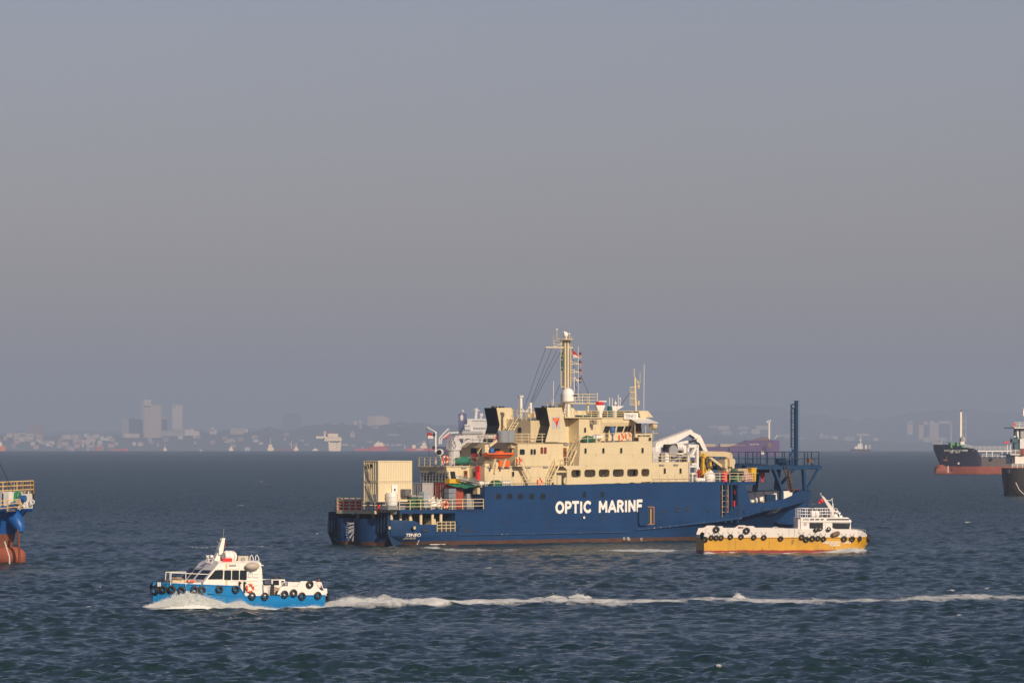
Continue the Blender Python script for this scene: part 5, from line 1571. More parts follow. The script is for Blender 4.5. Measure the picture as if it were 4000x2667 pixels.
# ------------------------------------------------------------------ loose things on the cable ship
def container(label, x0, x1, y0, y1, z0, z1, m, ribs_side=14, ribs_end=6, end_door=False, side_door=None, group=None):
    o = thing('shipping_container', label, 'container', T, ((x0+x1)/2, (y0+y1)/2, z0), group=group)
    lx, ly, h = (x1-x0)/2, (y1-y0)/2, z1-z0
    mb = MB()
    for sx in (-1, 1):
        for sy in (-1, 1): mb.box(sx*lx, sx*(lx-.14), sy*ly, sy*(ly-.14), 0, h)
    for z in (0, h-.14):
        for s in (-1, 1):
            mb.box(-lx+.141, lx-.141, s*(ly-.002), s*(ly-.13), z+.002, z+.138); mb.box(s*(lx-.002), s*(lx-.13), -ly+.141, ly-.141, z+.002, z+.138)
    mb.build('frame', m, o)
    def corr(n, L, fixed, axis, s):
        pts = []
        for i in range(n):
            a = -L + 2*L*i/n; w = 2*L/n
            pts += [(a, 0), (a + w*.30, 0), (a + w*.5, 1), (a + w*.8, 1)]
        pts.append((L, 0))
        mb = MB()
        for (u, d) in pts:
            off = fixed - s * (.03 + .05*d)
            for z in (.138, h-.138):
                mb.v.append((u, off, z) if axis == 'x' else (off, u, z))
        for i in range(len(pts)-1):
            a = 2*i; mb.f.append((a, a+2, a+3, a+1))
        return mb
    for s in (-1, 1): corr(ribs_side, lx-.14, s*ly, 'x', s).build('corrugated_panel', m, o)
    for s in (-1, 1):
        if end_door and s == -1:
            for k in (-1, 1):
                mb = MB(); mb.box(-lx+.03, -lx+.08, k*.02, k*(ly-.15), .14, h-.14); d = mb.build('door', m, o)
                mb = MB()
                for q in (.35, .72): mb.bar((-lx-.0, k*(ly-.15)*q, .16), (-lx-.0, k*(ly-.15)*q, h-.16), .05)
                mb.build('lock_rod', STEEL, d)
        else:
            corr(ribs_end, ly-.14, s*lx, 'y', s).build('corrugated_panel', m, o)
    mb = MB(); mb.box(-lx+.1, lx-.1, -ly+.1, ly-.1, h-.06, h-.02); mb.build('roof_panel', m, o)
    mb = MB(); mb.box(-lx+.1, lx-.1, -ly+.1, ly-.1, .03, .1); mb.build('floor_panel', m, o)
    return o
YC = -5.5
cxa, _ = SD(A, 575, 850, YC); cxb, _ = SD(A, 910, 850, YC)
cz0 = SD(A, 575, 1085, YC)[1]; cz1 = SD(A, 575, 860, YC)[1]; cz2 = SD(A, 575, 655, YC)[1]
yfar = YC + 2.62
cz0 = cz1 - 2.5
up = container('cream shipping container on top of another at the aft end, with an open window', cxa, cxb, YC, yfar, cz1 + .01, cz2, CREAMC)
low = container('lower cream shipping container at the aft end with a white door', cxa, cxb + .02, YC, yfar, cz0, cz1 - .01, CREAMC)
lx = (cxb - cxa) / 2; ly = 1.31
def local_in(o, x, y, z): return (x - (cxa+cxb)/2, y - (YC+yfar)/2, z - (cz0 if o is low else cz1 + .01))
a, zt = SD(A, 708, 893, YC); b, _ = SD(A, 765, 893, YC); 
p0 = local_in(low, a, YC, cz0 + .15); p1 = local_in(low, b, YC, zt)
mb = MB(); mb.box(p0[0], p1[0], -ly - .03, -ly + .0, p0[2], p1[2]); dr = mb.build('door', WHITEB, low)
mb = MB(); cx_ = (p0[0]+p1[0])/2; mb.box(cx_ - .12, cx_ + .12, -ly - .045, -ly - .03, p1[2] - .75, p1[2] - .45); mb.build('door_pane', GLASS, dr)
ya, zt = CR(A, 462, 690, cxa); yb, zb = CR(A, 522, 720, cxa)
q0 = local_in(up, cxa, yb, zb); q1 = local_in(up, cxa, ya, zt)
mb = MB(); mb.box(-lx - .05, -lx, min(q0[1], q1[1]), max(q0[1], q1[1]), q0[2], q1[2]); w_ = mb.build('open_window', DARK, up)
mb = MB(); mb.box(-lx - .09, -lx - .05, min(q0[1], q1[1]) - .08, max(q0[1], q1[1]) + .3, q1[2], q1[2] + .07); mb.bar((-lx - .07, (q0[1]+q1[1])/2, q0[2]), (-lx - .07, (q0[1]+q1[1])/2, q1[2]), .05); mb.build('window_frame', CREAMD, w_)
mb = MB()
for k in (0,):
    mb.bar((-lx - .12, -.1, .1), (-lx - .12, .7, 2.3), .05); mb.bar((-lx - .12, -.3, .1), (-lx - .12, .3, 2.3), .04)
mb.build('brace_rod', CREAMD, up)
mb = MB(); mb.bar((-lx - .12, -.6, .1), (-lx - .12, .5, 2.3), .05); mb.bar((-lx - .12, -.5, .1), (-lx - .12, -.2, 2.3), .04); mb.build('brace_rod', CREAMD, low)
mb = MB(); mb.box(-lx - .06, -lx, -1.05, -.35, .15, .95); mb.build('hatch', GREY, low)
# air conditioner on the low container
a, zt = SD(A, 800, 935, YC - .1); b, _ = SD(A, 862, 935, YC - .1); _, zb = SD(A, 800, 1000, YC - .1)
ac = thing('air_conditioner', 'grey air conditioner unit hung on the lower cream container beside the grey container', 'air conditioner', T, ((a+b)/2, YC - .45, zb))
mb = MB(); mb.box(-(b-a)/2, (b-a)/2, -.35, .38, 0, zt - zb); mb.build('casing', mat('dim_grey', (.12, .12, .13), .6), ac)
mb = MB(); mb.ring((.15, -.37, (zt-zb)/2), .35, .03, 'y', 12, 4); mb.ring((.15, -.37, (zt-zb)/2), .18, .02, 'y', 10, 4); mb.build('fan_guard', STEEL, ac)
# grey and red containers, end doors aft
ZD = 4.46
YG1 = -3.6
gx, _ = SD(A, 1012, 900, YG1)
gzt = SD(A, 1012, 873, YG1)[1]
gw = CR(A, 868, 900, gx)[0] - YG1
MG = mat('grey_container_paint', (.38, .37, .38), .55, var=.15, vscale=1.5, streak=.6, rust=.6)
MR = mat('red_container_paint', (.32, .052, .030), .55, var=.18, vscale=1.2, streak=.6, rust=.7, dirt=(.08, .03, .02))
container('grey shipping container with closed doors between the cream and the red containers', gx, gx + 1.9, YG1, YG1 + gw, ZD + .02, gzt, MG, 8, 6, end_door=True)
YR1 = -5.6
rx, _ = SD(A, 1240, 900, YR1); rx2, _ = SD(A, 1405, 900, YR1)
rw = CR(A, 1090, 900, rx)[0] - YR1
rzt = SD(A, 1240, 878, YR1)[1]
rc = container('red shipping container with closed doors under the green tarpaulin', rx, rx2 + .2, YR1, YR1 + rw, ZD + .02, rzt, MR, 8, 6, end_door=True)
mb = MB()
for i in range(5): mb.box(-(rx2+.2-rx)/2 + .012, -(rx2+.2-rx)/2 + .028, -.9, -.35, 2.1 - i*.13, 2.14 - i*.13)
mb.build('printed_data', WHITE, rc)
# dark recess equipment to the right of the red container
mb = MB(); q = SD(A, 1440, 1000, -4.6); mb.box(q[0], q[0] + 1.2, -4.8, -4.2, ZD, ZD + 1.9); mb.build('control_cabinet', GREY, ship)
mb = MB(); q = SD(A, 1555, 960, -6.0); mb.box(q[0] - .2, q[0] + 1.0, -6.2, -5.4, q[1] - .3, q[1] + .5); mb.build('deck_floodlight', CREAMD, ship)

# green tarpaulin over the red container
tp = MB()
outline = [(1245, 880), (1300, 875), (1360, 868), (1405, 858), (1450, 870), (1500, 885), (1530, 892), (1560, 905)]
low_ = [(1255, 885), (1300, 903), (1350, 915), (1395, 915), (1420, 928), (1445, 930), (1490, 915), (1560, 910)]
n = 24
for i in range(n + 1):
    t = i / n * 7; k = min(6, int(t)); f = t - k
    xa_ = outline[k][0] + (outline[k+1][0] - outline[k][0]) * f; ya_ = outline[k][1] + (outline[k+1][1] - outline[k][1]) * f
    xb_ = low_[k][0] + (low_[k+1][0] - low_[k][0]) * f; yb_ = low_[k][1] + (low_[k+1][1] - low_[k][1]) * f
    for j in range(4):
        u = j / 3; Y = -5.4 - 1.0 * u + .18 * math.sin(i * 1.9 + j)
        q = SD(A, xa_ + (xb_ - xa_) * u, ya_ + (yb_ - ya_) * u, Y)
        tp.v.append((q[0], Y, q[1]))
for i in range(n):
    for j in range(3):
        a = i*4 + j; tp.f.append((a, a+4, a+5, a+1))
o = tp.build('tarpaulin', GREENT, None, smooth=True); o.matrix_world = T.M
tag(o, 'green tarpaulin draped over the red container and the deck edge', 'tarpaulin')

def on_ship(o):
    o.matrix_world = T.M; return o
# red cylinders in their rack at the very stern
nb_ = 0
ys = [CR(S2, x, 330, 1.75)[0] for x in (385, 460, 538, 605, 680, 740)]
names = ['leftmost of the red gas cylinders in the stern rack', 'second red gas cylinder from the left in the stern rack', 'third red gas cylinder from the left in the stern rack', 'fourth red gas cylinder from the left in the stern rack', 'fifth red gas cylinder from the left in the stern rack', 'rightmost red gas cylinder in the stern rack, nearest the crewman']
for i, y in enumerate(ys):
    o = thing('gas_cylinder', names[i], 'gas cylinder', T, (1.62 + (i % 2) * .1, y, 4.42), group='red cylinders in the stern rack')
    mb = MB(); mb.tube([(0, 0, 0), (0, 0, .95), (0, 0, 1.15), (0, 0, 1.25)], [.29, .29, .22, .08], 12); mb.build('body', RED, o, smooth=True)
    mb = MB(); mb.tube([(0, 0, 1.18), (0, 0, 1.3)], .07, 8); mb.build('valve', STEEL, o)
# stern rails
mb = MB(); zr = 4.41
rail(mb, [(1.3, 3.3, zr), (1.3, -3.3, zr), (2.55, -3.3, zr)], h=1.5, bars=4, step=1.12, r=.055)
mb.build('guard_rail', CREAM, ship)
mb = MB(); rail(mb, [(2.6, -4.4, zr), (xs0 - .1, -6.3, zr)], h=1.3, bars=3, step=1.3, r=.04)
rail(mb, [(xs0, -6.9, 4.45), (XA - .1, -6.9, 4.45)], h=1.25, bars=3, step=1.75, r=.04)
mb.build('guard_rail', CREAM, ship)
mb = MB(); rail(mb, [(1.3, 3.2, zr), (xs0, 4.6, zr), (5.5, 6.9, 4.45), (XA, 6.9, 4.45)], h=1.3, bars=3, step=1.8, r=.04); mb.build('guard_rail', CREAM, ship)

def barrel(label, x, y, z, r, h, m):
    o = thing('barrel', label, 'barrel', T, (x, y, z))
    mb = MB(); mb.tube([(0,0,0), (0,0,h*.1), (0,0,h*.5), (0,0,h*.92), (0,0,h)], [r*.92, r, r*1.03, r, r*.9], 16); mb.build('body', m, o, smooth=True)
    mb = MB(); mb.ring((0, 0, h*.33), r*1.02, .04, 'z', 16, 4); mb.ring((0, 0, h*.66), r*1.02, .04, 'z', 16, 4); mb.build('hoop', m, o)
    return o
q = SD(S2, 1338, 400, -6.2)
barrel('large off-white round tank standing by the deck rail in front of the container door', q[0], -6.0, 5.0, .72, 1.6, WHITE)
mb = MB(); mb.box(q[0] - 1.3, q[0] + 1.6, -6.7, -5.4, 4.5, 4.98); mb.build('tank_plinth', STEEL, ship)
def bin_(label, x0, x1, Y, z, h, m, lid):
    o = thing('wheeled_bin', label, 'bin', T, ((x0+x1)/2, Y, z)); w = (x1-x0)/2
    mb = MB(); mb.prism_y([(-w*.85, .12), (w*.85, .12), (w, h*.9), (-w, h*.9)], -.4, .4); mb.build('body', m, o)
    mb = MB(); mb.prism_y([(-w*1.04, h*.9), (w*1.04, h*.9), (w*.8, h*1.03), (-w*.8, h*1.05)], -.46, .46); mb.build('lid', lid, o)
    for s in (-1, 1):
        mb = MB(); mb.tube([(s*w*.6, -.42, .12), (s*w*.6, -.34, .12)], .12, 8); mb.build('wheel', RUBBER, o)
    return o
GB2 = mat('green_bin', (.02, .09, .04), .5, var=.2, vscale=3); GB3 = mat('grey_bin', (.32, .38, .40), .5, var=.15, vscale=3)
bin_('green wheeled bin beside the grey bin on the aft deck', SD(S2, 1650, 330, -5.9)[0], SD(S2, 1740, 330, -5.9)[0], -5.7, 4.46, 1.75, GB2, GREY)
bin_('mid green wheeled bin touching the grey bin on the aft deck', SD(S2, 1755, 330, -6.1)[0], SD(S2, 1852, 330, -6.1)[0], -6.1, 4.46, 1.7, mat('green_bin_light', (.04, .12, .05), .5), GREY)
bin_('pale grey wheeled bin with domed lid on the aft deck', SD(S2, 1862, 330, -6.1)[0], SD(S2, 1960, 330, -6.1)[0], -6.1, 4.46, 2.1, GB3, GB3)
def bag(label, x0, x1, Y, z, h, m=WHITEB):
    o = thing('bulk_bag', label, 'bag', T, ((x0+x1)/2, Y, z)); w = (x1-x0)/2
    r_ = random.Random(int(x0*100)); mb = MB()
    mb.ball((0, 0, h*.42), 1, 12, 8, (w, .6, h*.47))
    for i, v in enumerate(mb.v): mb.v[i] = tuple(c * (1 + r_.uniform(-.1, .1)) for c in v)
    mb.build('sack', m, o, smooth=True)
    for s in (-1, 1):
        mb = MB(); mb.tube([(s*w*.7, 0, h*.7), (s*w*.6, 0, h*1.15), (s*w*.25, 0, h*.75)], .05, 5); mb.build('strap', m, o)
    return o
bag('white bulk bag behind the rail, left one of the two', SD(S2, 1975, 380, -6.2)[0], SD(S2, 2130, 380, -6.2)[0], -6.2, 4.46, 1.45)
bag('white bulk bag behind the rail, next to the lifebuoy', SD(S2, 2130, 380, -6.2)[0], SD(S2, 2250, 380, -6.2)[0], -6.2, 4.46, 1.3)
q = SD(A, 1297, 1070, -6.2)
o = thing('stack_of_drums', 'stack of shrink-wrapped blue-grey drums behind the aft deck rail in front of the red container', 'drum stack', T, (q[0], -6.0, 4.46))
for k in range(4):
    mb = MB(); mb.box(-.62, .62, -.4, .4, .15 + k*.62, .15 + k*.62 + .56); mb.build('wrapped_layer', mat('shrink_wrap', (.20, .23, .27), .3, var=.2, vscale=3), o)
mb = MB(); mb.box(-.66, .66, -.45, .45, 0, .14); mb.build('pallet', mat('pallet_wood', (.3, .2, .1), .8), o)
mb = MB(); q = SD(S2, 2065, 220, -6.4); mb.tube([(q[0], -6.4, 4.46), (q[0], -6.4, q[1])], .06, 6); 
lp = mb.build('lamp_post', REDDK, ship); mb = MB(); mb.ball((q[0], -6.4, q[1] + .05), .17, 8, 5); mb.build('lamp_globe', WHITEB, lp)
q = SD(A, 578, 1100, -4.6)
o = thing('fire_extinguisher', 'red fire extinguisher at the corner of the stern rail beside the lower container', 'fire extinguisher', T, (q[0], -4.6, 4.45))
mb = MB(); mb.tube([(0,0,0), (0,0,.75), (0,0,.85)], [.17, .17, .08], 10); mb.build('body', RED, o); mb = MB(); mb.tube([(0,0,.85), (0,0,.95), (.15,0,.95)], .04, 5); mb.build('nozzle', BLACK, o)

def lifebuoy(label, c, x, y, Y, R=.36, axis='y', m=ORANGE, Yw=None):
    q = SD(c, x, y, Y)
    o = thing('lifebuoy', label, 'lifebuoy', T, (q[0], Y, q[1]))
    mb = MB(); mb.ring((0, 0, 0), R*.78, R*.24, axis, 18, 6); mb.build('ring', m, o, smooth=True)
    for k in range(4):
        t = math.radians(45 + 90*k); cx_, cz_ = math.cos(t)*R*.78, math.sin(t)*R*.78
        mb = MB(); mb.ring((0,0,0), R*.78, R*.26, axis, 18, 6)
        # keep a short arc of the ring as the band
        keep = [f for f in mb.f if all(abs(math.atan2(mb.v[i][2], mb.v[i][0]) - math.atan2(math.sin(t), math.cos(t))) < .30 for i in f)]
        mb.f = keep
        mb.build('reflective_band', WHITEB, o)
    return o
lifebuoy('orange and white lifebuoy on the aft deck rail beside the drum stack', A, 1240, 1088, -6.98, .52)
lifebuoy('orange and white lifebuoy on the rail above the aft wall, beside the rescue boat', B, 434, 1320, YI - .15, .48)
lifebuoy('orange lifebuoy on the rail at the foot of the middle stair', B, 632, 1522, -7.05, .5)
lifebuoy('darker orange lifebuoy under the bridge windows, left of the pair', B2, 957, 967, YM + .02, .52)
lifebuoy('pale orange lifebuoy under the bridge windows, right of the pair', B2, 1130, 930, YM + .02, .54, m=mat('faded_orange', (.72, .22, .10), .5))
lifebuoy('red and yellow lifebuoy on the rail beside the grey crane column', A2, 785, 865, Yc - .15, .52)

def raft(label, c, x0, y0, x1, y1, Y):
    a, zt = SD(c, x0, y0, Y); b, _ = SD(c, x1, y0, Y); _, zb = SD(c, x0, y1, Y)
    L = b - a; R = (zt - zb) / 2
    o = thing('life_raft_canister', label, 'life raft', T, ((a+b)/2, Y, zb))
    mb = MB(); mb.tube([(-L/2, 0, R), (-L/2 + R*.3, 0, R), (L/2 - R*.3, 0, R), (L/2, 0, R)], [R*.6, R, R, R*.6], 14); mb.build('canister', WHITEB, o, smooth=True)
    for k in (-.25, .0, .25):
        mb = MB(); mb.ring((L*k, 0, R), R*1.01, .03, 'x', 14, 4); mb.build('strap', GREY, o)
    mb = MB()
    for k in (-.3, .3): mb.prism_x([(-R*.8, -.25), (R*.8, -.25), (R*.6, .1), (-R*.6, .1)], L*k - .05, L*k + .05)
    mb.build('cradle', CREAMD, o)
    return o
raft('white life raft canister on the deck below the bridge windows', B2, 235, 895, 440, 1030, YM + .6)
raft('white life raft canister on the main deck, right one beside the green bundle', A2, 2015, 1320, 2200, 1440, -6.4)
raft('white life raft canister on the main deck beside the gangway', A2, 1520, 1340, 1720, 1430, -6.4)
raft('white life raft canister on the fore deck edge below the white frame tower', D2, 1100, 1265, 1295, 1355, -6.5)

def bundle(name, label, cat, c, x, y, Y, rx, ry, rz, m, seed=1, parent_frame=T):
    q = SD(c, x, y, Y); r_ = random.Random(seed)
    mb = MB(); mb.ball((0, 0, 0), 1, 14, 9, (rx, ry, rz))
    for i, v in enumerate(mb.v): mb.v[i] = tuple(k * (1 + r_.uniform(-.13, .13)) for k in v)
    o = mb.build(name, m, None, smooth=True); o.matrix_world = T.M @ Matrix.Translation((q[0], Y, q[1]))
    return tag(o, label, cat)
GN = mat('green_net', (.01, .10, .065), .8, var=.6, vscale=5, bump=1)
bundle('net_bundle', 'dark green net bundle on the main deck between the two life rafts', 'net', A2, 1885, 1420, -6.4, 1.05, .6, .62, GN, 2)
bundle('net_bundle', 'green net bundle lying beside the life raft below the bridge', 'net', B2, 110, 1025, YM + .6, 1.1, .5, .5, GN, 3)
bundle('net_bundle', 'long green net roll with white rope on the rail of the boat deck', 'net', A2, 1170, 895, Yc + .1, 1.6, .5, .55, mat('green_net_roped', (.02, .14, .10), .8, var=.9, vscale=6, bump=1), 4)
bundle('wrapped_bundle', 'white plastic wrapped bundle at the fore deck rail beside the yellow frame', 'bundle', D2, 1410, 1265, -6.4, 1.0, .6, .95, WHITE, 5)
bundle('canvas_bundle', 'green canvas heap on the fore deck aft of the gantry', 'canvas', D2, 1960, 1235, -5.5, .8, .8, .95, GREENT, 6)
bundle('canvas_bundle', 'light green tarpaulin lying on top of the cream box at the fore deck', 'canvas', D, 905, 778, -4.5, 2.5, .8, .30, mat('bright_green_tarp', (.03, .24, .15), .7, var=.4, vscale=3, bump=.6), 7)
bundle('sack_heap', 'heap of red and white sacks at the end of the fore deck rail', 'sacks', D, 938, 832, -6.3, 1.1, .5, .65, mat('red_white_sacks', (.50, .30, .28), .8, var=.95, vscale=4, bump=1), 8)
mb = MB(); q = SD(D, 870, 830, -5.6); mb.box(-1.1, 1.1, -.5, .5, 0, 1.7); o = mb.build('storage_box', mat('tan_box', (.42, .33, .22), .7, var=.2, vscale=2)); o.matrix_world = T.M @ Matrix.Translation((q[0], -5.6, 7.63)); tag(o, 'tan storage box behind the fore deck rail under the light green tarpaulin', 'box')
q = SD(D, 980, 830, -6.4); o = thing('wheeled_bin', 'yellow bin at the forward end of the fore deck rail', 'bin', T, (q[0], -6.4, 7.63))
mb = MB(); mb.prism_y([(-.35, 0), (.35, 0), (.48, 1.7), (-.48, 1.7)], -.35, .35); mb.build('body', YELLOW, o); mb = MB(); mb.box(-.55, .55, -.42, .42, 1.7, 1.8); mb.build('lid', YELLOW, o)
q = SD(D, 708, 830, -6.0); mb = MB(); mb.tube([(0,0,0), (0,0,1.3)], .42, 12); o = mb.build('drum', RED); o.matrix_world = T.M @ Matrix.Translation((q[0], -6.0, 7.63)); tag(o, 'red drum behind the fore deck rail aft of the hose reels', 'drum')
q = SD(A2, 950, 1340, -5.6); mb = MB(); mb.box(-1.0, 1.0, -.4, .4, 0, .55); o = mb.build('crate', YELLOW); o.matrix_world = T.M @ Matrix.Translation((q[0], -5.6, 7.68)); tag(o, 'yellow crate on the roof edge above the grey container', 'crate')
# gangway stowed on deck
q = SD(A2, 1035, 1290, -6.2); r_ = SD(A2, 1450, 1370, -6.2)
mb = MB(); a = Vector((q[0], -6.2, q[1])); b = Vector((r_[0], -6.2, r_[1]))
for s in (-.4, .4):
    mb.bar(a + Vector((0, s, 0)), b + Vector((0, s, 0)), .12); mb.bar(a + Vector((0, s, .4)), b + Vector((0, s, .3)), .06)
for i in range(14): p = a.lerp(b, i/13); mb.bar(p + Vector((0, -.4, 0)), p + Vector((0, .4, 0)), .06); mb.bar(p + Vector((0, -.4, 0)), p + Vector((0, -.4, .38)), .05)
o = on_ship(mb.build('gangway', STEEL)); tag(o, 'grey aluminium gangway lying on the main deck above the tarpaulin', 'gangway')

# rescue boat on its cradle
Yr = -5.9
ra_, rzt = SD(A2, 1650, 720, Yr); rb_, _ = SD(B, 385, 1245, Yr)
rzt = SD(B, 280, 1248, Yr)[1]; rzb = SD(B, 280, 1308, Yr)[1]
L = rb_ - ra_; 
rb = thing('rescue_boat', 'orange rescue boat with blue covered outboard on its davit above the aft deck', 'boat', T, ((ra_+rb_)/2, Yr, rzb))
mb = MB(); H = rzt - rzb
secs = [(-.5, .75, .55), (-.42, 1, .35), (-.2, 1, .1), (.15, .95, .05), (.36, .7, .25), (.48, .25, .62), (.52, .05, .8)]
for (t, w, kz) in secs:
    for (yy, z) in ((-.6, 1.0), (-.72, .75), (-.6, .4), (0, 0), (.6, .4), (.72, .75), (.6, 1.0)):
        zz_ = kz + (1 - kz) * z if z < 1 else 1.0 + .12 * max(0, t) * 2
        mb.v.append((t * L, yy * w, zz_ * H))
n = 7
for i in range(len(secs) - 1):
    for j in range(n - 1): a = i*n + j; mb.f.append((a, a+n, a+n+1, a+1))
mb.f.append(tuple(range(n))); mb.f.append(tuple(range((len(secs)-1)*n, len(secs)*n))[::-1])
for i in range(len(secs) - 1): a = i*n; mb.f.append((a, a+6, a+6+n, a+n))
mb.build('hull', ORANGE, rb, smooth=True)
mb = MB()
for s in (-1, 1): mb.bar((-.48*L, s*.72, .72*H), (.3*L, s*.72, .74*H), .07)
mb.build('rubbing_strip', BLACK, rb)
mb = MB(); mb.ball((-.33*L, -.3, H*1.2), 1, 10, 6, (.4, .4, .6)); mb.build('outboard_cover', BLUET, rb, smooth=True)
mb = MB(); mb.prism_y([(-.1*L, H), (.08*L, H), (.05*L, H*1.35), (-.05*L, H*1.35)], -.35, .35); mb.build('console', ORANGE, rb)
mb = MB(); mb.box(.05*L, .40*L, .2, .8, -.95, -.15); mb.build('orange_locker', ORANGE, rb)
mb = MB()
for x in (-.15, .2): mb.bar((x*L, 0, .1), (x*L - .5, 0, -1.1), .25)
mb.build('cradle', CREAMD, rb)
# davit arm over the boat
mb = MB(); d2 = lambda x, y, Y=-5.0: Vector((SD(A2, x, y, Y)[0], Y, SD(A2, x, y, Y)[1]))
mb.box(d2(1660, 0).x, d2(1760, 0).x, -4.9, -4.4, Z2, d2(0, 540).z); mb.bar(d2(1740, 570), d2(1900, 450), .28); mb.bar(d2(1480, 730), d2(1560, 610), .08); mb.build('davit', CREAM, ship)
mb = MB(); dd = lambda x, y, Y=YI - .25: (SD(A2, x, y, Y)[0], SD(A2, x, y, Y)[1])
mb.prism_y([dd(1870, 920), dd(1930, 920), dd(1940, 990), dd(1880, 1165), dd(1855, 1165), dd(1880, 1000)], YI - .3, YI - .05); mb.build('davit_bracket', CREAM, ship)
# grey covered drums on the funnel deck rail
for (x, lab) in ((2035, 'grey covered drum on the funnel deck rail, left one of the pair'), (2185, 'grey covered drum on the funnel deck rail, right one of the pair')):
    q = SD(A2, x, 470, YI + .8); mb = MB(); mb.tube([(0,0,0), (0,0,1.25), (0,0,1.5)], [.78, .8, .5], 12)
    o = mb.build('covered_drum', mat('grey_cover', (.22, .25, .28), .8, var=.2, vscale=3, bump=.8), smooth=True); o.matrix_world = T.M @ Matrix.Translation((q[0], YI + .8, Z3 + .08)); tag(o, lab, 'drum', 'covered drums on the funnel deck')
for (x, y, h, lab, nm) in ((1508, 1080, .9, 'red fire box on the lower aft wall above the extinguisher', 'fire_box'), (1440, 810, 1.0, 'red fire hose box on the aft wall behind the green net roll', 'fire_box')):
    X = xc1 if y > 1000 else xc2
    yy, z = CR(A2, x, y, X); mb = MB(); mb.box(-.2, 0, -.32, .32, -h/2, h/2); o = mb.build(nm, RED); o.matrix_world = T.M @ Matrix.Translation((X - .03, yy, z)); tag(o, lab, 'fire box')
yy, z = CR(A2, 1530, 1230, xc1); o = thing('fire_extinguisher', 'pair-mounted red fire extinguisher on the lower aft wall', 'fire extinguisher', T, (xc1 - .3, yy, z - .5)); mb = MB(); mb.tube([(0,0,0),(0,0,.9),(0,0,1.05)], [.28,.28,.1], 10); mb.build('body', RED, o); mb = MB(); mb.tube([(0,0,1.0),(0,0,1.15),(-.2,0,1.1)], .04, 5); mb.build('nozzle', BLACK, o)

# flags
def flag(label, pts_top, pts_bot, m1, m2, origin_M, cat='flag'):
    """waving flag between two polylines; upper half m1, lower half m2"""
    o = bpy.data.objects.new('flag', None); SC.collection.objects.link(o); o.matrix_world = origin_M; tag(o, label, cat)
    n = len(pts_top)
    for part, (u0, u1), m in (('upper_stripe', (0, .5), m1), ('lower_stripe', (.5, 1), m2)):
        mb = MB()
        for i in range(n):
            a, b = Vector(pts_top[i]), Vector(pts_bot[i])
            mb.v.append(tuple(a.lerp(b, u0))); mb.v.append(tuple(a.lerp(b, u1)))
        for i in range(n-1): mb.f.append((2*i, 2*i+2, 2*i+3, 2*i+1))
        if m1 is m2 and part == 'lower_stripe': part = 'lower_half'
        mb.build(part, m, o, smooth=True)
    return o
FR, FW = mat('flag_red', (.42, .02, .025), .8), mat('flag_white', (.62, .60, .58), .8)
q3 = lambda x, y, Y: (SD(A2, x, y, Y)[0], Y, SD(A2, x, y, Y)[1])
flag('red over white flag on the stern flag mast', [q3(388, 292, 2.0), q3(420, 272, 1.8), q3(462, 272, 2.1), q3(480, 310, 1.9)], [q3(398, 410, 2.0), q3(440, 402, 2.2), q3(485, 412, 1.9), q3(522, 392, 2.1)], FR, FW, T.M)
q4 = lambda x, y, Y: tuple(mm(x, y, Y))
flag('red over white flag flying at the main mast yard', [q4(985, 492, -1.0), q4(1040, 520, -1.2), q4(1095, 590, -1.0), q4(1150, 640, -1.1)], [q4(1008, 690, -1.0), q4(1040, 650, -1.2), q4(1090, 650, -1.0), q4(1140, 665, -1.1)], FR, FW, T.M)
# ------------------------------------------------------------------ small craft
def plane_pt(fr, p, P0, n):
    d = fr._ray(*p); P0 = Vector(P0); n = Vector(n)
    t = (P0 - fr.c).dot(n) / d.dot(n)
    return fr.c + d * t

def loft(stations, names=('hull',), closed_top=False):
    """stations: list of (x, [(half breadth, z), ...]) from keel side to rail"""
    mb = MB(); m = len(stations[0][1])
    for sgn in (1, -1):
        k = len(mb.v)
        for x, prof in stations:
            for b, z in prof: mb.v.append((x, b * sgn, z))
        for i in range(len(stations) - 1):
            for j in range(m - 1):
                a = k + i*m + j; q = (a, a+m, a+m+1, a+1); mb.f.append(q if sgn == 1 else q[::-1])
    for x, prof in (stations[0], stations[-1]):
        k = len(mb.v); mb.v += [(x, b, z) for b, z in prof] + [(x, -b, z) for b, z in prof][::-1]; mb.f.append(tuple(range(k, k + 2*m)))
    if closed_top:
        k = len(mb.v)
        for x, prof in stations: mb.v += [(x, prof[-1][0], prof[-1][1] - .02), (x, -prof[-1][0], prof[-1][1] - .02)]
        for i in range(len(stations) - 1): mb.f.append((k+2*i, k+2*i+2, k+2*i+3, k+2*i+1))
    return mb

def poly_side(fr, c, pts, Y, th, nm, m, parent, smooth=False):
    q = [fr.side(c(*p), Y) for p in pts]
    mb = MB(); mb.prism_y(q, Y, Y + th)
    return mb.build(nm, m, parent, smooth=smooth)

TYRE_MESH = {}
def tyre(label, fr, x, y, z, R, group, rz=0.0, tilt=0.0, axis='y'):
    o = thing('tyre_fender', label, 'tyre', fr, (x, y, z), rz, group)
    key = round(R, 2)
    if key not in TYRE_MESH:
        mb = MB(); mb.ring((0, 0, 0), R * .72, R * .30, 'y', 18, 7, sc=1.05)
        t = mb.build('casing', RUBBER, o, smooth=True)
        mb = MB(); mb.ring((0, -R*.26, 0), R * .50, R * .05, 'y', 16, 4)
        b = mb.build('bead', mat('worn_rubber', (.05, .05, .05), .5, var=.4, vscale=5), o, smooth=True)
        TYRE_MESH[key] = (t.data, b.data)
    else:
        for nm, me in zip(('casing', 'bead'), TYRE_MESH[key]):
            t = bpy.data.objects.new(nm, me); SC.collection.objects.link(t); t.parent = o
    o.matrix_world = o.matrix_world @ Matrix.Rotation(tilt, 4, 'X')
    return o

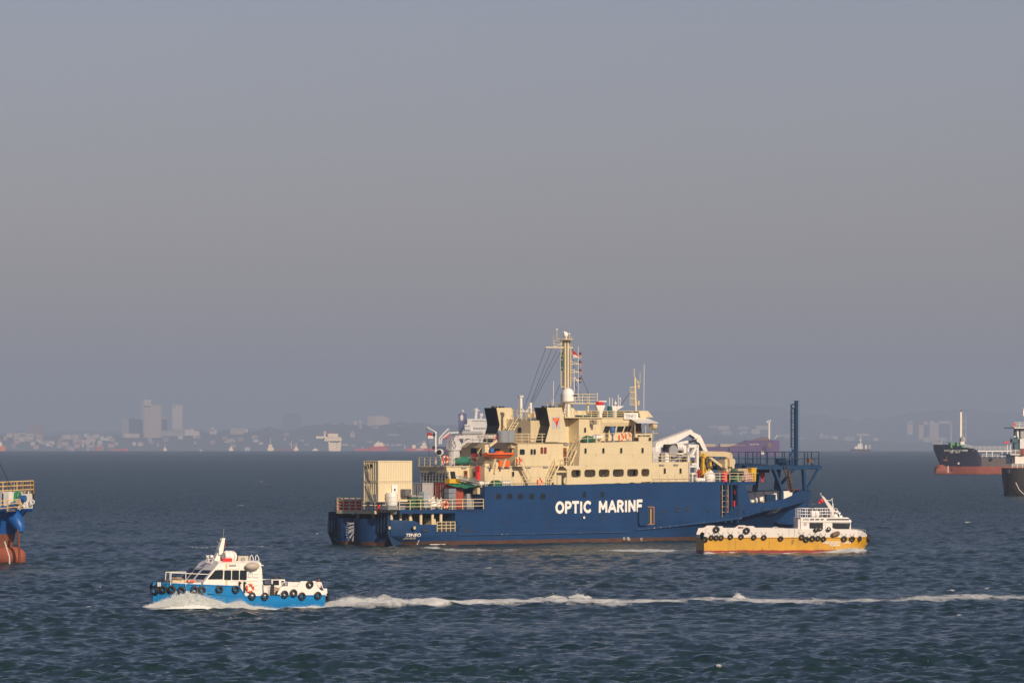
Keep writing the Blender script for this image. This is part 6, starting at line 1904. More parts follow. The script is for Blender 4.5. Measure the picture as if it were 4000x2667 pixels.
def person(label, M, pts, top_m, leg_m, helmet=None, h=1.72, cat='person'):
    """pts: joint positions in local metres"""
    root = bpy.data.objects.new('person', None); SC.collection.objects.link(root); root.matrix_world = M; tag(root, label, cat)
    def skin_mesh(nm, verts, edges, radii, m):
        me = bpy.data.meshes.new(nm); me.from_pydata(verts, edges, [])
        o = bpy.data.objects.new(nm, me); SC.collection.objects.link(o)
        sk = o.modifiers.new('skin', 'SKIN'); sub = o.modifiers.new('sub', 'SUBSURF'); sub.levels = 1
        for i, r in enumerate(radii): me.skin_vertices[0].data[i].radius = (r, r * .85)
        me.skin_vertices[0].data[0].use_root = True
        dg = bpy.context.evaluated_depsgraph_get(); dg.update()
        me2 = bpy.data.meshes.new_from_object(o.evaluated_get(dg)); bpy.data.objects.remove(o)
        me2.materials.clear(); me2.materials.append(m)
        for p in me2.polygons: p.use_smooth = True
        o2 = bpy.data.objects.new(nm, me2); SC.collection.objects.link(o2); o2.parent = root
        return o2
    J = pts
    v = [J['pelvis'], J['chest'], J['neck'], J['sl'], J['el'], J['hl'], J['sr'], J['er'], J['hr']]
    skin_mesh('clothing', v, [(0,1),(1,2),(1,3),(3,4),(4,5),(1,6),(6,7),(7,8)], [.16, .19, .09, .09, .065, .05, .09, .065, .05], top_m)
    v = [J['pelvis'], J['hpl'], J['kl'], J['fl'], J['hpr'], J['kr'], J['fr']]
    skin_mesh('trousers', v, [(0,1),(1,2),(2,3),(0,4),(4,5),(5,6)], [.15, .11, .085, .06, .11, .085, .06], leg_m)
    SK = mat('skin', (.28, .15, .09), .5)
    nk, hd = Vector(J['neck']), Vector(J['head'])
    mb = MB(); mb.tube([nk - Vector((0, 0, .03)), hd], .055, 8); mb.ball(hd, .115, 12, 8, (.85, .95, 1.15))
    f = (Vector(J.get('face', (0, -1, 0)))).normalized(); s = f.cross(Vector((0, 0, 1))).normalized()
    mb.ball(hd + f * .115 + Vector((0, 0, -.01)), .022, 6, 4)
    for k in (-1, 1): mb.ball(hd + s * .1 * k, .025, 6, 4, (.6, .6, 1.2))
    hdo = mb.build('head', SK, root, smooth=True)
    mb = MB()
    for k in (-1, 1): mb.ball(hd + f * .098 + s * .038 * k + Vector((0, 0, .015)), .013, 6, 4)
    mb.build('eye', BLACK, hdo)
    mb = MB(); mb.ball(hd + Vector((0, 0, .03)) - f * .012, .125, 12, 6, (.9, .98, 1.05), z_from=-5); mb.build('helmet' if helmet else 'hair', helmet or BLACK, root, smooth=True)
    for hn in ('hl', 'hr'):
        a = Vector(J[hn]); e = Vector(J['e' + hn[1]]); d = (a - e).normalized(); u = d.cross(Vector((0, 0, 1)))
        u = u.normalized() if u.length > .1 else Vector((1, 0, 0))
        mb = MB(); mb.ball(a + d * .04, .045, 8, 5, (1, 1, .8))
        for q in range(4): mb.tube([a + d * .06 + u * (.03 - .02 * q), a + d * (.11 + .012 * (q in (1, 2))) + u * (.032 - .021 * q), a + d * .135 + u * (.03 - .02*q) + Vector((0, 0, -.02))], .010, 5)
        mb.tube([a + d * .02 + u * .035, a + d * .06 + u * .07, a + d * .085 + u * .065], .012, 5)
        mb.build('hand', SK, root, smooth=True)
    return root

# ---- blue and white launch
E6 = Crop(560, 2080, 3.136); LB = Crop(640, 2120, 5.6); LC = Crop(960, 2120, 5.6)
_p = on_sea(1271, 2374)
HB = 1.95
K = Frame((0, 0, 0), 30)
_o = _p + Vector((-math.sin(math.radians(30)), math.cos(math.radians(30)), 0)) * HB
K = Frame((_o.x, _o.y, -.05), 30)     # x runs from the launch toward its stern; stern at x = 0
XB, _ = K.side(E6(110, 680), 0)
LN = -XB
launch = thing('pilot_launch', 'small blue and white launch ringed with tyres, speeding left in its own bow wave', 'boat', K)
BL = mat('bright_blue_paint', (.006, .20, .50), .35, var=.06, vscale=1.2, streak=.4, rust=.25, spec=.4, dirt=(.03, .06, .05))
LW = mat('launch_white', (.78, .76, .72), .35, var=.04, vscale=1.5, streak=.25, rust=.25, dirt=(.45, .25, .08))
KS = lambda c, x, y, Y: K.side(c(x, y), Y)
def hb_l(x, f=1.0):      # plan shape of the launch, x negative toward the bow
    t = (-x) / LN
    if t < .62: return HB
    u = (t - .62) / .38
    return max(.12, HB * (1 - u ** 2.3))
zt_a = KS(E6, 1800, 765, -HB)[1]; zt_b = KS(E6, 900, 652, -HB)[1]
xst, _ = KS(E6, 1170, 652, -HB); xst2, _ = KS(E6, 1245, 745, -HB)
def zt_l(x):
    if x > xst2: return zt_a
    if x > xst: return zt_a + (zt_b - zt_a) * (xst2 - x) / (xst2 - xst)
    t = (xst - x) / (LN + xst); return zt_b + .30 * t
sts = []
for x in sorted(set([-LN, -LN*.985, -LN*.96, -LN*.92, -LN*.87, -LN*.81, -LN*.75, -LN*.68, -LN*.6, -LN*.5, xst, xst2, -2.0, 0.0])):
    b = hb_l(x); t = -x / LN; rake = max(0, (t - .78) / .22)
    wl = b * (1 - .75 * rake ** .8); zz_ = zt_l(x)
    zb = -.7 + 1.3 * max(0, (t - .86) / .14)
    sts.append((x, [(wl * .25, zb), (wl * .85, max(zb + .05, -.05 + .3 * rake)), (b * (1 - .22 * rake), .62 + .15 * rake), (b, zz_)]))
lhull = loft(sts).build('hull', BL, launch, smooth=True)
mb = MB(); tp_ = [(x, -hb_l(x) + .05) for x, _ in sts]; 
for (xa_, pa), (xb_, pb) in zip(sts[:-1], sts[1:]):
    za_, zb_ = pa[-1][1] - .06, pb[-1][1] - .06; ba, bb = pa[-1][0] - .03, pb[-1][0] - .03
    k = len(mb.v); mb.v += [(xa_, -ba, za_), (xa_, ba, za_), (xb_, bb, zb_), (xb_, -bb, zb_)]; mb.f.append((k, k+1, k+2, k+3))
mb.build('deck', mat('launch_deck', (.30, .31, .32), .7, var=.3, vscale=2), launch)
mb = MB()
for i in range(len(sts) - 1):
    a, b = sts[i], sts[i+1]
    mb.bar((a[0], -a[1][-1][0] - .03, a[1][-1][1] - .03), (b[0], -b[1][-1][0] - .03, b[1][-1][1] - .03), .07)
z2 = KS(E6, 900, 740, -HB)[1]; mb.bar((xst2, -HB - .03, zt_a - .04), (KS(E6, 800, 730, -HB)[0], -HB - .03, z2), .06)
mb.build('rubbing_strake', BL, launch)
# cabin: side, sloping front
YL = -1.62
sd_ = [(1200, 440), (862, 870), (800, 925), (1640, 945), (2000, 1400)]
c_top0 = KS(LB, 1200, 440, YL); c_bot0 = KS(LB, 862, 870, YL); c_b1 = (c_bot0[0] - .1, zt_b - .05)
c_aft_top = KS(E6, 1440, 400, YL); c_aft_bot = (KS(E6, 1462, 745, YL)[0], zt_a - .06)
mb = MB()
side_poly = [c_bot0, c_top0, (c_aft_top[0], c_top0[1] - .02), (c_aft_bot[0], c_aft_bot[1]), (c_bot0[0] - .15, c_aft_bot[1])]
mb.prism_y(side_poly, YL, -YL)
cab = mb.build('cabin', LW, launch)
mb = MB(); ca_ = .28; zr = c_top0[1]
rf = [(c_top0[0] - .0, zr), (c_aft_top[0] + .02, zr - .02)]
for s_, y_ in ((0, YL), (1, YL + .45), (2, -YL - .45), (3, -YL)):
    dz = 0 if s_ in (0, 3) else .16
    xo_ = 0 if s_ in (0, 3) else .1
    mb.v += [(rf[0][0] + xo_, y_, zr + .003 + dz), (rf[1][0], y_, zr - .02 + dz), ]
mb.f += [(0, 1, 3, 2), (2, 3, 5, 4), (4, 5, 7, 6), (0, 2, 4, 6), (1, 7, 5, 3), (0, 6, 7, 1)]
mb.build('cabin_roof', LW, launch)
# eaves at the aft end
mb = MB(); mb.prism_y([(c_aft_top[0] - .3, zr - .03), (c_aft_top[0] + .28, zr - .22), (c_aft_top[0], zr - .25)], YL - .02, -YL + .02); mb.build('roof_lip', LW, launch)
mb = MB(); a = KS(E6, 905, 445, YL); b = KS(E6, 1145, 448, YL); mb.box(a[0], b[0], YL - .05, YL, a[1] - .03, a[1] + .03); a = KS(E6, 1075, 588, YL); b = KS(E6, 1415, 594, YL); mb.box(a[0], b[0], YL - .05, YL, a[1] - .03, a[1] + .03); mb.build('drip_rail', LW, launch)
def lwin(pts, parent=launch):
    q = [KS(LB, x, y, YL) for x, y in pts]
    cx_ = sum(p[0] for p in q)/len(q); cz_ = sum(p[1] for p in q)/len(q)
    mb = MB(); mb.prism_y([(cx_ + (x-cx_)*1.05, cz_ + (z-cz_)*1.06) for x, z in q], YL - .03, YL + .01); f = mb.build('window', RUBBER, parent)
    mb = MB(); mb.prism_y(q, YL - .035, YL - .025); mb.build('pane', GLASS, f)
lwin([(975, 775), (1125, 597), (1270, 595), (1290, 610), (1280, 785), (985, 787)])
for x0_, x1_ in ((1320, 1465), (1490, 1637), (1660, 1806)):
    lwin([(x0_, 785), (x0_ + 12, 798), (x1_ - 12, 802), (x1_, 785), (x1_ + 2, 612), (x1_ - 10, 600), (x0_ + 20, 600), (x0_ + 6, 612)])
# front windows on the raked screen
P0 = Vector((c_bot0[0], YL, c_bot0[1])); P1 = Vector((c_top0[0], YL, c_top0[1])); e1 = (P1 - P0); nF = Vector((-e1.z, 0, e1.x)).normalized()
for pts in ([(392, 772), (560, 562), (652, 566), (490, 775)], [(540, 772), (690, 580), (800, 584), (640, 778)], [(700, 778), (848, 598), (1026, 604), (870, 790)]):
    q = [plane_pt(K, LB(*p), P0 + nF * .0, nF) for p in pts]
    c_ = sum(q, Vector()) / 4
    fr_ = [c_ + (p - c_) * 1.08 + nF * .015 for p in q]; mb = MB(); mb.add(fr_ + [p - nF * .03 for p in fr_], [(0,1,2,3), (4,5,6,7), (0,1,5,4), (1,2,6,5), (2,3,7,6), (3,0,4,7)]); f = mb.build('front_window', RUBBER, launch)
    mb = MB(); mb.add([p + nF * .022 for p in q], [(0,1,2,3)]); mb.build('pane', GLASS, f)
    mb = MB(); w0 = q[0].lerp(q[3], .3) + nF * .04; mb.bar(w0 - e1.normalized() * .1, w0.lerp(q[1], .5) + nF * .03, .025); mb.build('wiper', BLACK, f)
# low trunk in front
mb = MB(); xh_, _ = KS(E6, 345, 640, -1.0); mb.prism_z([(c_bot0[0] - .12, YL + .1), (c_bot0[0] - .12, -YL - .1), (xh_ + .5, .9), (xh_ + .5, -.9)], zt_b - .05, c_bot0[1] + .02); mb.build('fore_trunk', LW, launch)
mb = MB(); mb.box(xh_ + .2, xh_ + 1.9, -.7, .7, zt_b + .05, zt_b + .46); mb.build('hatch_box', mat('stained_white', (.55, .45, .30), .6, var=.4, vscale=3, rust=.8, dirt=(.35, .2, .06)), launch)
mb = MB()
for i in range(5): mb.ring((xh_ + 1.0 + .1*math.sin(i*2), .1*math.cos(i*3), zt_b + .50 + .03*i), .38 - .03*i, .035, 'z', 14, 4)
mb.build('coiled_rope', mat('rope', (.35, .30, .22), .9), launch)
# bow rails
mb = MB()
a = K.side(E6(268, 640), -1.5); top = K.side(E6(275, 480), -1.5)
def br(c, x0_, y0_, x1_, y1_, Y): p, q = K.side(c(x0_, y0_), Y), K.side(c(x1_, y1_), Y); mb.bar((p[0], Y, p[1]), (q[0], Y, q[1]), .045)
Yr1 = 1.35; Yr2 = -1.5
br(E6, 266, 640, 275, 482, Yr1); br(E6, 275, 480, 525, 478, Yr1)
br(E6, 333, 640, 340, 490, Yr2); br(E6, 340, 488, 800, 508, Yr2); br(E6, 519, 500, 519, 645, Yr2); br(E6, 325, 480, 325, 640, Yr1)
mb.build('bow_rail', WHITEB, launch)
for x in (180, 203):
    p = K.side(E6(x, 640), -.5); mb = MB(); mb.tube([(p[0], -.5, p[1] - .1), (p[0], -.5, p[1] + .22)], .06, 8); mb.build('bitt', WHITEB, launch)
# roof gear
def kp(c, x, y, Y): q = K.side(c(x, y), Y); return Vector((q[0], Y, q[1]))
mb = MB(); q = [K.side(E6(*p), -.15) for p in ((848, 366), (940, 372), (965, 250), (992, 62), (958, 66), (905, 235))]; mb.prism_y(q, -.3, .1); mst_ = mb.build('mast', LW, launch)
mb = MB(); mb.bar(kp(E6, 975, 60, -.1), kp(E6, 988, -60, -.1), .03); mb.bar(kp(E6, 895, 100, -.1), kp(E6, 940, 130, -.1), .03); mb.bar(kp(E6, 900, 215, -.1), kp(E6, 925, 190, -.1), .03); mb.box(*(lambda p: (p.x - .2, p.x + .12, -.25, 0, p.z - .12, p.z + .03))(kp(E6, 955, 75, -.1))); mb.build('aerial', STEEL, mst_)
mb = MB(); p = kp(E6, 935, 228, -.35); mb.box(p.x - .12, p.x + .12, -.45, -.32, p.z - .25, p.z + .25); mb.bar(kp(E6, 950, 370, -.35), kp(E6, 975, 235, -.35), .04); mb.build('junction_box', LW, mst_)
mb = MB(); a = kp(E6, 985, 288, -.9); b = kp(E6, 1125, 293, -.9); R_ = .46
mb.tube([a, a + Vector((.18, 0, 0)), b - Vector((.18, 0, 0)), b], [R_*.7, R_, R_, R_*.7], 16)
o = bpy.data.objects.new('life_raft_canister', None); SC.collection.objects.link(o); o.matrix_world = K.M; tag(o, 'white life raft canister on the cabin roof of the blue launch', 'life raft')
mb.build('canister', WHITEB, o, smooth=True)
mb = MB(); 
for k in (.3, .7): mb.ring(a.lerp(b, k), R_ * 1.01, .02, 'x', 16, 4)
mb.build('strap', GREY, o)
mb = MB()
for k in (.15, .85):
    p = a.lerp(b, k); mb.box(p.x - .04, p.x + .04, p.y - .35, p.y + .35, zr + .15, p.z - .3)
mb.build('cradle', WHITEB, o)
p = kp(E6, 1020, 345, -1.2); mb = MB(); mb.box(-.4, .4, -.15, .15, -.22, .22); o = mb.build('red_box', RED); o.matrix_world = K.M @ Matrix.Translation(p); tag(o, 'red box on the launch roof in front of the life raft canister', 'box')
a = kp(E6, 1155, 380, -1.1); b = kp(E6, 1280, 282, -1.1)
ac = thing('air_conditioner', 'beige air conditioner unit on the roof of the blue launch', 'air conditioner', K, ((a.x+b.x)/2, -1.0, a.z)); w = (b.x - a.x)/2; h = b.z - a.z
mb = MB(); mb.box(-w, w, -.2, .35, .04, h); mb.build('casing', mat('beige_casing', (.50, .45, .36), .5), ac)
mb = MB(); mb.tube([(-.05, -.23, h/2), (-.05, -.2, h/2)], h*.36, 18); fg = mb.build('fan', mat('fan_grey', (.16, .15, .13), .6), ac)
mb = MB(); mb.ring((-.05, -.235, h/2), h*.36, .015, 'y', 18, 4); mb.ring((-.05, -.235, h/2), h*.2, .01, 'y', 14, 4); mb.ball((-.05, -.24, h/2), .05, 6, 4); mb.build('fan_guard', WHITEB, fg)
mb = MB()
for x in (1322, 1390):
    P = [kp(E6, x - 20, 375, -.6), kp(E6, x - 15, 290, -.6), kp(E6, x + 2, 270, -.6), kp(E6, x + 24, 310, -.6), kp(E6, x + 24, 385, -.6)]
    mb.tube(P, .035, 6)
mb.build('ladder_hoop', WHITEB, launch)
mb = MB(); a = kp(E6, 1385, 385, -.9); b = kp(E6, 1418, 335, -.9); mb.box(a.x, b.x, -1.0, -.7, a.z - .05, b.z); mb.build('roof_box', GREY, launch)
p = kp(E6, 1335, 410, YL - .25); mb = MB(); mb.ball((0, 0, 0), .30, 14, 8, (2.1, 1, 1)); o = mb.build('inflatable_fender', mat('beige_fender', (.42, .38, .32), .6, var=.1), smooth=True); o.matrix_world = K.M @ Matrix.Translation(p); tag(o, 'beige cigar-shaped fender hanging from the launch roof edge', 'fender')
mb = MB(); p = kp(E6, 800, 290, -.6); mb.bar(kp(E6, 800, 352, -.6), kp(E6, 798, 270, -.6), .05); mb.tube([kp(E6, 765, 295, -.6), kp(E6, 788, 292, -.6)], [.16, .1], 10); mb.tube([kp(E6, 815, 288, -.6), kp(E6, 850, 292, -.6)], .12, 8); mb.ring(kp(E6, 785, 345, -.7), .12, .03, 'y', 10, 4); mb.ring(kp(E6, 825, 345, -.5), .16, .035, 'y', 10, 4); mb.bar(kp(E6, 840, 300, -.5), kp(E6, 870, 325, -.5), .04); mb.build('searchlight_cluster', WHITE, launch)
# side details
for x in (1178, 1238):
    mb = MB(); mb.tube([kp(E6, x, 735, YL - .05), kp(E6, x, 625, YL - .05), kp(E6, x + 10, 608, YL - .12)], [.08, .08, .13], 8); mb.build('exhaust_pipe', mat('soot', (.03, .02, .015), .8), launch, smooth=True)
mb = MB()
for y in (500, 547, 640, 692):
    a = kp(E6, 1365, y, YL - .03); b = kp(E6, 1415, y, YL - .03); mb.box(a.x, b.x, YL - .06, YL - .0, a.z - .02, a.z + .02)
mb.build('step_rung', LW, launch)
for (x, w_) in ((1018, .16),):
    for (y0_, y1_) in ((378, 450), (580, 648)):
        a = kp(E6, x - 12, y1_, YL); b = kp(E6, x + 10, y0_, YL); mb = MB(); mb.box(a.x, b.x, YL - .004, YL - .001, a.z, b.z); mb.build('rust_stain', mat('rust_stain', (.62, .45, .20), .6, var=.35, vscale=6), launch)
text('SR4043F', .26, BLACK, launch, (KS(E6, 1046, 415, YL)[0], YL - .01, KS(E6, 1046, 416, YL)[1]), RX, width=KS(E6, 1134, 415, YL)[0] - KS(E6, 1046, 415, YL)[0])
text('Sun Cruises', .15, mat('logo_blue', (.10, .30, .45), .6), launch, (KS(E6, 1275, 550, YL)[0], YL - .01, KS(E6, 1275, 550, YL)[1]), RX, width=.98)
mb = MB(); c0 = kp(E6, 1313, 500, YL - .01)
for s_ in (-1, 1):
    for k in range(3):
        r_ = .09 + .06 * k; pts = [c0 + Vector((s_ * r_ * math.sin(t), 0, .16 - .03*k - (r_ + .06) * (1 - math.cos(t)) )) for t in np.linspace(0, 1.8, 6)]
        mb.tube(pts, .010, 4)
mb.bar(c0 + Vector((0, 0, .2)), c0 - Vector((0, 0, .12)), .02); mb.build('logo', MATS['logo_blue'], launch)
def rz_at(x): return math.atan2(-(hb_l(x + .1) - hb_l(x - .1)), .2)
for (s_, x, y, w_, sz) in (('SUN CRUISE', 335, 752, 235, .36), ('SINGAPORE', 348, 800, 200, .36)):
    xx = -LN * .82
    for _ in range(10): xx = K.side(E6(x, y), -hb_l(xx) * .99)[0]
    yy = -hb_l(xx) * .99; zz_ = K.side(E6(x, y), yy)[1]
    press(text(s_, sz, WHITEB, launch, (xx, yy - .12, zz_), (math.radians(90), 0, 0), width=w_ / 3.136 / 40, bold=.006), lhull)
# aft well: bulwark, far side, box with a window
bw_ = [(1640, 752), (1685, 658), (1740, 652), (1880, 660), (1920, 606), (2102, 606), (2135, 664), (2172, 702), (2240, 716), (2243, 772)]
poly_side(K, E6, bw_, -HB + .03, .10, 'bulwark', LW, launch)
poly_side(K, E6, [(x + 12, y - 14) for x, y in bw_], HB - .13, .10, 'bulwark', LW, launch)
mb = MB(); q0 = K.side(E6(2240, 720), -HB)[0]; mb.box(q0 - .12, q0 - .0, -HB + .14, HB - .14, zt_a - .05, zt_a + .33); mb.build('stern_bulwark', LW, launch)
mb = MB(); Yb_ = .3
a = K.side(E6(1570, 690), Yb_); b = K.side(E6(1735, 570), Yb_); mb.box(a[0], b[0], Yb_, Yb_ + 1.1, zt_a - .05, b[1]); bx = mb.build('engine_casing', LW, launch)
a = K.side(E6(1585, 640), Yb_); b = K.side(E6(1660, 580), Yb_); mb = MB(); mb.box(a[0], b[0], Yb_ - .03, Yb_, a[1], b[1]); mb.build('casing_window', GLASS, bx)
a = K.side(E6(1690, 640), Yb_); b = K.side(E6(1722, 585), Yb_); mb = MB(); mb.box(a[0], b[0], Yb_ - .03, Yb_, a[1], b[1]); mb.build('casing_window', GLASS, bx)
mb = MB()
for (x0_, y0_, x1_, y1_, Y) in ((1440, 570, 1590, 572, 1.5), (1450, 570, 1460, 640, 1.5), (1530, 572, 1510, 640, 1.5), (1740, 603, 1910, 607, 1.5), (1828, 605, 1828, 660, 1.5), (1550, 572, 1500, 640, 1.5)):
    a = kp(E6, x0_, y0_, Y); b = kp(E6, x1_, y1_, Y); mb.bar(a, b, .06)
mb.tube([kp(E6, 1688, 650, -1.2), kp(E6, 1705, 612, -1.2), kp(E6, 1740, 600, -1.2), kp(E6, 1748, 640, -1.2)], .04, 5)
mb.bar(kp(E6, 1445, 430, YL), kp(E6, 1455, 570, YL), .05)
mb.build('deck_rail', WHITEB, launch)
mb = MB(); a = kp(E6, 1755, 655, -.6); mb.box(a.x, a.x + 1.1, -.8, 0, a.z, a.z + .32); mb.build('deck_seat', LW, launch)
for (x, w_, h_, m, lab) in ((1490, .30, .75, WHITE, 'pale grey bin on the aft deck of the launch, next to the cabin'), (1538, .32, .85, BLACK, 'black lidded bin on the aft deck of the launch')):
    p = kp(E6, x, 720, -.9); o = thing('deck_bin', lab, 'bin', K, (p.x, -.9, zt_a - .05))
    mb = MB(); mb.prism_y([(-w_*.8, 0), (w_*.8, 0), (w_, h_), (-w_, h_)], -.3, .3); mb.build('body', m, o); mb = MB(); mb.box(-w_*1.08, w_*1.08, -.34, .34, h_, h_ + .07); mb.build('lid', m, o)
p = kp(E6, 1610, 715, -.8); mb = MB(); mb.ball((0, 0, .3), 1, 10, 6, (.65, .4, .38)); o = mb.build('cardboard_heap', mat('cardboard', (.32, .24, .18), .9, var=.4, vscale=4)); o.matrix_world = K.M @ Matrix.Translation((p.x, -.8, zt_a - .05)); tag(o, 'brown covered cargo heap on the aft deck of the launch', 'cargo')
for x in (2195, 2230):
    p = kp(E6, x, 715, -.9); mb = MB(); mb.tube([(p.x, -.9, p.z - .1), (p.x, -.9, p.z + .22)], .13, 10); mb.build('stern_bitt', WHITEB, launch, smooth=True)
# tyres along the launch
ordn = ['first', 'second', 'third', 'fourth', 'fifth', 'sixth', 'seventh', 'eighth', 'ninth', 'tenth', 'eleventh', 'twelfth', 'thirteenth', 'fourteenth', 'fifteenth', 'sixteenth', 'seventeenth', 'eighteenth']
lt = [(245, 690), (350, 690), (470, 703), (628, 698), (718, 700), (933, 693), (1133, 692), (1333, 775), (1490, 778), (1733, 753), (1843, 737), (1946, 775), (2140, 767)]
desc = {9: 'just behind the open deck', 10: 'tenth one raised, on the white bulwark'}
for i, (x, y) in enumerate(lt):
    xx = K.side(E6(x, y), -HB)[0]
    for _ in range(12): xx = K.side(E6(x, y), -hb_l(xx) - .12)[0]
    yy = -hb_l(xx) - .13; zz_ = K.side(E6(x, y), yy)[1]
    tyre(f'{ordn[i]} tyre from the bow in the row along the blue side of the launch', K, xx, yy, zz_, .31, 'tyre fenders on the blue launch', rz=rz_at(xx), tilt=random.uniform(-.15, .1))
    mb = MB(); mb.bar((xx - .15, yy + .1, zz_ + .25), (xx - .1, -hb_l(xx) + .02, zt_l(xx) + .05), .018); mb.build('tyre_rope', BLACK, launch)
p = kp(E6, 2042, 630, -HB - .12); tyre('tyre hung highest on the white stern bulwark of the launch', K, p.x, p.y, p.z, .31, 'tyre fenders on the blue launch')
p = kp(E6, 1640, 565, 1.3); tyre('tyre half hidden on top of the casing of the launch', K, p.x, p.y, p.z, .31, 'tyre fenders on the blue launch')
p = kp(E6, 2256, 788, -1.2); tyre('tyre seen edge-on across the stern of the launch', K, p.x, p.y, p.z, .31, 'tyre fenders on the blue launch', rz=math.radians(80))
p = kp(E6, 140, 705, -.15); tyre('large tyre at the very stem of the launch, lower one', K, p.x, p.y, p.z, .40, 'tyre fenders on the blue launch', rz=math.radians(-60))
p = kp(E6, 118, 665, .25); tyre('tyre at the very stem of the launch, upper one behind', K, p.x, p.y, p.z, .34, 'tyre fenders on the blue launch', rz=math.radians(-75))
def buoy_any(label, fr, p, R, axis='y', m=ORANGE):
    o = thing('lifebuoy', label, 'lifebuoy', fr, p)
    mb = MB(); mb.ring((0, 0, 0), R*.78, R*.24, axis, 20, 7); mb.build('ring', m, o, smooth=True)
    for k in range(4):
        t = math.radians(45 + 90*k); c_, s_ = math.cos(t)*R*.78, math.sin(t)*R*.78
        mb = MB(); d = Vector((-math.sin(t), 0, math.cos(t))) if axis == 'y' else Vector((-math.sin(t), math.cos(t), 0))
        c0 = Vector((c_, 0, s_)) if axis == 'y' else Vector((c_, s_, 0)); mb.tube([c0 - d * R * .1, c0 + d * R * .1], R*.27, 10); mb.build('reflective_band', WHITEB, o)
    return o
p = kp(E6, 1308, 678, YL - .1); buoy_any('orange and white lifebuoy on the cabin side of the launch by the exhausts', K, p, .36)
p = kp(E6, 578, 598, -1.1); buoy_any('orange lifebuoy lying flat in front of the launch windscreen', K, (p.x, -1.1, c_bot0[1] + .12), .38, 'z')
p = kp(E6, 400, 580, .6); buoy_any('orange lifebuoy lying flat on the foredeck hatch behind the coiled rope', K, (p.x, .6, zt_b + .55), .34, 'z')
# two people aft
p = kp(E6, 2150, 700, -1.0)
J = dict(pelvis=(0, 0, .42), chest=(0, -.02, .82), neck=(0, -.02, 1.0), head=(-.02, -.04, 1.16), sl=(.2, 0, .90), el=(.28, -.05, .62), hl=(.2, -.25, .50), sr=(-.2, 0, .90), er=(-.27, -.08, .63), hr=(-.18, -.27, .5), hpl=(.1, -.02, .40), kl=(.12, -.42, .42), fl=(.12, -.45, .02), hpr=(-.1, -.02, .40), kr=(-.12, -.42, .42), fr=(-.12, -.45, .02), face=(-.3, -1, 0))
person('person in a white shirt sitting at the stern of the launch, facing the camera', K.M @ Matrix.Translation((p.x, -.95, zt_a + .0)), J, mat('shirt_white', (.7, .62, .58), .8), mat('dark_cloth', (.03, .03, .05), .9))
p = kp(E6, 1855, 660, .6)
person('person in a red shirt sitting low on the far side of the launch deck', K.M @ Matrix.Translation((p.x, .8, zt_a - .25)), J, mat('shirt_red', (.30, .03, .02), .8), MATS['dark_cloth'])
# flag on the launch mast
q5 = lambda x, y, Y: tuple(kp(E6, x, y, Y))
flag('small red and white flag on the mast of the blue launch', [q5(985, 90, -.1), q5(996, 95, -.25), q5(1004, 115, -.15)], [q5(985, 150, -.1), q5(996, 180, -.25), q5(1002, 182, -.15)], FR, FR, K.M)

# crewman in red overalls at the cable ship's stern rail
J2 = dict(pelvis=(0, 0, .92), chest=(0, 0, 1.28), neck=(0, 0, 1.48), head=(0, -.02, 1.64), sl=(0, .21, 1.40), el=(-.12, .30, 1.15), hl=(-.32, .22, 1.12), sr=(0, -.21, 1.40), er=(-.12, -.30, 1.15), hr=(-.32, -.22, 1.12), hpl=(0, .1, .9), kl=(-.03, .12, .5), fl=(0, .12, .05), hpr=(0, -.1, .9), kr=(-.03, -.12, .5), fr=(0, -.12, .05), face=(-1, -.2, 0))
y_, z_ = CR(S2, 880, 240, 1.9)
OV = mat('red_overalls', (.50, .02, .02), .8)
person('crewman in red overalls and white helmet leaning on the stern rail beside the containers', T.M @ Matrix.Translation((1.95, y_, 4.42)), J2, OV, OV, helmet=WHITEB)
p_ = SD(D2, 1180, 1200, -5.5)
person('crewman in red overalls beside the yellow frame on the fore deck', T.M @ Matrix.Translation((p_[0], -5.5, 7.64)), J2, OV, OV, helmet=WHITEB)

# ---- yellow and white crew boat
E5 = Crop(2700, 1900, 3.178); EY = Crop(3100, 1900, 5.6)
_p = on_sea(2751, 2162); Y_ANG = 8
HBY = 2.7
_o = _p + Vector((-math.sin(math.radians(Y_ANG)), math.cos(math.radians(Y_ANG)), 0)) * HBY
N = Frame((_o.x, _o.y, -.05), Y_ANG)
yb = thing('crew_boat', 'yellow and white crew boat ringed with tyres, PRESIDENT TWO on its bow', 'boat', N)
YH_ = mat('yellow_hull_base', (.55, .295, .008), .45, var=.22, vscale=.9, streak=.95, rust=.95, dirt=(.06, .035, .015))
YHM = hull_material(YH_, 'yellow_hull', band=.42, boot=(.22, .008, .012))
YWH = mat('boat_white', (.62, .60, .59), .45, var=.07, vscale=1.0, streak=.4, rust=.45, dirt=(.30, .22, .15))
NS = lambda c, x, y, Y=-HBY: N.side(c(x, y), Y)
np_ = lambda c, x, y, Y: Vector((N.side(c(x, y), Y)[0], Y, N.side(c(x, y), Y)[1]))
XN, _ = NS(E5, 2185, 632, 0); xs_ = NS(E5, 160, 700)[0]
zy = NS(E5, 1000, 632)[1]
def hb_y(x):
    t = (x - xs_) / (XN - xs_)
    if t < .84: return HBY
    u = (t - .84) / .16; return max(.25, HBY * (1 - u ** 2.6))
sts = []
for t in (0, .3, .6, .8, .84, .87, .90, .93, .955, .975, .99, 1.0):
    x = xs_ + (XN - xs_) * t; b = hb_y(x); rk = max(0, (t - .86) / .14)
    zb = -.8 + 1.9 * max(0, (t - .93) / .07) ** 1.2
    sts.append((x, [(b * .3 * (1 - rk), zb), (b * (1 - .6 * rk), max(zb + .02, 0 + .8 * max(0, (t - .95) / .05))), (b * (1 - .15 * rk), zy * .6 + .3 * rk), (b, zy)]))
loft(sts, closed_top=True).build('hull', YHM, yb, smooth=True)
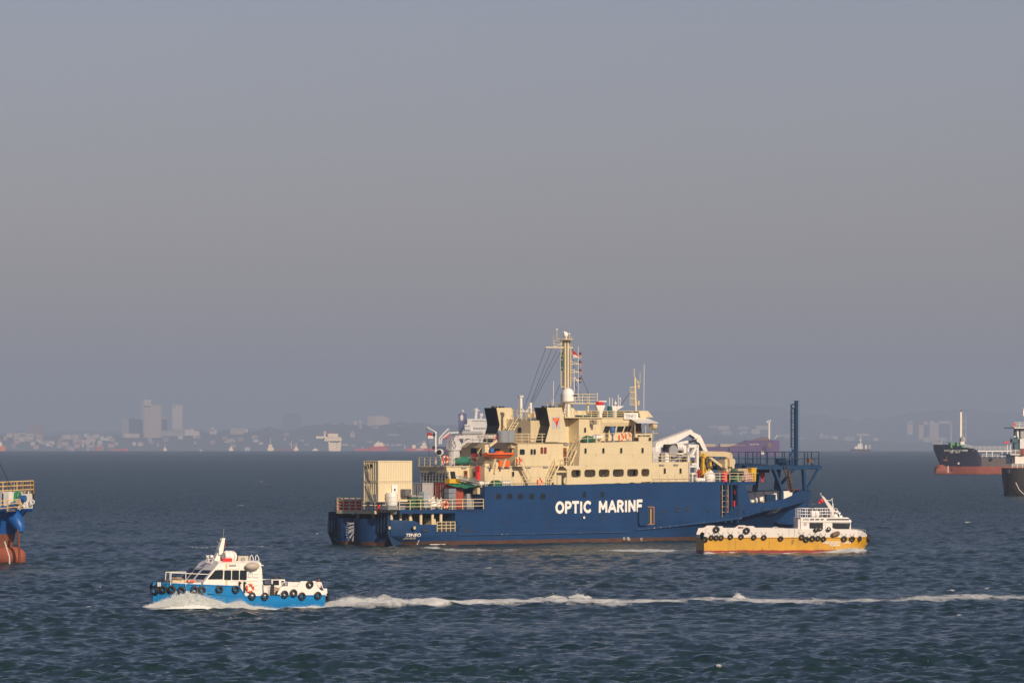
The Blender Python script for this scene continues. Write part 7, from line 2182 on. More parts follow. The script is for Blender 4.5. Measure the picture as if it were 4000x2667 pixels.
# white bulwark follows the same plan
prof_y = [(160, 600), (188, 522), (255, 518), (295, 490), (390, 490), (402, 518), (640, 518), (690, 487), (770, 487), (812, 517), (1340, 518), (1342, 527), (1975, 527), (2060, 534), (2120, 548), (2165, 575), (2190, 610)]
mb = MB(); top = [(NS(E5, x, y)[0] if x < 1900 else None, x, y) for x, y in prof_y]
pts = []
for _, x, y in top:
    xx = NS(E5, x, y)[0]
    for _k in range(12): xx = NS(E5, x, y, -hb_y(min(xx, XN)))[0]
    xx = min(xx, XN - .02); pts.append((xx, hb_y(xx), NS(E5, x, y, -hb_y(xx))[1]))
for i, (x, b, z) in enumerate(pts):
    for s_ in (-1, 1): mb.v += [(x, s_ * (b + .01), zy + .01), (x, s_ * (b - .04), z), (x, s_ * (b - .16), z), (x, s_ * (b - .16), zy + .02)]
for i in range(len(pts) - 1):
    for s_ in (0, 1):
        for j in range(3): a = i*8 + s_*4 + j; mb.f.append((a, a+8, a+9, a+1))
for i in (0, len(pts) - 1): mb.f.append((i*8, i*8+1, i*8+5, i*8+4))
mb.build('bulwark', YWH, yb)
mb = MB(); k0 = [i for i, p in enumerate(pts) if p[0] > NS(E5, 1340, 520)[0]]
for i in k0[:-1]:
    a, b = pts[i], pts[i+1]; k = len(mb.v); mb.v += [(a[0], -a[1] + .15, a[2] - .03), (a[0], a[1] - .15, a[2] - .03), (b[0], b[1] - .15, b[2] - .03), (b[0], -b[1] + .15, b[2] - .03)]; mb.f.append((k, k+1, k+2, k+3))
mb.build('fore_deck', YWH, yb)
mb = MB()
for a, b in zip(sts[:-1], sts[1:]): mb.bar((a[0], -a[1][-1][0] - .04, zy), (b[0], -b[1][-1][0] - .04, zy), .08)
mb.build('rubbing_strake', YHM, yb)
mb = MB()
for x in (548, 970, 1285, 1215):
    a = NS(E5, x, 700)[0]; mb.box(a - .012, a + .012, -HBY - .005, -HBY + .01, .5 if x < 1200 else zy, zy if x < 1200 else zy + 1.0)
mb.build('plate_seam', mat('seam_dark', (.08, .05, .02), .8), yb)
YWY = -2.2
a = NS(E5, 1360, 385, YWY); top_z = NS(E5, 1500, 382, YWY)[1]; wz0 = NS(E5, 1500, 520, YWY)[1]
xw_a = a[0]; xw_b = NS(E5, 1985, 525, YWY)[0]; brow = NS(E5, 1900, 430, YWY)[1]
mb = MB()
prof = [(xw_a + .08, zy + .1), (xw_b - .3, zy + .6), (xw_b, wz0), (NS(E5, 1985, 450, YWY)[0], brow - .1), (NS(E5, 1998, 432, YWY)[0], brow), (NS(E5, 1950, 385, YWY)[0], top_z), (xw_a, top_z), (xw_a + .0, brow)]
# body tapers forward in plan
nv = len(prof)
for yy in (YWY, YWY + .15, -YWY - .15, -YWY):
    sh = -.35 if abs(yy) > 2.1 else 0
    for x, z in prof: mb.v.append((x + (sh if x > xw_b - 1 else 0) , yy, z))
for i in range(3):
    for j in range(nv): a_ = i*nv + j; b_ = i*nv + (j+1) % nv; mb.f.append((a_, b_, b_+nv, a_+nv))
mb.f.append(tuple(range(nv))); mb.f.append(tuple(range(3*nv, 4*nv))[::-1])
whb = mb.build('wheelhouse', mat('boat_white_bright', (.74, .72, .70), .35, var=.04, vscale=1, streak=.2), yb)
def ywin(pts, c=E5, nm='window'):
    q = [NS(c, x, y, YWY) for x, y in pts]; cx_ = sum(p[0] for p in q)/len(q); cz_ = sum(p[1] for p in q)/len(q)
    mb = MB(); mb.prism_y([(cx_ + (x-cx_)*1.04, cz_ + (z-cz_)*1.08) for x, z in q], YWY - .03, YWY); f = mb.build(nm, RUBBER, yb)
    mb = MB(); mb.prism_y(q, YWY - .037, YWY - .027); mb.build('pane', GLASS, f)
ywin([(1470, 450), (1633, 450), (1633, 516), (1472, 516)]); ywin([(1757, 452), (1972, 454), (1958, 524), (1800, 522), (1757, 512)])
for (x0_, x1_) in ((1478, 1525), (1543, 1590), (1610, 1643), (1688, 1960)):
    ywin([(x0_ + 3, 399), (x1_ + 2, 399), (x1_ - 5, 414), (x0_ - 4, 414)], nm='clerestory_window')
mb = MB(); a = NS(EY, 185, 772, YWY); b = NS(EY, 1270, 772, YWY); mb.box(a[0], b[0] - .2, YWY - .08, YWY, a[1] - .03, a[1] + .03); a = NS(EY, 640, 800, YWY); mb.box(a[0], a[0] + .05, YWY - .05, YWY, zy + .8, a[1]); a = NS(EY, 690, 800, YWY); mb.box(a[0], a[0] + .05, YWY - .05, YWY, zy + .8, a[1]); mb.build('ledge', YWH, yb)
mb = MB(); a = NS(E5, 1338, 405, YWY); mb.box(a[0] - .1, xw_a, YWY + .1, YWY + .5, zy + .6, brow + .25); mb.build('aft_screen', YWH, yb)
mb = MB(); a = NS(E5, 1972, 530, -2.0); b = NS(E5, 2165, 552, -1.2); mb.bar((a[0], -2.0, a[1] + .1), (b[0], -1.2, b[1] + .15), .05); 
for t in np.linspace(0, 1, 8): p = Vector((a[0], -2.0, a[1] - .1)).lerp(Vector((b[0], -1.2, b[1] - .15)), t); mb.bar(p, p + Vector((0, 0, .28)), .03)
mb.build('bow_rail', STEEL, yb)
tx_ = NS(E5, 1638, 708)[0]
text('PRESIDENT TWO', .42, WHITEB, yb, (tx_, -HBY - .03, NS(E5, 1640, 709)[1]), RX, width=NS(E5, 1978, 709)[0] - tx_, bold=.008)
tx_ = NS(E5, 1717, 735)[0]
text('SC4896A', .32, WHITEB, yb, (tx_, -HBY - .03, NS(E5, 1717, 737)[1]), RX, width=NS(E5, 1850, 735)[0] - tx_, bold=.006)
tx_ = NS(EY, 203, 735, YWY)[0]
text('SC4896A', .30, BLACK, yb, (tx_, YWY - .01, NS(EY, 203, 736, YWY)[1]), RX, width=NS(EY, 335, 735, YWY)[0] - tx_, shear=.2)
p = np_(EY, 256, 825, YWY - .01); mb = MB(); mb.ring(p, .17, .015, 'y', 18, 4); mb.build('logo_ring', REDDK, yb)
text('P', .24, BLACK, yb, (p.x - .07, YWY - .015, p.z - .09), RX, bold=.012)
# top rails, raft, mast
mb = MB()
z_r = top_z
for Y in (YWY + .15, -YWY - .15): rail(mb, [(xw_a + .2, Y, z_r), (NS(E5, 1815, 380, YWY)[0], Y, z_r)], h=1.02, bars=3, step=.62, r=.022)
rail(mb, [(xw_a + .2, YWY + .15, z_r), (xw_a + .2, -YWY - .15, z_r)], h=1.02, bars=3, step=1.0, r=.022)
mb.build('guard_rail', WHITEB, yb)
o = bpy.data.objects.new('life_raft_canister', None); SC.collection.objects.link(o); o.matrix_world = N.M; tag(o, 'white life raft canister inside the roof rails of the yellow boat', 'life raft')
a = np_(E5, 1478, 340, -.6); b = np_(E5, 1588, 340, -.6); mb = MB(); mb.tube([a, a + Vector((.15, 0, 0)), b - Vector((.15, 0, 0)), b], [.28, .42, .42, .28], 14); mb.build('canister', WHITEB, o, smooth=True)
mb = MB(); mb.ring(a.lerp(b, .5), .43, .03, 'x', 14, 4); mb.build('strap', GREY, o); mb = MB(); c0 = a.lerp(b, .5); mb.box(c0.x - .5, c0.x + .5, -.9, -.3, z_r, c0.z - .33); mb.build('cradle', WHITE, o)
mb = MB(); q = [N.side(E5(*p), -.2) for p in ((1612, 112), (1640, 118), (1790, 300), (1800, 376), (1735, 376), (1738, 320))]; mb.prism_y(q, -.35, 0); ms_ = mb.build('mast', YWH, yb)
mb = MB(); mb.bar(np_(E5, 1675, 168, -.2), np_(E5, 1738, 172, -.2), .05); mb.bar(np_(E5, 1738, 172, -.2), np_(E5, 1742, 150, -.2), .05); mb.bar(np_(E5, 1752, 140, -.2), np_(E5, 1762, 376, -.2), .04); mb.bar(np_(E5, 1612, 112, -.2), np_(E5, 1608, 75, -.2), .05); mb.bar(np_(E5, 1760, 210, -.2), np_(E5, 1764, 376, -.2), .07); mb.build('aerial', WHITEB, ms_)
mb = MB(); p = np_(E5, 1840, 330, -1.0); mb.tube([p - Vector((0, .1, 0)), p + Vector((0, .14, 0))], .13, 10); mb.bar(p, p - Vector((0, 0, .45)), .05); p = np_(E5, 1860, 368, -1.0); mb.box(p.x - .2, p.x + .12, -1.2, -.8, z_r, p.z + .12); p = np_(E5, 1795, 312, -.6); mb.tube([p, p + Vector((.3, 0, 0))], .14, 8); mb.prism_y([N.side(E5(*p), -.9) for p in ((1780, 378), (1788, 330), (1830, 378))], -.95, -.9); mb.build('searchlight', WHITEB, yb, smooth=True)
mb = MB(); p = np_(E5, 1685, 372, -1.0); mb.box(p.x - .3, p.x + .25, -1.3, -.8, z_r, z_r + .3); mb.build('roof_box', BLACK, yb)
q6 = lambda x, y, Y: tuple(np_(E5, x, y, Y))
flag('plain red flag flying from the slanting mast of the yellow boat', [q6(1622, 135, -.2), q6(1605, 160, -.35), q6(1590, 180, -.15), q6(1578, 195, -.3)], [q6(1642, 190, -.2), q6(1625, 195, -.35), q6(1610, 208, -.15), q6(1600, 212, -.3)], mat('flag_bright_red', (.65, .02, .03), .8), MATS['flag_bright_red'], N.M)
# deck cargo seen above the bulwark
r_ = random.Random(9)
for (x0_, x1_, lab, m) in ((585, 680, 'heap of rusty gear above the rail of the yellow boat, aft one', MATS['rusty_machinery']), (985, 1100, 'white deck box above the rail amidships of the yellow boat', YWH)):
    a = NS(E5, x0_, 515, -1.0); b = NS(E5, x1_, 488, -1.0); o = thing('deck_gear', lab, 'deck gear', N, ((a[0]+b[0])/2, -1.0, zy))
    h = b[1] - zy; w = (b[0]-a[0])/2
    mb = MB(); mb.box(-w*.9, w*.9, -.4, .4, 0, h*.8); mb.build('base', m, o)
    mb = MB()
    for k in range(7): c_ = r_.uniform(-w*.8, w*.8); s_ = r_.uniform(.05, .14); mb.box(c_-s_, c_+s_, -.3, .3, h*.8, h*.8 + s_*1.4)
    mb.build('fittings', m, o, kind='stuff')
# tyres
ty = [(253, 632, 33), (315, 633, 32), (375, 632, 34), (490, 622, 34), (622, 622, 34), (780, 628, 33), (905, 630, 33), (1113, 645, 33), (1373, 627, 32), (1430, 655, 38), (1508, 643, 37), (1578, 640, 33), (1645, 648, 33), (1900, 648, 37), (2000, 650, 37), (2095, 645, 34)]
G2 = 'tyre fenders on the yellow boat'
sk_ = N.pix(xs_, -HBY, 0)
for i, (x, y, r) in enumerate(ty):
    xx = NS(E5, x, y)[0]
    for _ in range(12): xx = NS(E5, x, y, -hb_y(min(xx, XN)) - .16)[0]
    xx = min(xx, XN); yy = -hb_y(xx) - .16; zz_ = NS(E5, x, y, yy)[1]
    rz_ = math.atan2(-(hb_y(min(XN, xx + .1)) - hb_y(xx - .1)), .2)
    tyre(f'{ordn[i]} tyre from the stern in the lower row along the yellow boat', N, xx, yy, zz_, .31 if r < 36 else .35, G2, rz=-rz_ if 0 else rz_, tilt=random.uniform(-.1, .2))
    mb = MB()
    for s_ in (-.35, .3): mb.bar((xx + s_ * .3, yy + .05, zz_ + .25), (xx + s_, -hb_y(xx) - .01, zz_ + .62), .02)
    mb.build('tyre_rope', BLACK, yb)
for (x, y, r, lab) in ((315, 530, .37, 'tyre hung high on the raised white bulwark at the stern of the yellow boat'), (690, 545, .38, 'tyre hung high on the second raised bulwark of the yellow boat'), (1555, 530, .30, 'tyre below the aft wheelhouse window of the yellow boat, left of the pair'), (1605, 515, .28, 'tyre below the aft wheelhouse window of the yellow boat, right of the pair'), (1708, 527, .27, 'single tyre hanging between the two wheelhouse windows of the yellow boat')):
    p = np_(E5, x, y, -HBY - .17); tyre(lab, N, p.x, p.y, p.z, r, G2)
p = np_(E5, 2207, 638, -.3); tyre('big tyre on the very bow of the yellow boat', N, p.x, p.y, p.z, .44, G2, rz=math.radians(58))
p = np_(E5, 180, 655, -HBY - .1); tyre('tyre at the near stern corner of the yellow boat, lowest one', N, p.x - .05, p.y, p.z, .34, G2, rz=math.radians(-35))
p = np_(E5, 138, 612, -1.6); tyre('large dark tyre across the stern of the yellow boat', N, p.x, p.y, p.z, .46, G2, rz=math.radians(-75))
a = np_(E5, 1742, 605, -HBY - .2); b = np_(E5, 1845, 572, -HBY - .2); mb = MB(); mb.tube([a, a.lerp(b, .15), a.lerp(b, .85), b], [.12, .27, .27, .12], 12); o = mb.build('roller_fender', mat('brown_fender', (.16, .10, .07), .7, var=.3, vscale=3), smooth=True); o.matrix_world = N.M; tag(o, 'brown sausage-shaped fender tied aslant on the white bow of the yellow boat', 'fender')

# ---- spray
def foam_mat():
    m = mat('foam_spray', (.66, .70, .70), .9, var=.22, vscale=5, bump=1)
    return m
def spray(name, label, fr, c, top, base, y_in, y_out, n, seed, size=(.02, .06), dens_pow=1.0, cat=None):
    """broken white water: a rough mound plus drops, following a crest profile read off in the frame's plane"""
    r = np.random.default_rng(seed)
    tp = np.array([fr.side(c(*p), y_in) for p in top]); bs = np.array([fr.side(c(*p), y_in) for p in base])
    x0, x1 = tp[:, 0].min(), tp[:, 0].max()
    zt = lambda x: np.interp(x, tp[:, 0], tp[:, 1]); zb = lambda x: np.interp(x, bs[:, 0], bs[:, 1])
    V = []; Fq = []
    # mound
    nx, ny = int((x1 - x0) / .07) + 2, 14
    X = np.linspace(x0, x1, nx)[:, None]; U = np.linspace(0, 1, ny)[None, :]
    XX = np.repeat(X, ny, 1); UU = np.repeat(U, nx, 0)
    nn = wnoise(XX * 1.0, UU * 1.3, seed, .75, 4); n2_ = wnoise(XX, UU * .8, seed + 1, .22, 3)
    H = zt(XX) - zb(XX)
    ZZ = zb(XX) + H * (.86 * (1 - UU ** 1.7) * (1 + .22 * nn) + .10 * n2_ * (1 - UU)) - .12 * UU
    YY = y_in + (y_out - y_in) * UU * (.75 + .25 * np.clip(H, .2, 1)) + .10 * nn
    Vm = np.stack([XX + .05 * n2_, YY, ZZ], -1).reshape(-1, 3)
    idx = np.arange(nx * ny).reshape(nx, ny)
    quads = np.stack([idx[:-1, :-1], idx[1:, :-1], idx[1:, 1:], idx[:-1, 1:]], -1).reshape(-1, 4)
    # drops
    px = r.uniform(x0, x1, n); u = r.random(n) ** .8
    h = zt(px) - zb(px)
    e = r.exponential(.16, n) * (.3 + h)
    u_ = u * .9
    pz = zb(px) + h * (1 - u_ ** 1.7) + np.where(r.random(n) < .75, e * .35, e) - .03
    py = y_in + (y_out - y_in) * u_ + r.normal(0, .08, n)
    px = px + r.normal(0, .06, n)
    s = r.uniform(size[0], size[1], n) * np.where(e > .1, .6, 1.0)
    octa = np.array([(1,0,0), (-1,0,0), (0,1,0), (0,-1,0), (0,0,1), (0,0,-1)])
    of = np.array([(0,2,4), (2,1,4), (1,3,4), (3,0,4), (2,0,5), (1,2,5), (3,1,5), (0,3,5)])
    st_ = np.stack([s * r.uniform(.7, 2.0, n), s, s * r.uniform(.6, 1.3, n)], -1)
    Vd = (np.stack([px, py, pz], -1)[:, None, :] + octa[None] * st_[:, None, :]).reshape(-1, 3)
    Fd = (of[None] + (np.arange(n) * 6)[:, None, None]).reshape(-1, 3) + len(Vm)
    V = np.concatenate([Vm, Vd])
    me = bpy.data.meshes.new(name)
    me.from_pydata(V.tolist(), [], [tuple(q) for q in quads.tolist()] + [tuple(q) for q in Fd.tolist()])
    me.materials.append(foam_mat())
    o = bpy.data.objects.new(name, me); SC.collection.objects.link(o); o.matrix_world = fr.M
    o['kind'] = 'stuff'; o['label'] = label
    return o
spray('bow_wave', 'white bow wave breaking along the side of the blue launch', K, E6,
      [(-8, 905), (60, 885), (130, 862), (250, 815), (330, 790), (410, 762), (520, 742), (640, 752), (700, 768), (760, 792), (900, 832), (1000, 872), (1060, 862), (1130, 838), (1185, 836), (1250, 888), (1330, 905), (1400, 903), (1500, 925), (1600, 935)],
      [(-8, 912), (250, 905), (600, 900), (800, 925), (1250, 938), (1600, 940)], -2.2, -3.9, 15000, 3, size=(.010, .030))
spray('stern_wave', 'white water along the after side of the blue launch', K, E6,
      [(1640, 936), (1750, 922), (1900, 915), (2000, 905), (2070, 893), (2130, 902), (2230, 915)], [(1640, 944), (2230, 940)], -2.1, -2.9, 1800, 5, size=(.012, .04))
spray('stern_wave', 'white rooster tail heaped up astern of the blue launch', K, E6,
      [(2225, 915), (2290, 868), (2360, 830), (2450, 800), (2560, 790), (2640, 815), (2750, 800), (2900, 835), (3100, 850), (3300, 868), (3600, 880)], [(2225, 935), (2700, 945), (3600, 925)], -1.0, -3.6, 11000, 6, size=(.012, .034))
spray('bow_wave', 'white bow wave under the bow of the yellow boat', N, E5,
      [(1500, 838), (1650, 818), (1750, 800), (1830, 782), (1950, 770), (2050, 766), (2090, 785), (2120, 772), (2150, 785), (2185, 835)], [(1500, 842), (2185, 842)], -2.75, -4.2, 5200, 7, size=(.015, .04))
spray('side_wash', 'thin white wash along the waterline of the yellow boat', N, E5,
      [(160, 822), (200, 812), (300, 828), (340, 818), (440, 826), (500, 810), (560, 822), (620, 812), (700, 832), (850, 838), (1000, 832), (1100, 826), (1130, 838)], [(160, 838), (1130, 846)], -2.75, -3.2, 1500, 8, size=(.02, .05))
for i, (x, y, h_, w_) in enumerate(((2885, 2332, 15, 20), (2265, 2330, 10, 42), (2170, 2332, 8, 38))):
    fr = Frame(on_sea(x, y + 6), 5); cc = Crop(x - w_, y - h_, 1)
    spray('wave_splash', ('tall spout of spray above the launch wake', 'low splash on the launch wake, right of the pair', 'low splash on the launch wake, left of the pair')[i], fr, cc, [(0, h_ + 2), (w_*.5, h_*.45), (w_*.8, 0), (w_*1.3, h_*.5), (w_*2, h_ + 2)], [(0, h_ + 5), (w_*2, h_ + 5)], 0, -.8, 700, 20 + i, size=(.015, .045))
# ------------------------------------------------------------------ other ships
def ship_frame(px, py, deg, hb):
    p = on_sea(px, py); a = math.radians(deg)
    return Frame((p.x - math.sin(a) * hb, p.y + math.cos(a) * hb, seaz(p.y)), deg)
def pt(fr, c, x, y, Y): q = fr.side(c(x, y), Y); return Vector((q[0], Y, q[1]))
def blk(fr, c, x0, y0, x1, y1, Y, Yb, nm, m, parent, grow=0):
    a = pt(fr, c, x0, y0, Y); b = pt(fr, c, x1, y1, Y)
    mb = MB(); mb.box(a.x, b.x, Y, Yb, b.z, a.z); return mb.build(nm, m, parent)
def bars(fr, c, segs, Y, w, nm, m, parent):
    mb = MB()
    for x0, y0, x1, y1 in segs: mb.bar(pt(fr, c, x0, y0, Y), pt(fr, c, x1, y1, Y), w)
    return mb.build(nm, m, parent)
def hull_by(fr, top, hb, bow, stern_full=True, hb_pow=2.2, zbot=-1.5, c=None, flare=.6, side=1):
    """top: list of photo points along the sheer; bow at the end given by side (+1 right, -1 left)"""
    pts = [fr.side(c(*p), -hb) for p in top]
    x0, x1 = pts[0][0], pts[-1][0]; L = abs(x1 - x0); out = []
    xs = sorted(set([x0 + (x1 - x0) * t for t in (0, .02, .06, .12, .2, .3, .45, .6, .7, .78, .84, .89, .93, .96, .98, 1.0)] + [p[0] for p in pts]))
    zx = sorted(pts)
    for x in xs:
        z = float(np.interp(x, [p[0] for p in zx], [p[1] for p in zx]))
        t = (x - x0) / (x1 - x0) if side == 1 else (x1 - x) / (x1 - x0)
        u = max(0, (t - bow) / (1 - bow)); b = hb * max(.02, 1 - u ** hb_pow)
        w = hb * max(.01, 1 - min(1, u * 1.25) ** 1.3 * flare / .6) if u > 0 else hb
        if stern_full is False and t < .12: w *= .4 + .6 * t / .12
        out.append((x, [(w * .6, zbot), (min(w, b), .0), (min(b, (w + b) / 2 * 1.05), z * .55), (b, z)]))
    return loft(out, closed_top=True)

# ---- bulk carrier, its bow right of the cable ship and its deckhouse left of it
G = Crop(2600, 1540, 2.94)
GF = ship_frame(2990, 1779, 2, 22)
bc = thing('bulk_carrier', 'long purple hulled bulk carrier passing behind the cable ship', 'ship', GF)
PUR = mat('purple_hull', (.10, .045, .155), .5, var=.15, vscale=.05, streak=.3, spec=.3)
HZW = mat('far_white', (.70, .68, .64), .6)
FB = mat('far_beige', (.45, .36, .24), .7, var=.3, vscale=.1)
a_top = [(-2640, 600), (300, 600), (930, 600)]
stn = []
xL = GF.side((1702, 1760), -22)[0]; xR = GF.side(G(1308, 515), 0)[0]; zd = GF.side(G(600, 600), -22)[1]; zf_ = GF.side(G(1100, 530), -22)[1]; xfc = GF.side(G(933, 545), -22)[0]
for x in (xL, xL + 6, xL + 20, xfc - 40, xfc - .5, xfc, xfc + 20, xR - 50, xR - 30, xR - 18, xR - 9, xR - 3, xR):
    u = max(0, (x - (xR - 55)) / 55); b = 22 * max(.02, 1 - u ** 2.0); w = 22 * max(.02, 1 - min(1, u * 1.1) ** 1.5)
    if x < xL + 15: w = 22 * (.5 + .5 * (x - xL) / 20)
    z = zd if x < xfc else zf_ + .5 * u
    stn.append((x, [(w * .8, -2), (w, 0), ((w + b) / 2, z * .5), (b, z)]))
bch = loft(stn, closed_top=True).build('hull', PUR, bc, smooth=True)
for i in range(9):
    x0_ = xfc - 6 - i * 24; mb = MB(); mb.box(x0_ - 19, x0_, -14, 14, zd, zd + 2.6); mb.build('hatch_cover', FB, bc)
mb = MB(); rail(mb, [(xL + 60, -21.8, zd), (xfc - 1, -21.8, zd)], h=1.6, bars=2, step=4, r=.08); mb.build('guard_rail', FB, bc)
bars(GF, G, [(1190, 515, 1190, 292), (1160, 318, 1210, 300)], -2, 1.6, 'foremast', HZW, bc)
bars(GF, G, [(1252, 512, 1282, 468)], -4, .5, 'jack_staff', HZW, bc)
for (x, y, r) in ((1010, 530, 1.6), (1055, 520, 2.4), (1110, 512, 3.2), (1162, 505, 2.0), (965, 530, 1.2)):
    p = pt(GF, G, x, y + 8, -6); mb = MB(); mb.tube([(p.x, -8, p.z), (p.x, -3, p.z)], r, 10); mb.build('windlass_drum', mat('far_gear', (.14, .09, .06), .8), bc)
p = pt(GF, G, 1185, 590, -12); mb = MB(); mb.ball((p.x, -15.0, p.z), 2.6, 8, 6, (1, .5, 1.2)); mb.build('anchor', MATS['far_gear'], bc)
p = pt(GF, G, 970, 580, -22.1); press(text('AGILITY DIVA', 1.7, HZW, bc, (p.x, -22.15, p.z), RX, width=9.6, bold=.03), bch, off=.1)
p = pt(GF, G, 1108, 688, -21); mb = MB(); mb.box(p.x - 1, p.x + 2, -21.6, -21.3, p.z, p.z + 3); mb.build('load_mark', HZW, bc)
# stern end seen left of the cable ship: accommodation, funnel, free-fall boat
h = lambda x, y, Y=-10: pt(GF, A, x, y, Y)
blk(GF, A, 1415, 350, 1650, 600, -12, 12, 'accommodation', HZW, bc); blk(GF, A, 1455, 240, 1645, 350, -11, 11, 'accommodation', HZW, bc); blk(GF, A, 1430, 295, 1490, 350, -14, 14, 'bridge_wing', HZW, bc)
blk(GF, A, 1370, 188, 1448, 520, -5, 5, 'funnel', mat('far_purple_funnel', (.05, .04, .16), .6), bc)
p = h(1400, 230, -5.3); mb = MB(); mb.ball((p.x, -5.1, p.z), 2.6, 10, 6, (.6, .1, 1.2)); mb.build('funnel_mark', HZW, bc)
p0, p1 = h(1540, 240, 0), h(1548, 135, 0); mb = MB(); mb.bar(p0, p1, 2.2); mb.bar(h(1520, 150, 0), h(1580, 160, 0), .9); mb.bar(h(1590, 240, 0), h(1590, 200, 0), 1.2); mb.build('radar_mast', HZW, bc)
mb = MB(); mb.ball(h(1592, 205, 0), 2, 8, 5); mb.ball(h(1410, 165, 0), 1.2, 8, 5); mb.build('satellite_dome', HZW, bc)
for (x0_, y0_, x1_) in ((1500, 258, 1640), (1425, 310, 1480), (1510, 330, 1640)):
    a = h(x0_, y0_, -11.2); b = h(x1_, y0_ + 8, -11.2); n_ = max(2, int((x1_ - x0_) / 22))
    for i in range(n_):
        xx = a.x + (b.x - a.x) * (i + .3) / n_; mb = MB(); mb.box(xx, xx + 1.6, -14.1 if x1_ == 1480 else -12.15 if y0_ > 320 else -11.1, -10, b.z, a.z); mb.build('window', mat('far_dark', (.05, .055, .07), .5), bc)
bars(GF, A, [(1178, 490, 1180, 430), (1180, 430, 1265, 340), (1195, 490, 1200, 440), (1200, 440, 1285, 370), (1265, 340, 1275, 345)], -8, 1.4, 'lifeboat_ramp', HZW, bc)
mb = MB(); a = h(1208, 440, -6); b = h(1280, 392, -6); mb.tube([a, a.lerp(b, .2), a.lerp(b, .8), b], [.6, 2.2, 2.2, .8], 8); lb_ = mb.build('lifeboat', mat('far_red', (.50, .05, .04), .6), None, smooth=True); lb_.matrix_world = GF.M; tag(lb_, 'red free-fall lifeboat hung aslant at the stern of the bulk carrier', 'lifeboat')
bars(GF, A, [(1290, 380, 1370, 375)], -6, 1.6, 'aft_crane', HZW, bc)

# ---- tanker at the right with its bow to the left
R4 = Crop(3400, 1560, 3.92)
DF = ship_frame(3760, 1851, 6, 7.5)
dh = thing('coastal_tanker', 'dark tanker with a red boot top and white fore mast, DOUBLE HAPPINESS on its bow', 'ship', DF)
NAVY = mat('navy_hull_base', (.012, .012, .030), .5, var=.3, vscale=.2, streak=.5, rust=.5, spec=.3, dirt=(.07, .06, .05))
NAVYH = hull_material(NAVY, 'navy_hull', band=3.0, boot=(.26, .070, .040))
GRH = hull_material(mat('grey_brown_side', (.10, .085, .08), .7, var=.3, vscale=.4, streak=.6, spec=.3, dirt=(.2, .18, .15)), 'grey_brown_hull', band=3.0, boot=(.26, .070, .040))
def dpt(x, y, Y=-7.5): return DF.side(R4(x, y), Y)
topd = [(965, 686), (1110, 690), (1230, 690), (1330, 706), (1440, 735), (1590, 748), (1640, 800), (1700, 893), (2150, 898)]
xb_ = dpt(965, 690, 0)[0]; xe = dpt(2900, 900)[0]
def dh_b(x, full=False):
    u = max(0, 1 - (x - xb_) / 16.0); return 7.5 * max(.03, 1 - u ** 2.2)
sts = []
zz_t = sorted([dpt(*p) for p in topd])
for x in sorted([xb_, xb_ + .5, xb_ + 1.2, xb_ + 2.0, xb_ + 2.69, xb_ + 2.71, xb_ + 4, xb_ + 6, xb_ + 9, xb_ + 12, xb_ + 16, xb_ + 22] + [p[0] for p in zz_t[4:]] + [xe]):
    if x < xb_: continue
    zt_ = float(np.interp(x, [p[0] for p in zz_t], [p[1] for p in zz_t])); b = dh_b(x)
    w = 7.5 * max(0.01, 1 - max(0, 1 - (x - xb_ - 2.6) / 16) ** 1.5) if x > xb_ + 2.6 else 0.05
    zb = 3.2 + 6.6 * max(0, 1 - (x - xb_) / 2.7) if x < xb_ + 2.7 else -1.5
    zb = min(zb, zt_ - .3)
    sts.append((x, [(w * .9, zb), (w, max(zb + .01, 0)), (max(w, (w + b) / 2), max(zb + .1, zt_ * .55)), (b, zt_)]))
hh = loft(sts, closed_top=True).build('hull', NAVYH, dh, smooth=True)
hh.data.materials.append(GRH); xg = dpt(1735, 950)[0]
for p in hh.data.polygons:
    if p.center.x > xg: p.material_index = 1
mb = MB(); mb.tube([(dpt(982, 1085, 0)[0], 0, 1.0), (dpt(1000, 1060, 0)[0], 0, 1.1), (dpt(1080, 1030, 0)[0], 0, 1.4), (dpt(1400, 1100, 0)[0], 0, .5)], [.7, 1.9, 2.6, 3.2], 12); mb.build('bulbous_bow', mat('red_lead', (.26, .070, .040), .7, var=.25, vscale=.4), dh, smooth=True)
mb = MB(); mb.prism_y([dpt(1000, 1050, 0), dpt(1075, 1003, 0), dpt(1250, 1003, 0), dpt(1300, 1130, 0), dpt(985, 1130, 0)], -1.6, 1.6); mb.build('forefoot', MATS['red_lead'], dh)
bars(DF, R4, [(1385, 650, 1385, 190)], -.5, .8, 'foremast', mat('mast_white', (.70, .66, .56), .5, var=.1), dh); bars(DF, R4, [(1386, 200, 1386, 160)], -.5, .45, 'mast_top', REDDK, dh)
mb = MB(); ladder(mb, (dpt(1418, 640, -.5)[0], -.5, dpt(1418, 640, -.5)[1]), (dpt(1418, 225, -.5)[0], -.5, dpt(1418, 225, -.5)[1]), w=(2.2, 0, 0), step=2.4, r=.09); mb.build('mast_ladder', GREY, dh)
mb = MB(); z0 = dpt(1000, 686)[1]; rail(mb, [(dpt(963, 0, -1)[0], -1, z0), (dpt(1090, 0, -5)[0], -5, z0)], h=1.15, bars=3, step=.7, r=.07); mb.build('bow_rail', HZW, dh)
for (x0_, x1_, y0_) in ((1230, 1290, 660), (1325, 1350, 655), (1395, 1448, 700)):
    blk(DF, R4, x0_, y0_, x1_, 740, -5, 0, 'green_winch', mat('winch_green', (.10, .28, .10), .7, var=.4, vscale=1), dh)
blk(DF, R4, 1380, 645, 1442, 690, -4, -1, 'mast_house', HZW, dh); mb = MB(); p = pt(DF, R4, 1415, 625, -2); mb.ball(p, 1.2, 8, 5, (1, 1, 1.4)); mb.build('vent', GREY, dh)
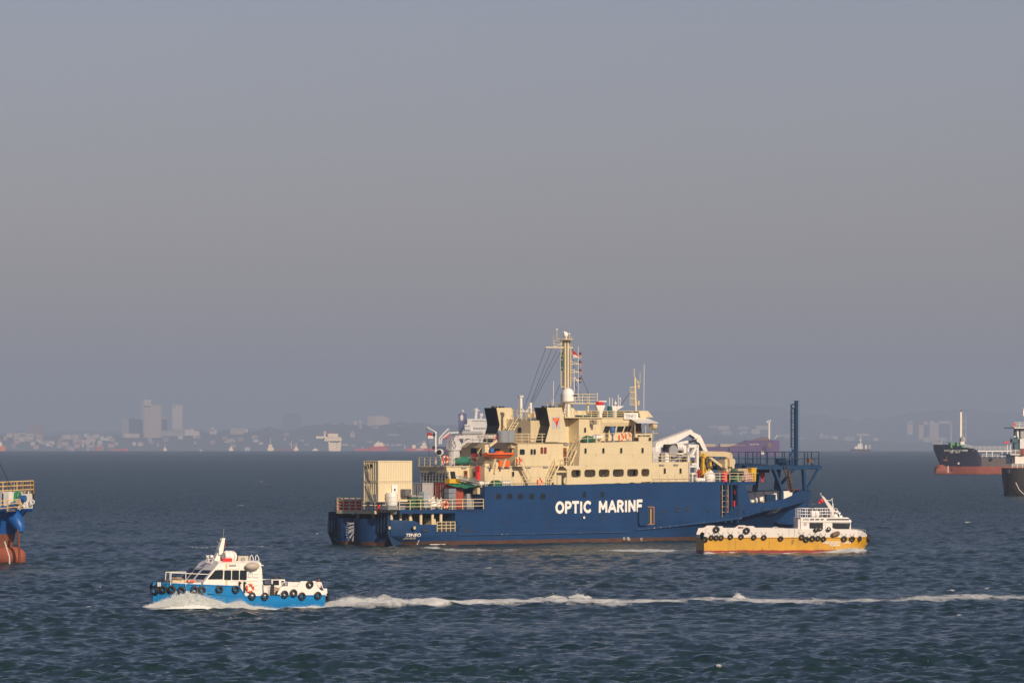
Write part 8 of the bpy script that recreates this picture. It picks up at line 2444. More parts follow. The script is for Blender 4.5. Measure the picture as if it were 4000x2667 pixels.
blk(DF, R4, 1645, 778, 2160, 798, -3, 3, 'catwalk', HZW, dh)
mb = MB(); a, b = pt(DF, R4, 1450, 735, -3), pt(DF, R4, 2140, 770, -3); rail(mb, [(a.x, -3, a.z), (pt(DF, R4, 1600, 760, -3).x, -3, b.z), (b.x, -3, b.z)], h=1.3, bars=3, step=1.9, r=.05); mb.build('guard_rail', HZW, dh)
mb = MB(); a, b = pt(DF, R4, 1710, 885, -7.3), pt(DF, R4, 2180, 893, -7.3); rail(mb, [(a.x, -7.3, a.z), (b.x, -7.3, b.z)], h=1.2, bars=2, step=5.0, r=.08); mb.build('deck_pipe', HZW, dh)
bars(DF, R4, [(1780, 880, 1780, 800), (1865, 880, 1865, 800), (2015, 885, 2015, 800), (2097, 885, 2097, 670), (2145, 885, 2145, 690)], -3, .3, 'catwalk_post', HZW, dh)
for x in (2060, 2100): blk(DF, R4, x - 10, 645, x + 30, 672, -4, -3, 'cargo_valve', RED, dh)
blk(DF, R4, 1810, 840, 1828, 870, -6.5, -5.5, 'hydrant', MATS['winch_green'], dh)
for (x, y) in ((1845, 915),):
    p = pt(DF, R4, x, y, -7.9); tyre('tyre hanging on the grey side of the dark tanker', DF, p.x, p.y, p.z, .7, 'tyre on the tanker')
p = dpt(1160, 783); press(text('DOUBLE HAPPINESS', 1.0, WHITEB, dh, (p[0], -7.55, p[1] - .3), RX, width=dpt(1580, 783)[0] - p[0], shear=.12, bold=.02), hh)
p = dpt(1245, 818); press(text('SB 936 H', .75, WHITEB, dh, (p[0], -7.55, p[1]), RX, width=dpt(1398, 818)[0] - p[0], bold=.02), hh)
mb = MB()
for i in range(7): p = dpt(1190, 1020 + i * 15, -7.6); mb.box(p[0] - .15, p[0] + .15, -7.6, -7.4, p[1] - .2, p[1] + .1)
p = dpt(1350, 978, -7.6); mb.ring((p[0], -7.58, p[1]), .28, .14, 'y', 10, 4); mb.build('hull_marks', WHITEB, dh)
p = dpt(1140, 915, -6); mb = MB(); mb.prism_y([(p[0] - 1.0, p[1]), (p[0] + 1.0, p[1] - .2), (p[0] + .8, p[1] - .6), (p[0] - .5, p[1] - .5)], -7.0, -6.6); mb.bar((p[0] + .4, -6.95, p[1]), (p[0] + .7, -6.95, p[1] + 1.3), .2); mb.build('anchor', mat('rusty_anchor', (.22, .07, .03), .9), dh)

# ---- dark workboat cut by the right edge
WF = ship_frame(3970, 1937, 12, 4.5)
wb = thing('supply_vessel', 'dark hulled vessel with white upper works cut off by the right edge of the view', 'ship', WF)
BK = mat('black_brown_hull', (.030, .028, .030), .6, var=.3, vscale=.3, streak=.7, rust=.5, spec=.3, dirt=(.10, .08, .06))
wpt = lambda x, y, Y=-4.5: WF.side(R4(x, y), Y)
x0_ = wpt(2138, 1055)[0]; zt_ = wpt(2200, 1050)[1]; sts = []
for k, (dx, t, w) in enumerate(((0, .55, .15), (.4, .8, .35), (1.2, .95, .55), (2.5, 1, .75), (5, 1, .92), (9, 1, 1), (34, 1, 1))):
    sts.append((x0_ + dx, [(4.5 * w * .7, -1 + (2.2 if k == 0 else 0)), (4.5 * w, .3 + (2.2 if k == 0 else 0)), (4.5 * (w + t) / 2, zt_ * .5), (4.5 * t, zt_)]))
loft(sts, closed_top=True).build('hull', BK, wb, smooth=True)
bars(WF, R4, [(2225, 1270, 2280, 1380), (2280, 1380, 2352, 1450)], -4.6, .12, 'hull_cable', HZW, wb)
blk(WF, R4, 2215, 835, 3000, 985, -3.6, 3.6, 'lower_house', HZW, wb); blk(WF, R4, 2148, 833, 3000, 848, -4.2, 4.2, 'deck_edge', HZW, wb)
blk(WF, R4, 2290, 600, 3000, 833, -3.0, 3.0, 'upper_house', mat('shaded_white', (.60, .60, .62), .6), wb); blk(WF, R4, 2300, 440, 3000, 600, -2.8, 2.8, 'bridge', GREY, wb); blk(WF, R4, 2205, 425, 3000, 442, -4, 4, 'bridge_deck', HZW, wb)
mb = MB()
for (xa_, xb2, y0_, h_, Y) in ((2148, 2800, 833, .95, -4.1), (2210, 2800, 425, 1.15, -3.9), (2170, 2800, 1048, 1.0, -4.3)):
    a = wpt(xa_, y0_, Y); b = wpt(xb2, y0_, Y); rail(mb, [(a[0], Y, a[1]), (b[0], Y, a[1])], h=h_, bars=3, step=1.2, r=.05)
mb.build('guard_rail', HZW, wb)
TEAL = mat('teal_crane', (.02, .075, .10), .5, var=.3, vscale=.8)
bars(WF, R4, [(2228, 830, 2228, 660)], -2.2, 1.0, 'crane_pedestal', TEAL, wb); blk(WF, R4, 2172, 600, 2258, 660, -3, -1.4, 'crane_cab', TEAL, wb); bars(WF, R4, [(2228, 600, 2228, 497)], -2.2, .45, 'crane_post', TEAL, wb)
mb = MB(); a = wpt(2140, 655, -2.9); b = wpt(2310, 655, -2.9); rail(mb, [(a[0], -2.9, a[1]), (b[0], -2.9, a[1])], h=1.2, bars=2, step=.8, r=.04); mb.build('crane_rail', TEAL, wb)
bars(WF, R4, [(2345, 250, 2345, 145), (2330, 150, 2352, 150), (2260, 600, 2250, 450), (2215, 560, 2200, 580)], -2.5, .4, 'mast', HZW, wb)
p = pt(WF, R4, 2198, 388, -4.1); o = thing('lifebuoy', 'orange lifebuoy on the bridge deck rail of the dark vessel at the right edge', 'lifebuoy', WF, p); mb = MB(); mb.ring((0,0,0), .38, .11, 'y', 14, 5); mb.build('ring', ORANGE, o, smooth=True)
p = pt(WF, R4, 2320, 802, -4.0); mb = MB(); mb.box(-.5, .5, -.2, .2, -.8, .8); o = mb.build('red_locker', REDDK); o.matrix_world = WF.M @ Matrix.Translation(p); tag(o, 'dark red locker on the deck of the vessel at the right edge', 'locker')
a = pt(WF, R4, 2112, 1058, -4.4); b = pt(WF, R4, 2112, 1138, -4.4); mb = MB(); mb.tube([b, b.lerp(a, .1), b.lerp(a, .9), a], [.5, .7, .7, .5], 10); o = mb.build('rubber_fender', RUBBER, smooth=True); o.matrix_world = WF.M; tag(o, 'black cylindrical rubber fender hanging off the corner of the vessel at the right edge', 'fender')
blk(WF, R4, 2165, 905, 2205, 980, -4.2, -3.2, 'deck_drum', BLACK, wb)

# ---- blue ship whose bow enters at the left edge
LC2 = Crop(0, 1780, 3.267)
VF = ship_frame(20, 2207, -24, 5.5)
vs_ = thing('blue_ship_bow', 'bow of a blue ship with ochre rails and red bulb at the left edge', 'ship', VF)
VB = mat('ship_blue_base', (.008, .085, .33), .4, var=.08, vscale=.5, streak=.35, rust=.25, spec=.35, dirt=(.04, .04, .05))
VBH = hull_material(VB, 'ship_blue', band=3.15, boot=(.20, .075, .045))
vp = lambda x, y, Y=0.0: VF.side(LC2(x, y), Y)
xt_ = vp(425, 480)[0]; zt_ = vp(425, 480)[1]
zk_ = vp(100, 735, -5)[1]; zk2 = vp(330, 670, -1)[1]
xw_ = vp(95, 1115)[0]
sts = []; st2 = []
for k in range(14):
    x = xt_ - .02 - k * k * .20
    u = max(0, 1 - (xt_ - x) / 12); b = 5.5 * (1 - u ** 2.0) + .05
    w = 5.5 * max(0.02, 1 - max(0, 1 - (xw_ - x) / 14) ** 1.4) if x < xw_ else .03
    zk = zk_ + (zk2 - zk_) * max(0, min(1, 1 - (xt_ - x) / 9))
    zb = -1.5 if x < xw_ else 2.5 + (zk - 2.8) * min(1, (x - xw_) / (xt_ - 1.2 - xw_)) ** .7
    zb = min(zb, zk - .15)
    sts.append((x, [(w * .9, zb), (w, max(zb + .01, 0)), (w + (b * .96 - w) * .35, max(zb + .03, min(3.0, zk * .6))), (b * .96, zk)]))
    st2.append((x, b, zk))
loft(sts).build('hull', VBH, vs_, smooth=True)
def bulw(nm, z_of, m, off, xmin):
    mb = MB()
    for s_ in ((-1, 1) if off == 0 else (1,)):
        k = len(mb.v)
        n_ = 0
        for x, b, zk in st2:
            if x < xmin: continue
            mb.v += [(x, s_ * (b * .96 - off), zk + .01), (x, s_ * (b + .15 - off), z_of(x))]; n_ += 1
        for i in range(n_ - 1): a_ = k + 2*i; mb.f.append((a_, a_+2, a_+3, a_+1))
    return mb.build(nm, m, vs_)
xcut_ = xt_ - 3.3
zbt = lambda x: zt_ - .05 * (xt_ - x) - max(0, xt_ - 1.2 - x) * .95
bulw('bulwark', zbt, mat('pale_bulwark', (.48, .47, .45), .6, var=.1), 0, xcut_ - .5)
bulw('bulwark_inside', lambda x: zt_ - .05 * (xt_ - x), mat('tan_inside', (.34, .20, .06), .7, var=.2, vscale=1.5), .12, xcut_ - 7)
mb = MB(); k = 0
for (x, b, zk) in st2: mb.v += [(x, -b * .9, zk + .02), (x, b * .9, zk + .02)]
for i in range(len(st2) - 1): mb.f.append((2*i, 2*i+2, 2*i+3, 2*i+1))
mb.build('fore_deck', mat('green_deck', (.02, .12, .06), .7, var=.3), vs_)
OR_ = mat('ochre_rail', (.62, .42, .18), .5, var=.1)
mb = MB()
pp = [(x, b * .95, zt_ - .05 * (xt_ - x)) for x, b, zk in st2[:9]]
far_ = [Vector(p) for p in pp[::-1]]; near_ = [Vector((x, -y, z)) for x, y, z in pp[:5]]
rail(mb, far_ + near_[1:], h=1.35, bars=3, step=.8, r=.045); mb.build('upper_rail', OR_, vs_)
mb = MB(); a = vp(-60, 730, -5.2); b = vp(290, 690, -3.6); rail(mb, [(a[0], -5.2, zk_ + .1), (b[0], -4.2, zk_ + .35)], h=1.15, bars=3, step=1.2, r=.05); mb.build('lower_rail', OR_, vs_)
a = vp(50, 710, -2.5); b = vp(118, 455, -2.5); mb = MB(); mb.box(a[0], b[0], -2.6, 2, a[1], b[1]); mb.build('deck_locker', WHITE, vs_)
mb = MB(); a = vp(-40, 690, -2); b = vp(48, 455, -2); mb.box(a[0], b[0], -2.4, 2, a[1], b[1]); mb.build('deck_house', mat('pale_grey_paint2', (.45, .46, .50), .6), vs_)
mb = MB(); gt = [vp(180, 590, -1.5), vp(215, 450, -1.5)]; mb.bar((gt[0][0], -1.5, gt[0][1]), (gt[1][0], -1.5, gt[1][1]), .25); g2 = [vp(225, 600, -1.5), vp(258, 460, -1.5)]; mb.bar((g2[0][0], -1.5, g2[0][1]), (g2[1][0], -1.5, g2[1][1]), .25); mb.build('deck_steps', mat('bright_green', (.02, .25, .10), .6), vs_)
for (x, y, m) in ((290, 545, BLUET), (180, 630, BLUET), (55, 680, BLUET), (250, 590, MATS['beige_fender'])):
    p = vp(x, y, -2.8); mb = MB(); mb.tube([(p[0] - .3, -2.8, p[1]), (p[0] + .3, -2.8, p[1])], .38, 10); mb.build('mooring_winch', m, vs_)
for (x, y) in ((355, 625), (400, 590)):
    p = vp(x, y, -.8); mb = MB(); mb.ring((p[0], -1.3 if x < 370 else -.6, p[1]), .22, .06, 'y', 12, 5); f = mb.build('fairlead', WHITEB, vs_)
mb = MB(); c0 = Vector((vp(190, 880, -2.0)[0], -1.0, vp(190, 885, -2.0)[1])); mb.tube([c0 + Vector((-1.4, .6, 1.3)), c0 + Vector((-.5, .1, .45)), c0 + Vector((.1, -.1, -.25)), c0 + Vector((.25, -.15, -.75))], [.95, .8, .6, .3], 14); mb.build('anchor_bolster', VB, vs_, smooth=True)
p = vp(228, 960, -1.6)
mb = MB(); n_ = 26; zb_ = vp(245, 1400, -1.6)[1]
for i in range(n_):
    z = p[1] + (zb_ - p[1]) * i / (n_ - 1); mb.ring((p[0] + .3 * i / n_, -1.6, z), .14, .045, 'y' if i % 2 else 'x', 8, 4)
mb.build('anchor_chain', MATS['rusty_anchor'], vs_)
bA, bB = vp(-80, 1290, -.8), vp(292, 1290, -.2); rb_ = (vp(200, 1145, 0)[1] - vp(200, 1430, 0)[1]) / 2; zc_ = vp(200, 1290, 0)[1]
mb = MB(); mb.tube([(bA[0] - 4, 0, zc_), (bB[0] - 2.2, 0, zc_), (bB[0] - .9, 0, zc_), (bB[0] - .2, 0, zc_), (bB[0], 0, zc_)], [rb_, rb_, rb_ * .92, rb_ * .66, rb_ * .2], 18)
mb.build('bulbous_bow', mat('bulb_red', (.30, .085, .045), .65, var=.25, vscale=.8, streak=.5, dirt=(.2, .15, .1)), vs_, smooth=True)
mb = MB()
for i in range(16):
    t = i / 15; q = vp(95 + 60 * min(1, t * 1.6), 1095 + 310 * t, -2.1); mb.box(q[0] - .05, q[0] + .05, -2.7, -2.62, q[1] - .09, q[1] + .06)
mb.build('draught_figures', WHITEB, vs_)
p = vp(105, 795, -4.6); 
text('BONANZA', .62, WHITE, vs_, (p[0], -4.75, p[1]), (math.radians(90) + .3, 0, math.radians(22)), width=2.6, shear=.2) if 0 else None
mb = MB(); a = vp(-20, 320, -2); b = vp(175, 465, -2); mb.bar((vp(0, 100, -2)[0], -2, vp(0, 100, -2)[1]), (b[0], -2, b[1]), .04); mb.build('stay_wire', BLACK, vs_)

# ---- distant ships near the far shore
def far_ship(nm, label, px0, px1, pyw, dist, parts, group=None):
    """parts: (name, px0, py0, px1, py1, depth, colour) boxes or tapered hulls, read in photo pixels at a true distance"""
    base = at((px0 + px1) / 2, EL, dist); base.z = seaz(dist)
    o = thing(nm, label, 'ship', None, base, group=group)
    for (pn, x0, y0, x1, y1, dep, m) in parts:
        a = at(x0, y1, dist) - base; b = at(x1, y0, dist) - base
        mb = MB()
        if pn == 'hull':
            a.z = min(a.z, -1); w = b.x - a.x
            mb.prism_y([(a.x + w * .06, a.z), (b.x - w * .05, a.z), (b.x, b.z), (a.x, b.z)], -dep/2, dep/2)
        elif pn in ('mast', 'funnel'): mb.prism_y([(a.x, a.z), (b.x, a.z), (b.x - (b.x-a.x)*.15, b.z), (a.x + (b.x-a.x)*.1, b.z)], -dep/2, dep/2)
        else: mb.box(a.x, b.x, -dep/2, dep/2, a.z, b.z)
        mb.build(pn, m, o)
    return o
FR_ = mat('far_red_hull', (.45, .05, .05), .6); FO = mat('far_orange', (.60, .18, .05), .6); FDK = mat('far_dark_hull', (.05, .04, .05), .7); FWR = mat('far_warm_white', (.85, .72, .55), .7)
c_ = far_ship('passenger_ship', 'white passenger ship with a red funnel seen end-on before the far shore', 1235, 1335, 1758, 11000, [('hull', 1283, 1722, 1333, 1759, 20, FWR), ('deck_house', 1268, 1712, 1335, 1722, 24, FWR), ('deck_house', 1270, 1706, 1332, 1711, 22, FWR), ('deck_house', 1282, 1693, 1320, 1705, 18, FWR), ('deck_house', 1235, 1703, 1268, 1712, 12, FWR), ('deck_house', 1290, 1722, 1327, 1727, 21, FDK), ('funnel', 1284, 1685, 1295, 1706, 8, FR_), ('mast', 1266, 1682, 1272, 1706, 5, FWR), ('mast', 1259, 1689, 1279, 1691, 5, FWR), ('bow_line', 1316, 1728, 1317, 1755, 20.5, FDK)])
far_ship('red_supply_ship', 'red ship with cream deckhouse between the passenger ship and the SURVEY ship', 1383, 1515, 1758, 11500, [('hull', 1385, 1751, 1450, 1759, 14, FR_), ('hull', 1444, 1742, 1515, 1759, 14, FR_), ('deck_house', 1462, 1735, 1500, 1743, 10, FWR), ('deck_house', 1468, 1727, 1495, 1735, 9, FWR), ('mast', 1478, 1720, 1481, 1728, 2, FWR)])
s_ = far_ship('survey_ship', 'red ship marked SURVEY behind the stern flag of the cable ship', 1580, 1700, 1759, 11000, [('hull', 1585, 1750, 1702, 1759, 14, FR_), ('deck_house', 1610, 1737, 1624, 1750, 10, FWR), ('deck_house', 1642, 1740, 1668, 1750, 10, FWR), ('deck_house', 1650, 1728, 1664, 1740, 8, FWR), ('mast', 1580, 1738, 1583, 1752, 3, FWR), ('mast', 1656, 1720, 1658, 1729, 2, FWR)])
b_ = at(1640, EL, 11000); text('SURVEY', 4.6, FWR, s_, ((1628 - 1641) / F * 11000, -7.2, at(0, 1758, 11000).z - seaz(11000)), RX, width=14, bold=.1)
far_ship('orange_ship', 'orange ship cut by the left edge on the horizon', 0, 24, 1759, 11500, [('hull', -40, 1741, 24, 1760, 14, FO), ('deck_house', -30, 1728, 8, 1741, 10, FWR), ('mast', -2, 1718, 1, 1729, 3, FWR)])
far_ship('red_barge', 'low red barge before the far shore left of the picture middle', 430, 505, 1759, 12500, [('hull', 432, 1754, 505, 1760, 12, FR_), ('deck_house', 480, 1751, 500, 1754, 8, FR_)])
far_ship('red_tug', 'small red tug between the stadium and the red barge', 380, 397, 1759, 12500, [('hull', 380, 1751, 397, 1760, 8, FR_), ('deck_house', 384, 1743, 394, 1751, 6, FR_), ('mast', 386, 1730, 388, 1744, 2, FWR)])
for i, (x, w, h_, lab) in enumerate(((645, 14, 20, 'small pale boat right of the tall towers, first from the left'), (784, 9, 5, 'tiny white boat low on the horizon between two small boats'), (903, 18, 24, 'small pale boat with a mast, left of the dark long ship'), (1057, 26, 42, 'white trawler-like ship with a tall mast at the end of the long dark ship'), (1157, 20, 26, 'small pale boat just left of the white motor boat'), (1232, 24, 12, 'pale low motor boat left of the passenger ship'))):
    far_ship('small_boat', lab, x - w/2, x + w/2, 1759, 12000, [('hull', x - w/2, 1759 - h_*.25, x + w/2, 1760, 7, FWR), ('cabin', x - w*.3, 1759 - h_*.55, x + w*.25, 1759 - h_*.25, 5, FWR)] + ([('mast', x - 1, 1759 - h_*1.15, x + .8, 1759 - h_*.5, 1.5, FWR)] if h_ > 10 else []), 'small boats on the horizon')
far_ship('low_dark_ship', 'long dark red low ship between two small boats on the horizon', 1060, 1150, 1759, 12500, [('hull', 1062, 1752, 1152, 1760, 14, mat('far_maroon', (.18, .05, .06), .7)), ('mast', 1138, 1722, 1140, 1752, 2, FWR)])
far_ship('pale_tug', 'grey and white tug at the right on the horizon', 3322, 3402, 1765, 8200, [('hull', 3322, 1753, 3402, 1766, 10, FDK), ('deck_house', 3338, 1743, 3370, 1754, 8, HZW), ('deck_house', 3350, 1732, 3368, 1743, 7, HZW), ('deck_house', 3378, 1738, 3386, 1754, 6, HZW), ('deck_house', 3390, 1736, 3402, 1754, 6, GREY), ('mast', 3360, 1704, 3363, 1732, 3, HZW), ('mast', 3354, 1718, 3369, 1720, 2, HZW)])
mb = MB(); d_ = 8200; b_ = at(3322, EL, d_); b_.z = seaz(d_)
# ------------------------------------------------------------------ far shore, its wooded slopes, towers and houses
FOREST = mat('distant_forest', (.045, .055, .040), .95, var=.45, vscale=.02)
def ridge(name, prof, d0, d1, seed, rows=26, bump=6.0, mat_=FOREST, cols=900, label=None):
    px = np.linspace(prof[0][0], prof[-1][0], cols); top = np.interp(px, [p[0] for p in prof], [p[1] for p in prof])
    V = []
    D = np.linspace(d0, d1, rows)
    rng = np.random.default_rng(seed)
    for i, d in enumerate(D):
        t = i / (rows - 1)
        zt = CAMH + (EL - top) / F * d1
        base = seaz(d) - 6
        ramp = min(1, t * 1.02) ** .8
        x = (px - 2000) / F * d
        z = base + 8 + (zt - base - 8) * ramp
        z = z + bump * ramp ** .5 * (wnoise(x, np.full_like(x, d), seed, 160, 3) + .8 * wnoise(x, np.full_like(x, d), seed + 3, 45, 3) * (0.4 + .6 * rng.random()))
        if i == 0: z = np.full_like(z, base)
        V.append(np.stack([x, np.full_like(x, d), z], -1))
    V.append(V[-1] * np.array([1.02, 1.02, 1]) * 1.0); V[-1][:, 2] = seaz(d1) - 20
    co = np.concatenate(V); n_ = cols; r_ = len(V)
    idx = np.arange(len(co)).reshape(r_, n_)
    q = np.stack([idx[:-1, :-1], idx[:-1, 1:], idx[1:, 1:], idx[1:, :-1]], -1).reshape(-1, 4)
    me = bpy.data.meshes.new(name); me.from_pydata(co.tolist(), [], q.tolist()); me.materials.append(mat_)
    o = bpy.data.objects.new(name, me); SC.collection.objects.link(o); struct(o)
    return o
ridge('wooded_shore', [(-900, 1690), (-300, 1700), (0, 1703), (100, 1700), (180, 1706), (260, 1703), (330, 1706), (430, 1700), (520, 1698), (600, 1694), (700, 1694), (760, 1688), (850, 1694), (880, 1680), (930, 1686), (1000, 1684), (1050, 1670), (1100, 1685), (1180, 1668), (1230, 1660), (1300, 1656), (1400, 1662), (1480, 1660), (1560, 1648), (1620, 1656), (1720, 1660), (1800, 1662), (2000, 1665), (2300, 1672), (2600, 1690), (2800, 1705), (3000, 1712), (3300, 1722), (3600, 1730), (3800, 1722), (4200, 1720), (4900, 1720)], 18600, 21000, 5)
ridge('far_hills', [(-1200, 1690), (0, 1688), (700, 1680), (1400, 1665), (2200, 1655), (2450, 1640), (2560, 1612), (2680, 1590), (2800, 1580), (2920, 1583), (3050, 1596), (3200, 1622), (3350, 1640), (3480, 1628), (3620, 1606), (3760, 1598), (3900, 1606), (4050, 1620), (4300, 1640), (5200, 1660)], 24500, 31000, 9, rows=22, bump=9, cols=700)
def far_building(label, boxes, dist, m, floors=0, cols=0, cat='building', nm='tower_block', group=None):
    """boxes: photo pixel rectangles (x0, y0, x1, y1), the first being the main body"""
    x0, y0, x1, y1 = boxes[0]
    b0 = at((x0 + x1) / 2, EL, dist); g_ = min(at(0, max(b[3] for b in boxes) + 4, dist).z, seaz(dist) + 60); b0.z = g_
    o = thing(nm, label, cat, None, b0, group=group)
    for k, (x0, y0, x1, y1) in enumerate(boxes):
        a = at(x0, y1 + 5, dist) - b0; b = at(x1, y0, dist) - b0; dep = min(26, max(9, (b.x - a.x) * .6))
        mb = MB(); mb.box(a.x, b.x, 0, dep, a.z, b.z); mb.build('wall' if b.z - a.z > 6 else 'low_wing', m, o)
        mb = MB(); mb.box(a.x + 1, b.x - 1, 1, dep - 1, b.z, b.z + 1.6); mb.build('roof', m, o)
        if k == 0 and floors:
            mb = MB(); w = (b.x - a.x) / cols; h = (b.z - a.z) / floors
            for i in range(cols):
                for j in range(floors):
                    mb.box(a.x + w * (i + .28), a.x + w * (i + .72), -.12, .1, a.z + h * (j + .3), a.z + h * (j + .75))
            mb.build('windows', MATS['far_dark'], o, kind='stuff')
    return o
TW = mat('tower_cream', (.60, .47, .36), .8); TP = mat('tower_pink', (.50, .30, .24), .8); TG = mat('tower_grey', (.36, .33, .30), .8); TDR = mat('tower_red', (.30, .16, .14), .8); TWW = mat('tower_white', (.66, .60, .53), .8)
U = lambda x, y: (x / 2.94, 1500 + y / 2.94)
V_ = lambda x, y: (800 + x / 2.613, 1500 + y / 2.613)
W_ = lambda x, y: (3400 + x / 3.92, 1560 + y / 3.92)
G_ = lambda x, y: (2600 + x / 2.94, 1540 + y / 2.94)
def B4(f, *r): a = f(r[0], r[1]); b = f(r[2], r[3]); return (a[0], a[1], b[0], b[1])
far_building('tallest twin-topped cream tower of the far shore', [B4(U, 1655, 250, 1850, 600), B4(U, 1655, 185, 1735, 250), B4(U, 1790, 235, 1810, 250)], 20000, TW, 17, 9)
far_building('slim dim tower against the left side of the tallest cream tower', [B4(U, 1625, 175, 1648, 600)], 20200, TG)
far_building('pink block against the right side of the tallest tower', [B4(U, 1852, 378, 1918, 520)], 20100, TP, 7, 4)
far_building('broad grey block left of the tallest tower', [B4(U, 1405, 408, 1636, 600), B4(U, 1470, 395, 1550, 410)], 20100, TG, 9, 12)
far_building('white slab tower standing apart, right of the tallest tower', [B4(U, 1980, 250, 2092, 520), B4(U, 1985, 238, 2020, 250)], 20000, TWW, 12, 4)
far_building('long low pale building at the foot of the towers', [B4(U, 1832, 540, 2125, 580), B4(U, 1980, 515, 2235, 530)], 19800, TG)
far_building('white low building right of the towers half behind trees', [B4(U, 2125, 530, 2235, 575), B4(U, 2235, 545, 2290, 572)], 19600, TWW)
far_building('cream low hall left of the broad grey block', [B4(U, 1430, 573, 1600, 600)], 19700, TW)
far_building('cream colonnaded building at the far left', [B4(U, 155, 575, 385, 645), B4(U, 230, 565, 290, 575)], 19800, TW, 2, 12)
far_building('reddish tower block behind the colonnaded building', [B4(U, 335, 458, 482, 580)], 20600, TDR, 6, 6)
far_building('pale roofed hall on the left slope', [B4(U, 703, 588, 868, 625)], 20200, TG)
far_building('orange roofed hall above the arena', [B4(U, 835, 642, 985, 662)], 19400, TP)
far_building('arena with pale pylons at the waterfront', [B4(U, 985, 705, 1080, 722), B4(U, 940, 640, 965, 715), B4(U, 985, 640, 1005, 720), B4(U, 1020, 630, 1040, 660), B4(U, 1062, 640, 1080, 715)], 19000, TW, nm='arena')
far_building('white villa row left of the broad block', [B4(U, 1160, 622, 1235, 632), B4(U, 1225, 603, 1290, 625)], 19800, TWW)
far_building('pair of cream houses below the towers, left one', [B4(U, 1518, 670, 1560, 690)], 19000, TWW, nm='house'); far_building('pair of cream houses below the towers, right one', [B4(U, 1582, 672, 1642, 695)], 19000, TW, nm='house')
far_building('white terrace building on the ridge right of the towers', [B4(V_, 262, 458, 400, 498), B4(V_, 340, 452, 360, 460), B4(V_, 405, 458, 440, 480)], 20400, TW, 2, 9)
far_building('pale house pair on the ridge next to the towers', [B4(V_, 50, 465, 120, 498), B4(V_, 62, 443, 88, 466)], 20400, TW)
far_building('blue grey unfinished tower with open floors', [B4(V_, 790, 300, 980, 470)], 21200, mat('tower_blue_grey', (.14, .15, .19), .9), 12, 9)
far_building('cream hotel block on the hill left of the passenger ship funnel', [B4(V_, 1665, 330, 1740, 420), B4(V_, 1740, 328, 1845, 428), B4(V_, 1845, 348, 1885, 412)], 20900, TW, 6, 3)
far_building('small cream house on the ridge left of the hotel block', [B4(V_, 1520, 378, 1550, 400), B4(V_, 1570, 376, 1600, 388)], 20900, TW)
far_building('church-like building with a pointed tower on the slope', [B4(V_, 1485, 500, 1530, 525), B4(V_, 1502, 478, 1516, 500)], 19400, TW, nm='church')
far_building('long pale building low on the slope right of the church', [B4(V_, 1870, 515, 1980, 550)], 19600, TG, 2, 9)
far_building('row of pale slabs at the far right, leftmost tower', [B4(W_, 565, 362, 650, 520), B4(W_, 595, 335, 650, 362)], 24300, TW)
far_building('row of pale slabs at the far right, second tower', [B4(W_, 740, 348, 815, 590), B4(W_, 740, 345, 880, 362)], 24300, TW)
far_building('row of pale slabs at the far right, third and broadest tower', [B4(W_, 907, 332, 975, 575), B4(W_, 976, 360, 1045, 575)], 24300, TW)
far_building('arch shaped tall building at the far right', [B4(W_, 1222, 345, 1250, 650), B4(W_, 1046, 332, 1250, 350), B4(W_, 1046, 350, 1060, 362)], 24300, TW, nm='arch_building')
far_building('low hospital-like podium below the far right towers', [B4(W_, 805, 585, 1165, 630)], 24000, TW, 3, 20)
rb_ = random.Random(12)
labs = ['pale long building on the far hillside behind the bulk carrier bow', 'hazy white terrace on the far right hillside']
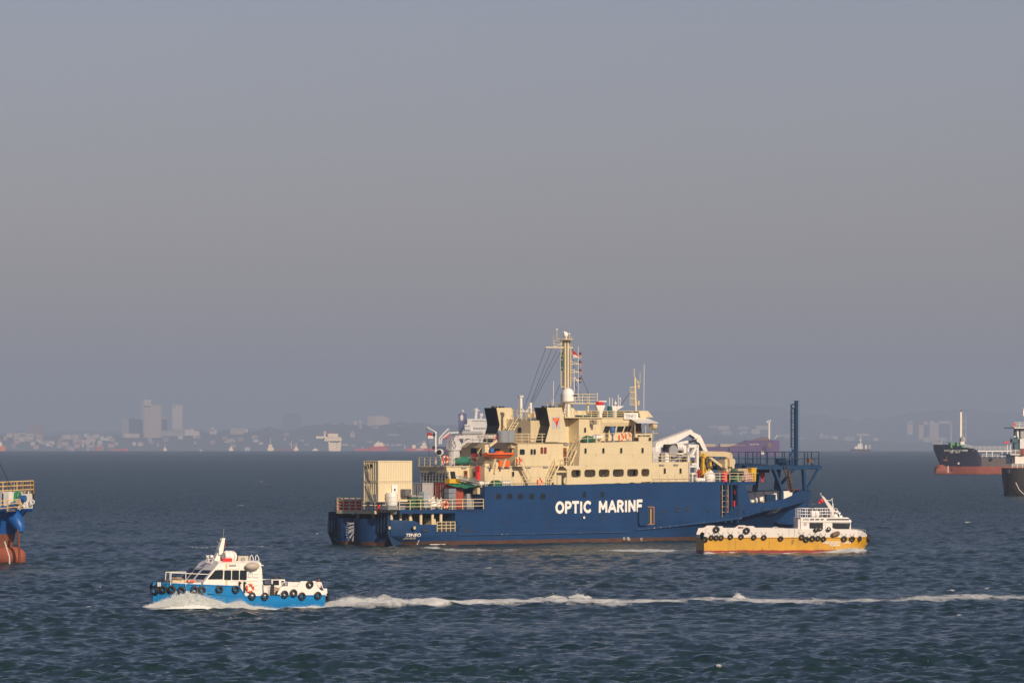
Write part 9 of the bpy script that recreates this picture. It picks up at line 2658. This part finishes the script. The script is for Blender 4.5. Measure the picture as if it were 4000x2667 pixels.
for i, r_ in enumerate(((500, 360, 590, 372), (600, 365, 730, 392), (835, 372, 960, 390), (1040, 362, 1180, 390), (640, 420, 760, 448), (850, 438, 880, 448), (875, 418, 940, 436), (985, 405, 1085, 440), (1270, 462, 1460, 478), (1310, 482, 1420, 495), (1530, 505, 1600, 522), (1775, 448, 1810, 490), (1800, 472, 1880, 488), (1900, 480, 1975, 510), (2055, 488, 2170, 520), (1670, 545, 1850, 580), (2000, 545, 2090, 590), (2195, 455, 2340, 462), (80, 372, 110, 382))):
    far_building(labs[0] if i < 9 else labs[1], [B4(G_, *r_)], 24400, TW if i % 2 else TG, nm='hillside_building', group='hazy buildings behind the bulk carrier' if i < 9 else 'hazy buildings on the far right hillside')
for i, r_ in enumerate(((45, 590, 120, 612), (150, 682, 285, 700), (395, 682, 470, 695), (60, 700, 140, 720), (600, 690, 640, 706))):
    far_building('low pale building near the water left of the dark tanker', [B4(W_, *r_)], 24000, TW, nm='hillside_building', group='low buildings left of the dark tanker')
# scattered small houses on the wooded slope
hm_ = [TW, TWW, TP, TG, TDR]
meshes = {}
for i in range(170):
    px = rb_.choice([rb_.uniform(0, 470), rb_.uniform(0, 470), rb_.uniform(560, 1250), rb_.uniform(1340, 1700), rb_.uniform(1340, 1700), rb_.uniform(1340, 1700)])
    py = rb_.uniform(1700, 1755) if px < 1300 else rb_.uniform(1668, 1752)
    t = (1760 - py) / 75.0; dist = 18500 + 2200 * max(0, min(1, t)) - 120
    w = rb_.uniform(7, 21); h = rb_.uniform(3, 7); mi = rb_.randrange(len(hm_)); key = (mi, i % 5)
    b0 = at(px, py, dist)
    rg = 0 if px < 500 else 1 if px < 1300 else 2; cn = ('cream', 'white', 'pink', 'grey', 'brick red')[mi]; hi = 'high on' if py < 1722 else 'low on'
    o = thing('house', f'{cn} house {hi} ' + ('the wooded shore left of the tall towers', 'the wooded slope between the towers and the passenger ship', 'the dense hillside town right of the passenger ship')[rg], 'house', None, b0, group=f'{cn} houses {hi} ' + ('the left shore', 'the middle shore', 'the right hillside town')[rg])
    if key not in meshes:
        mb = MB(); mb.box(-w/2, w/2, 0, w*.6, -6, h); wo_ = mb.build('wall', hm_[mi], o)
        mb = MB(); mb.prism_x([(-.5, h), (w*.6 + .5, h), (w*.3, h + 3)], -w/2 - .5, w/2 + .5); ro_ = mb.build('roof', TDR if i % 3 == 0 else TG, o); meshes[key] = (wo_.data, ro_.data)
    else:
        for nm_, me_ in zip(('wall', 'roof'), meshes[key]):
            q_ = bpy.data.objects.new(nm_, me_); SC.collection.objects.link(q_); q_.parent = o
build_haze()
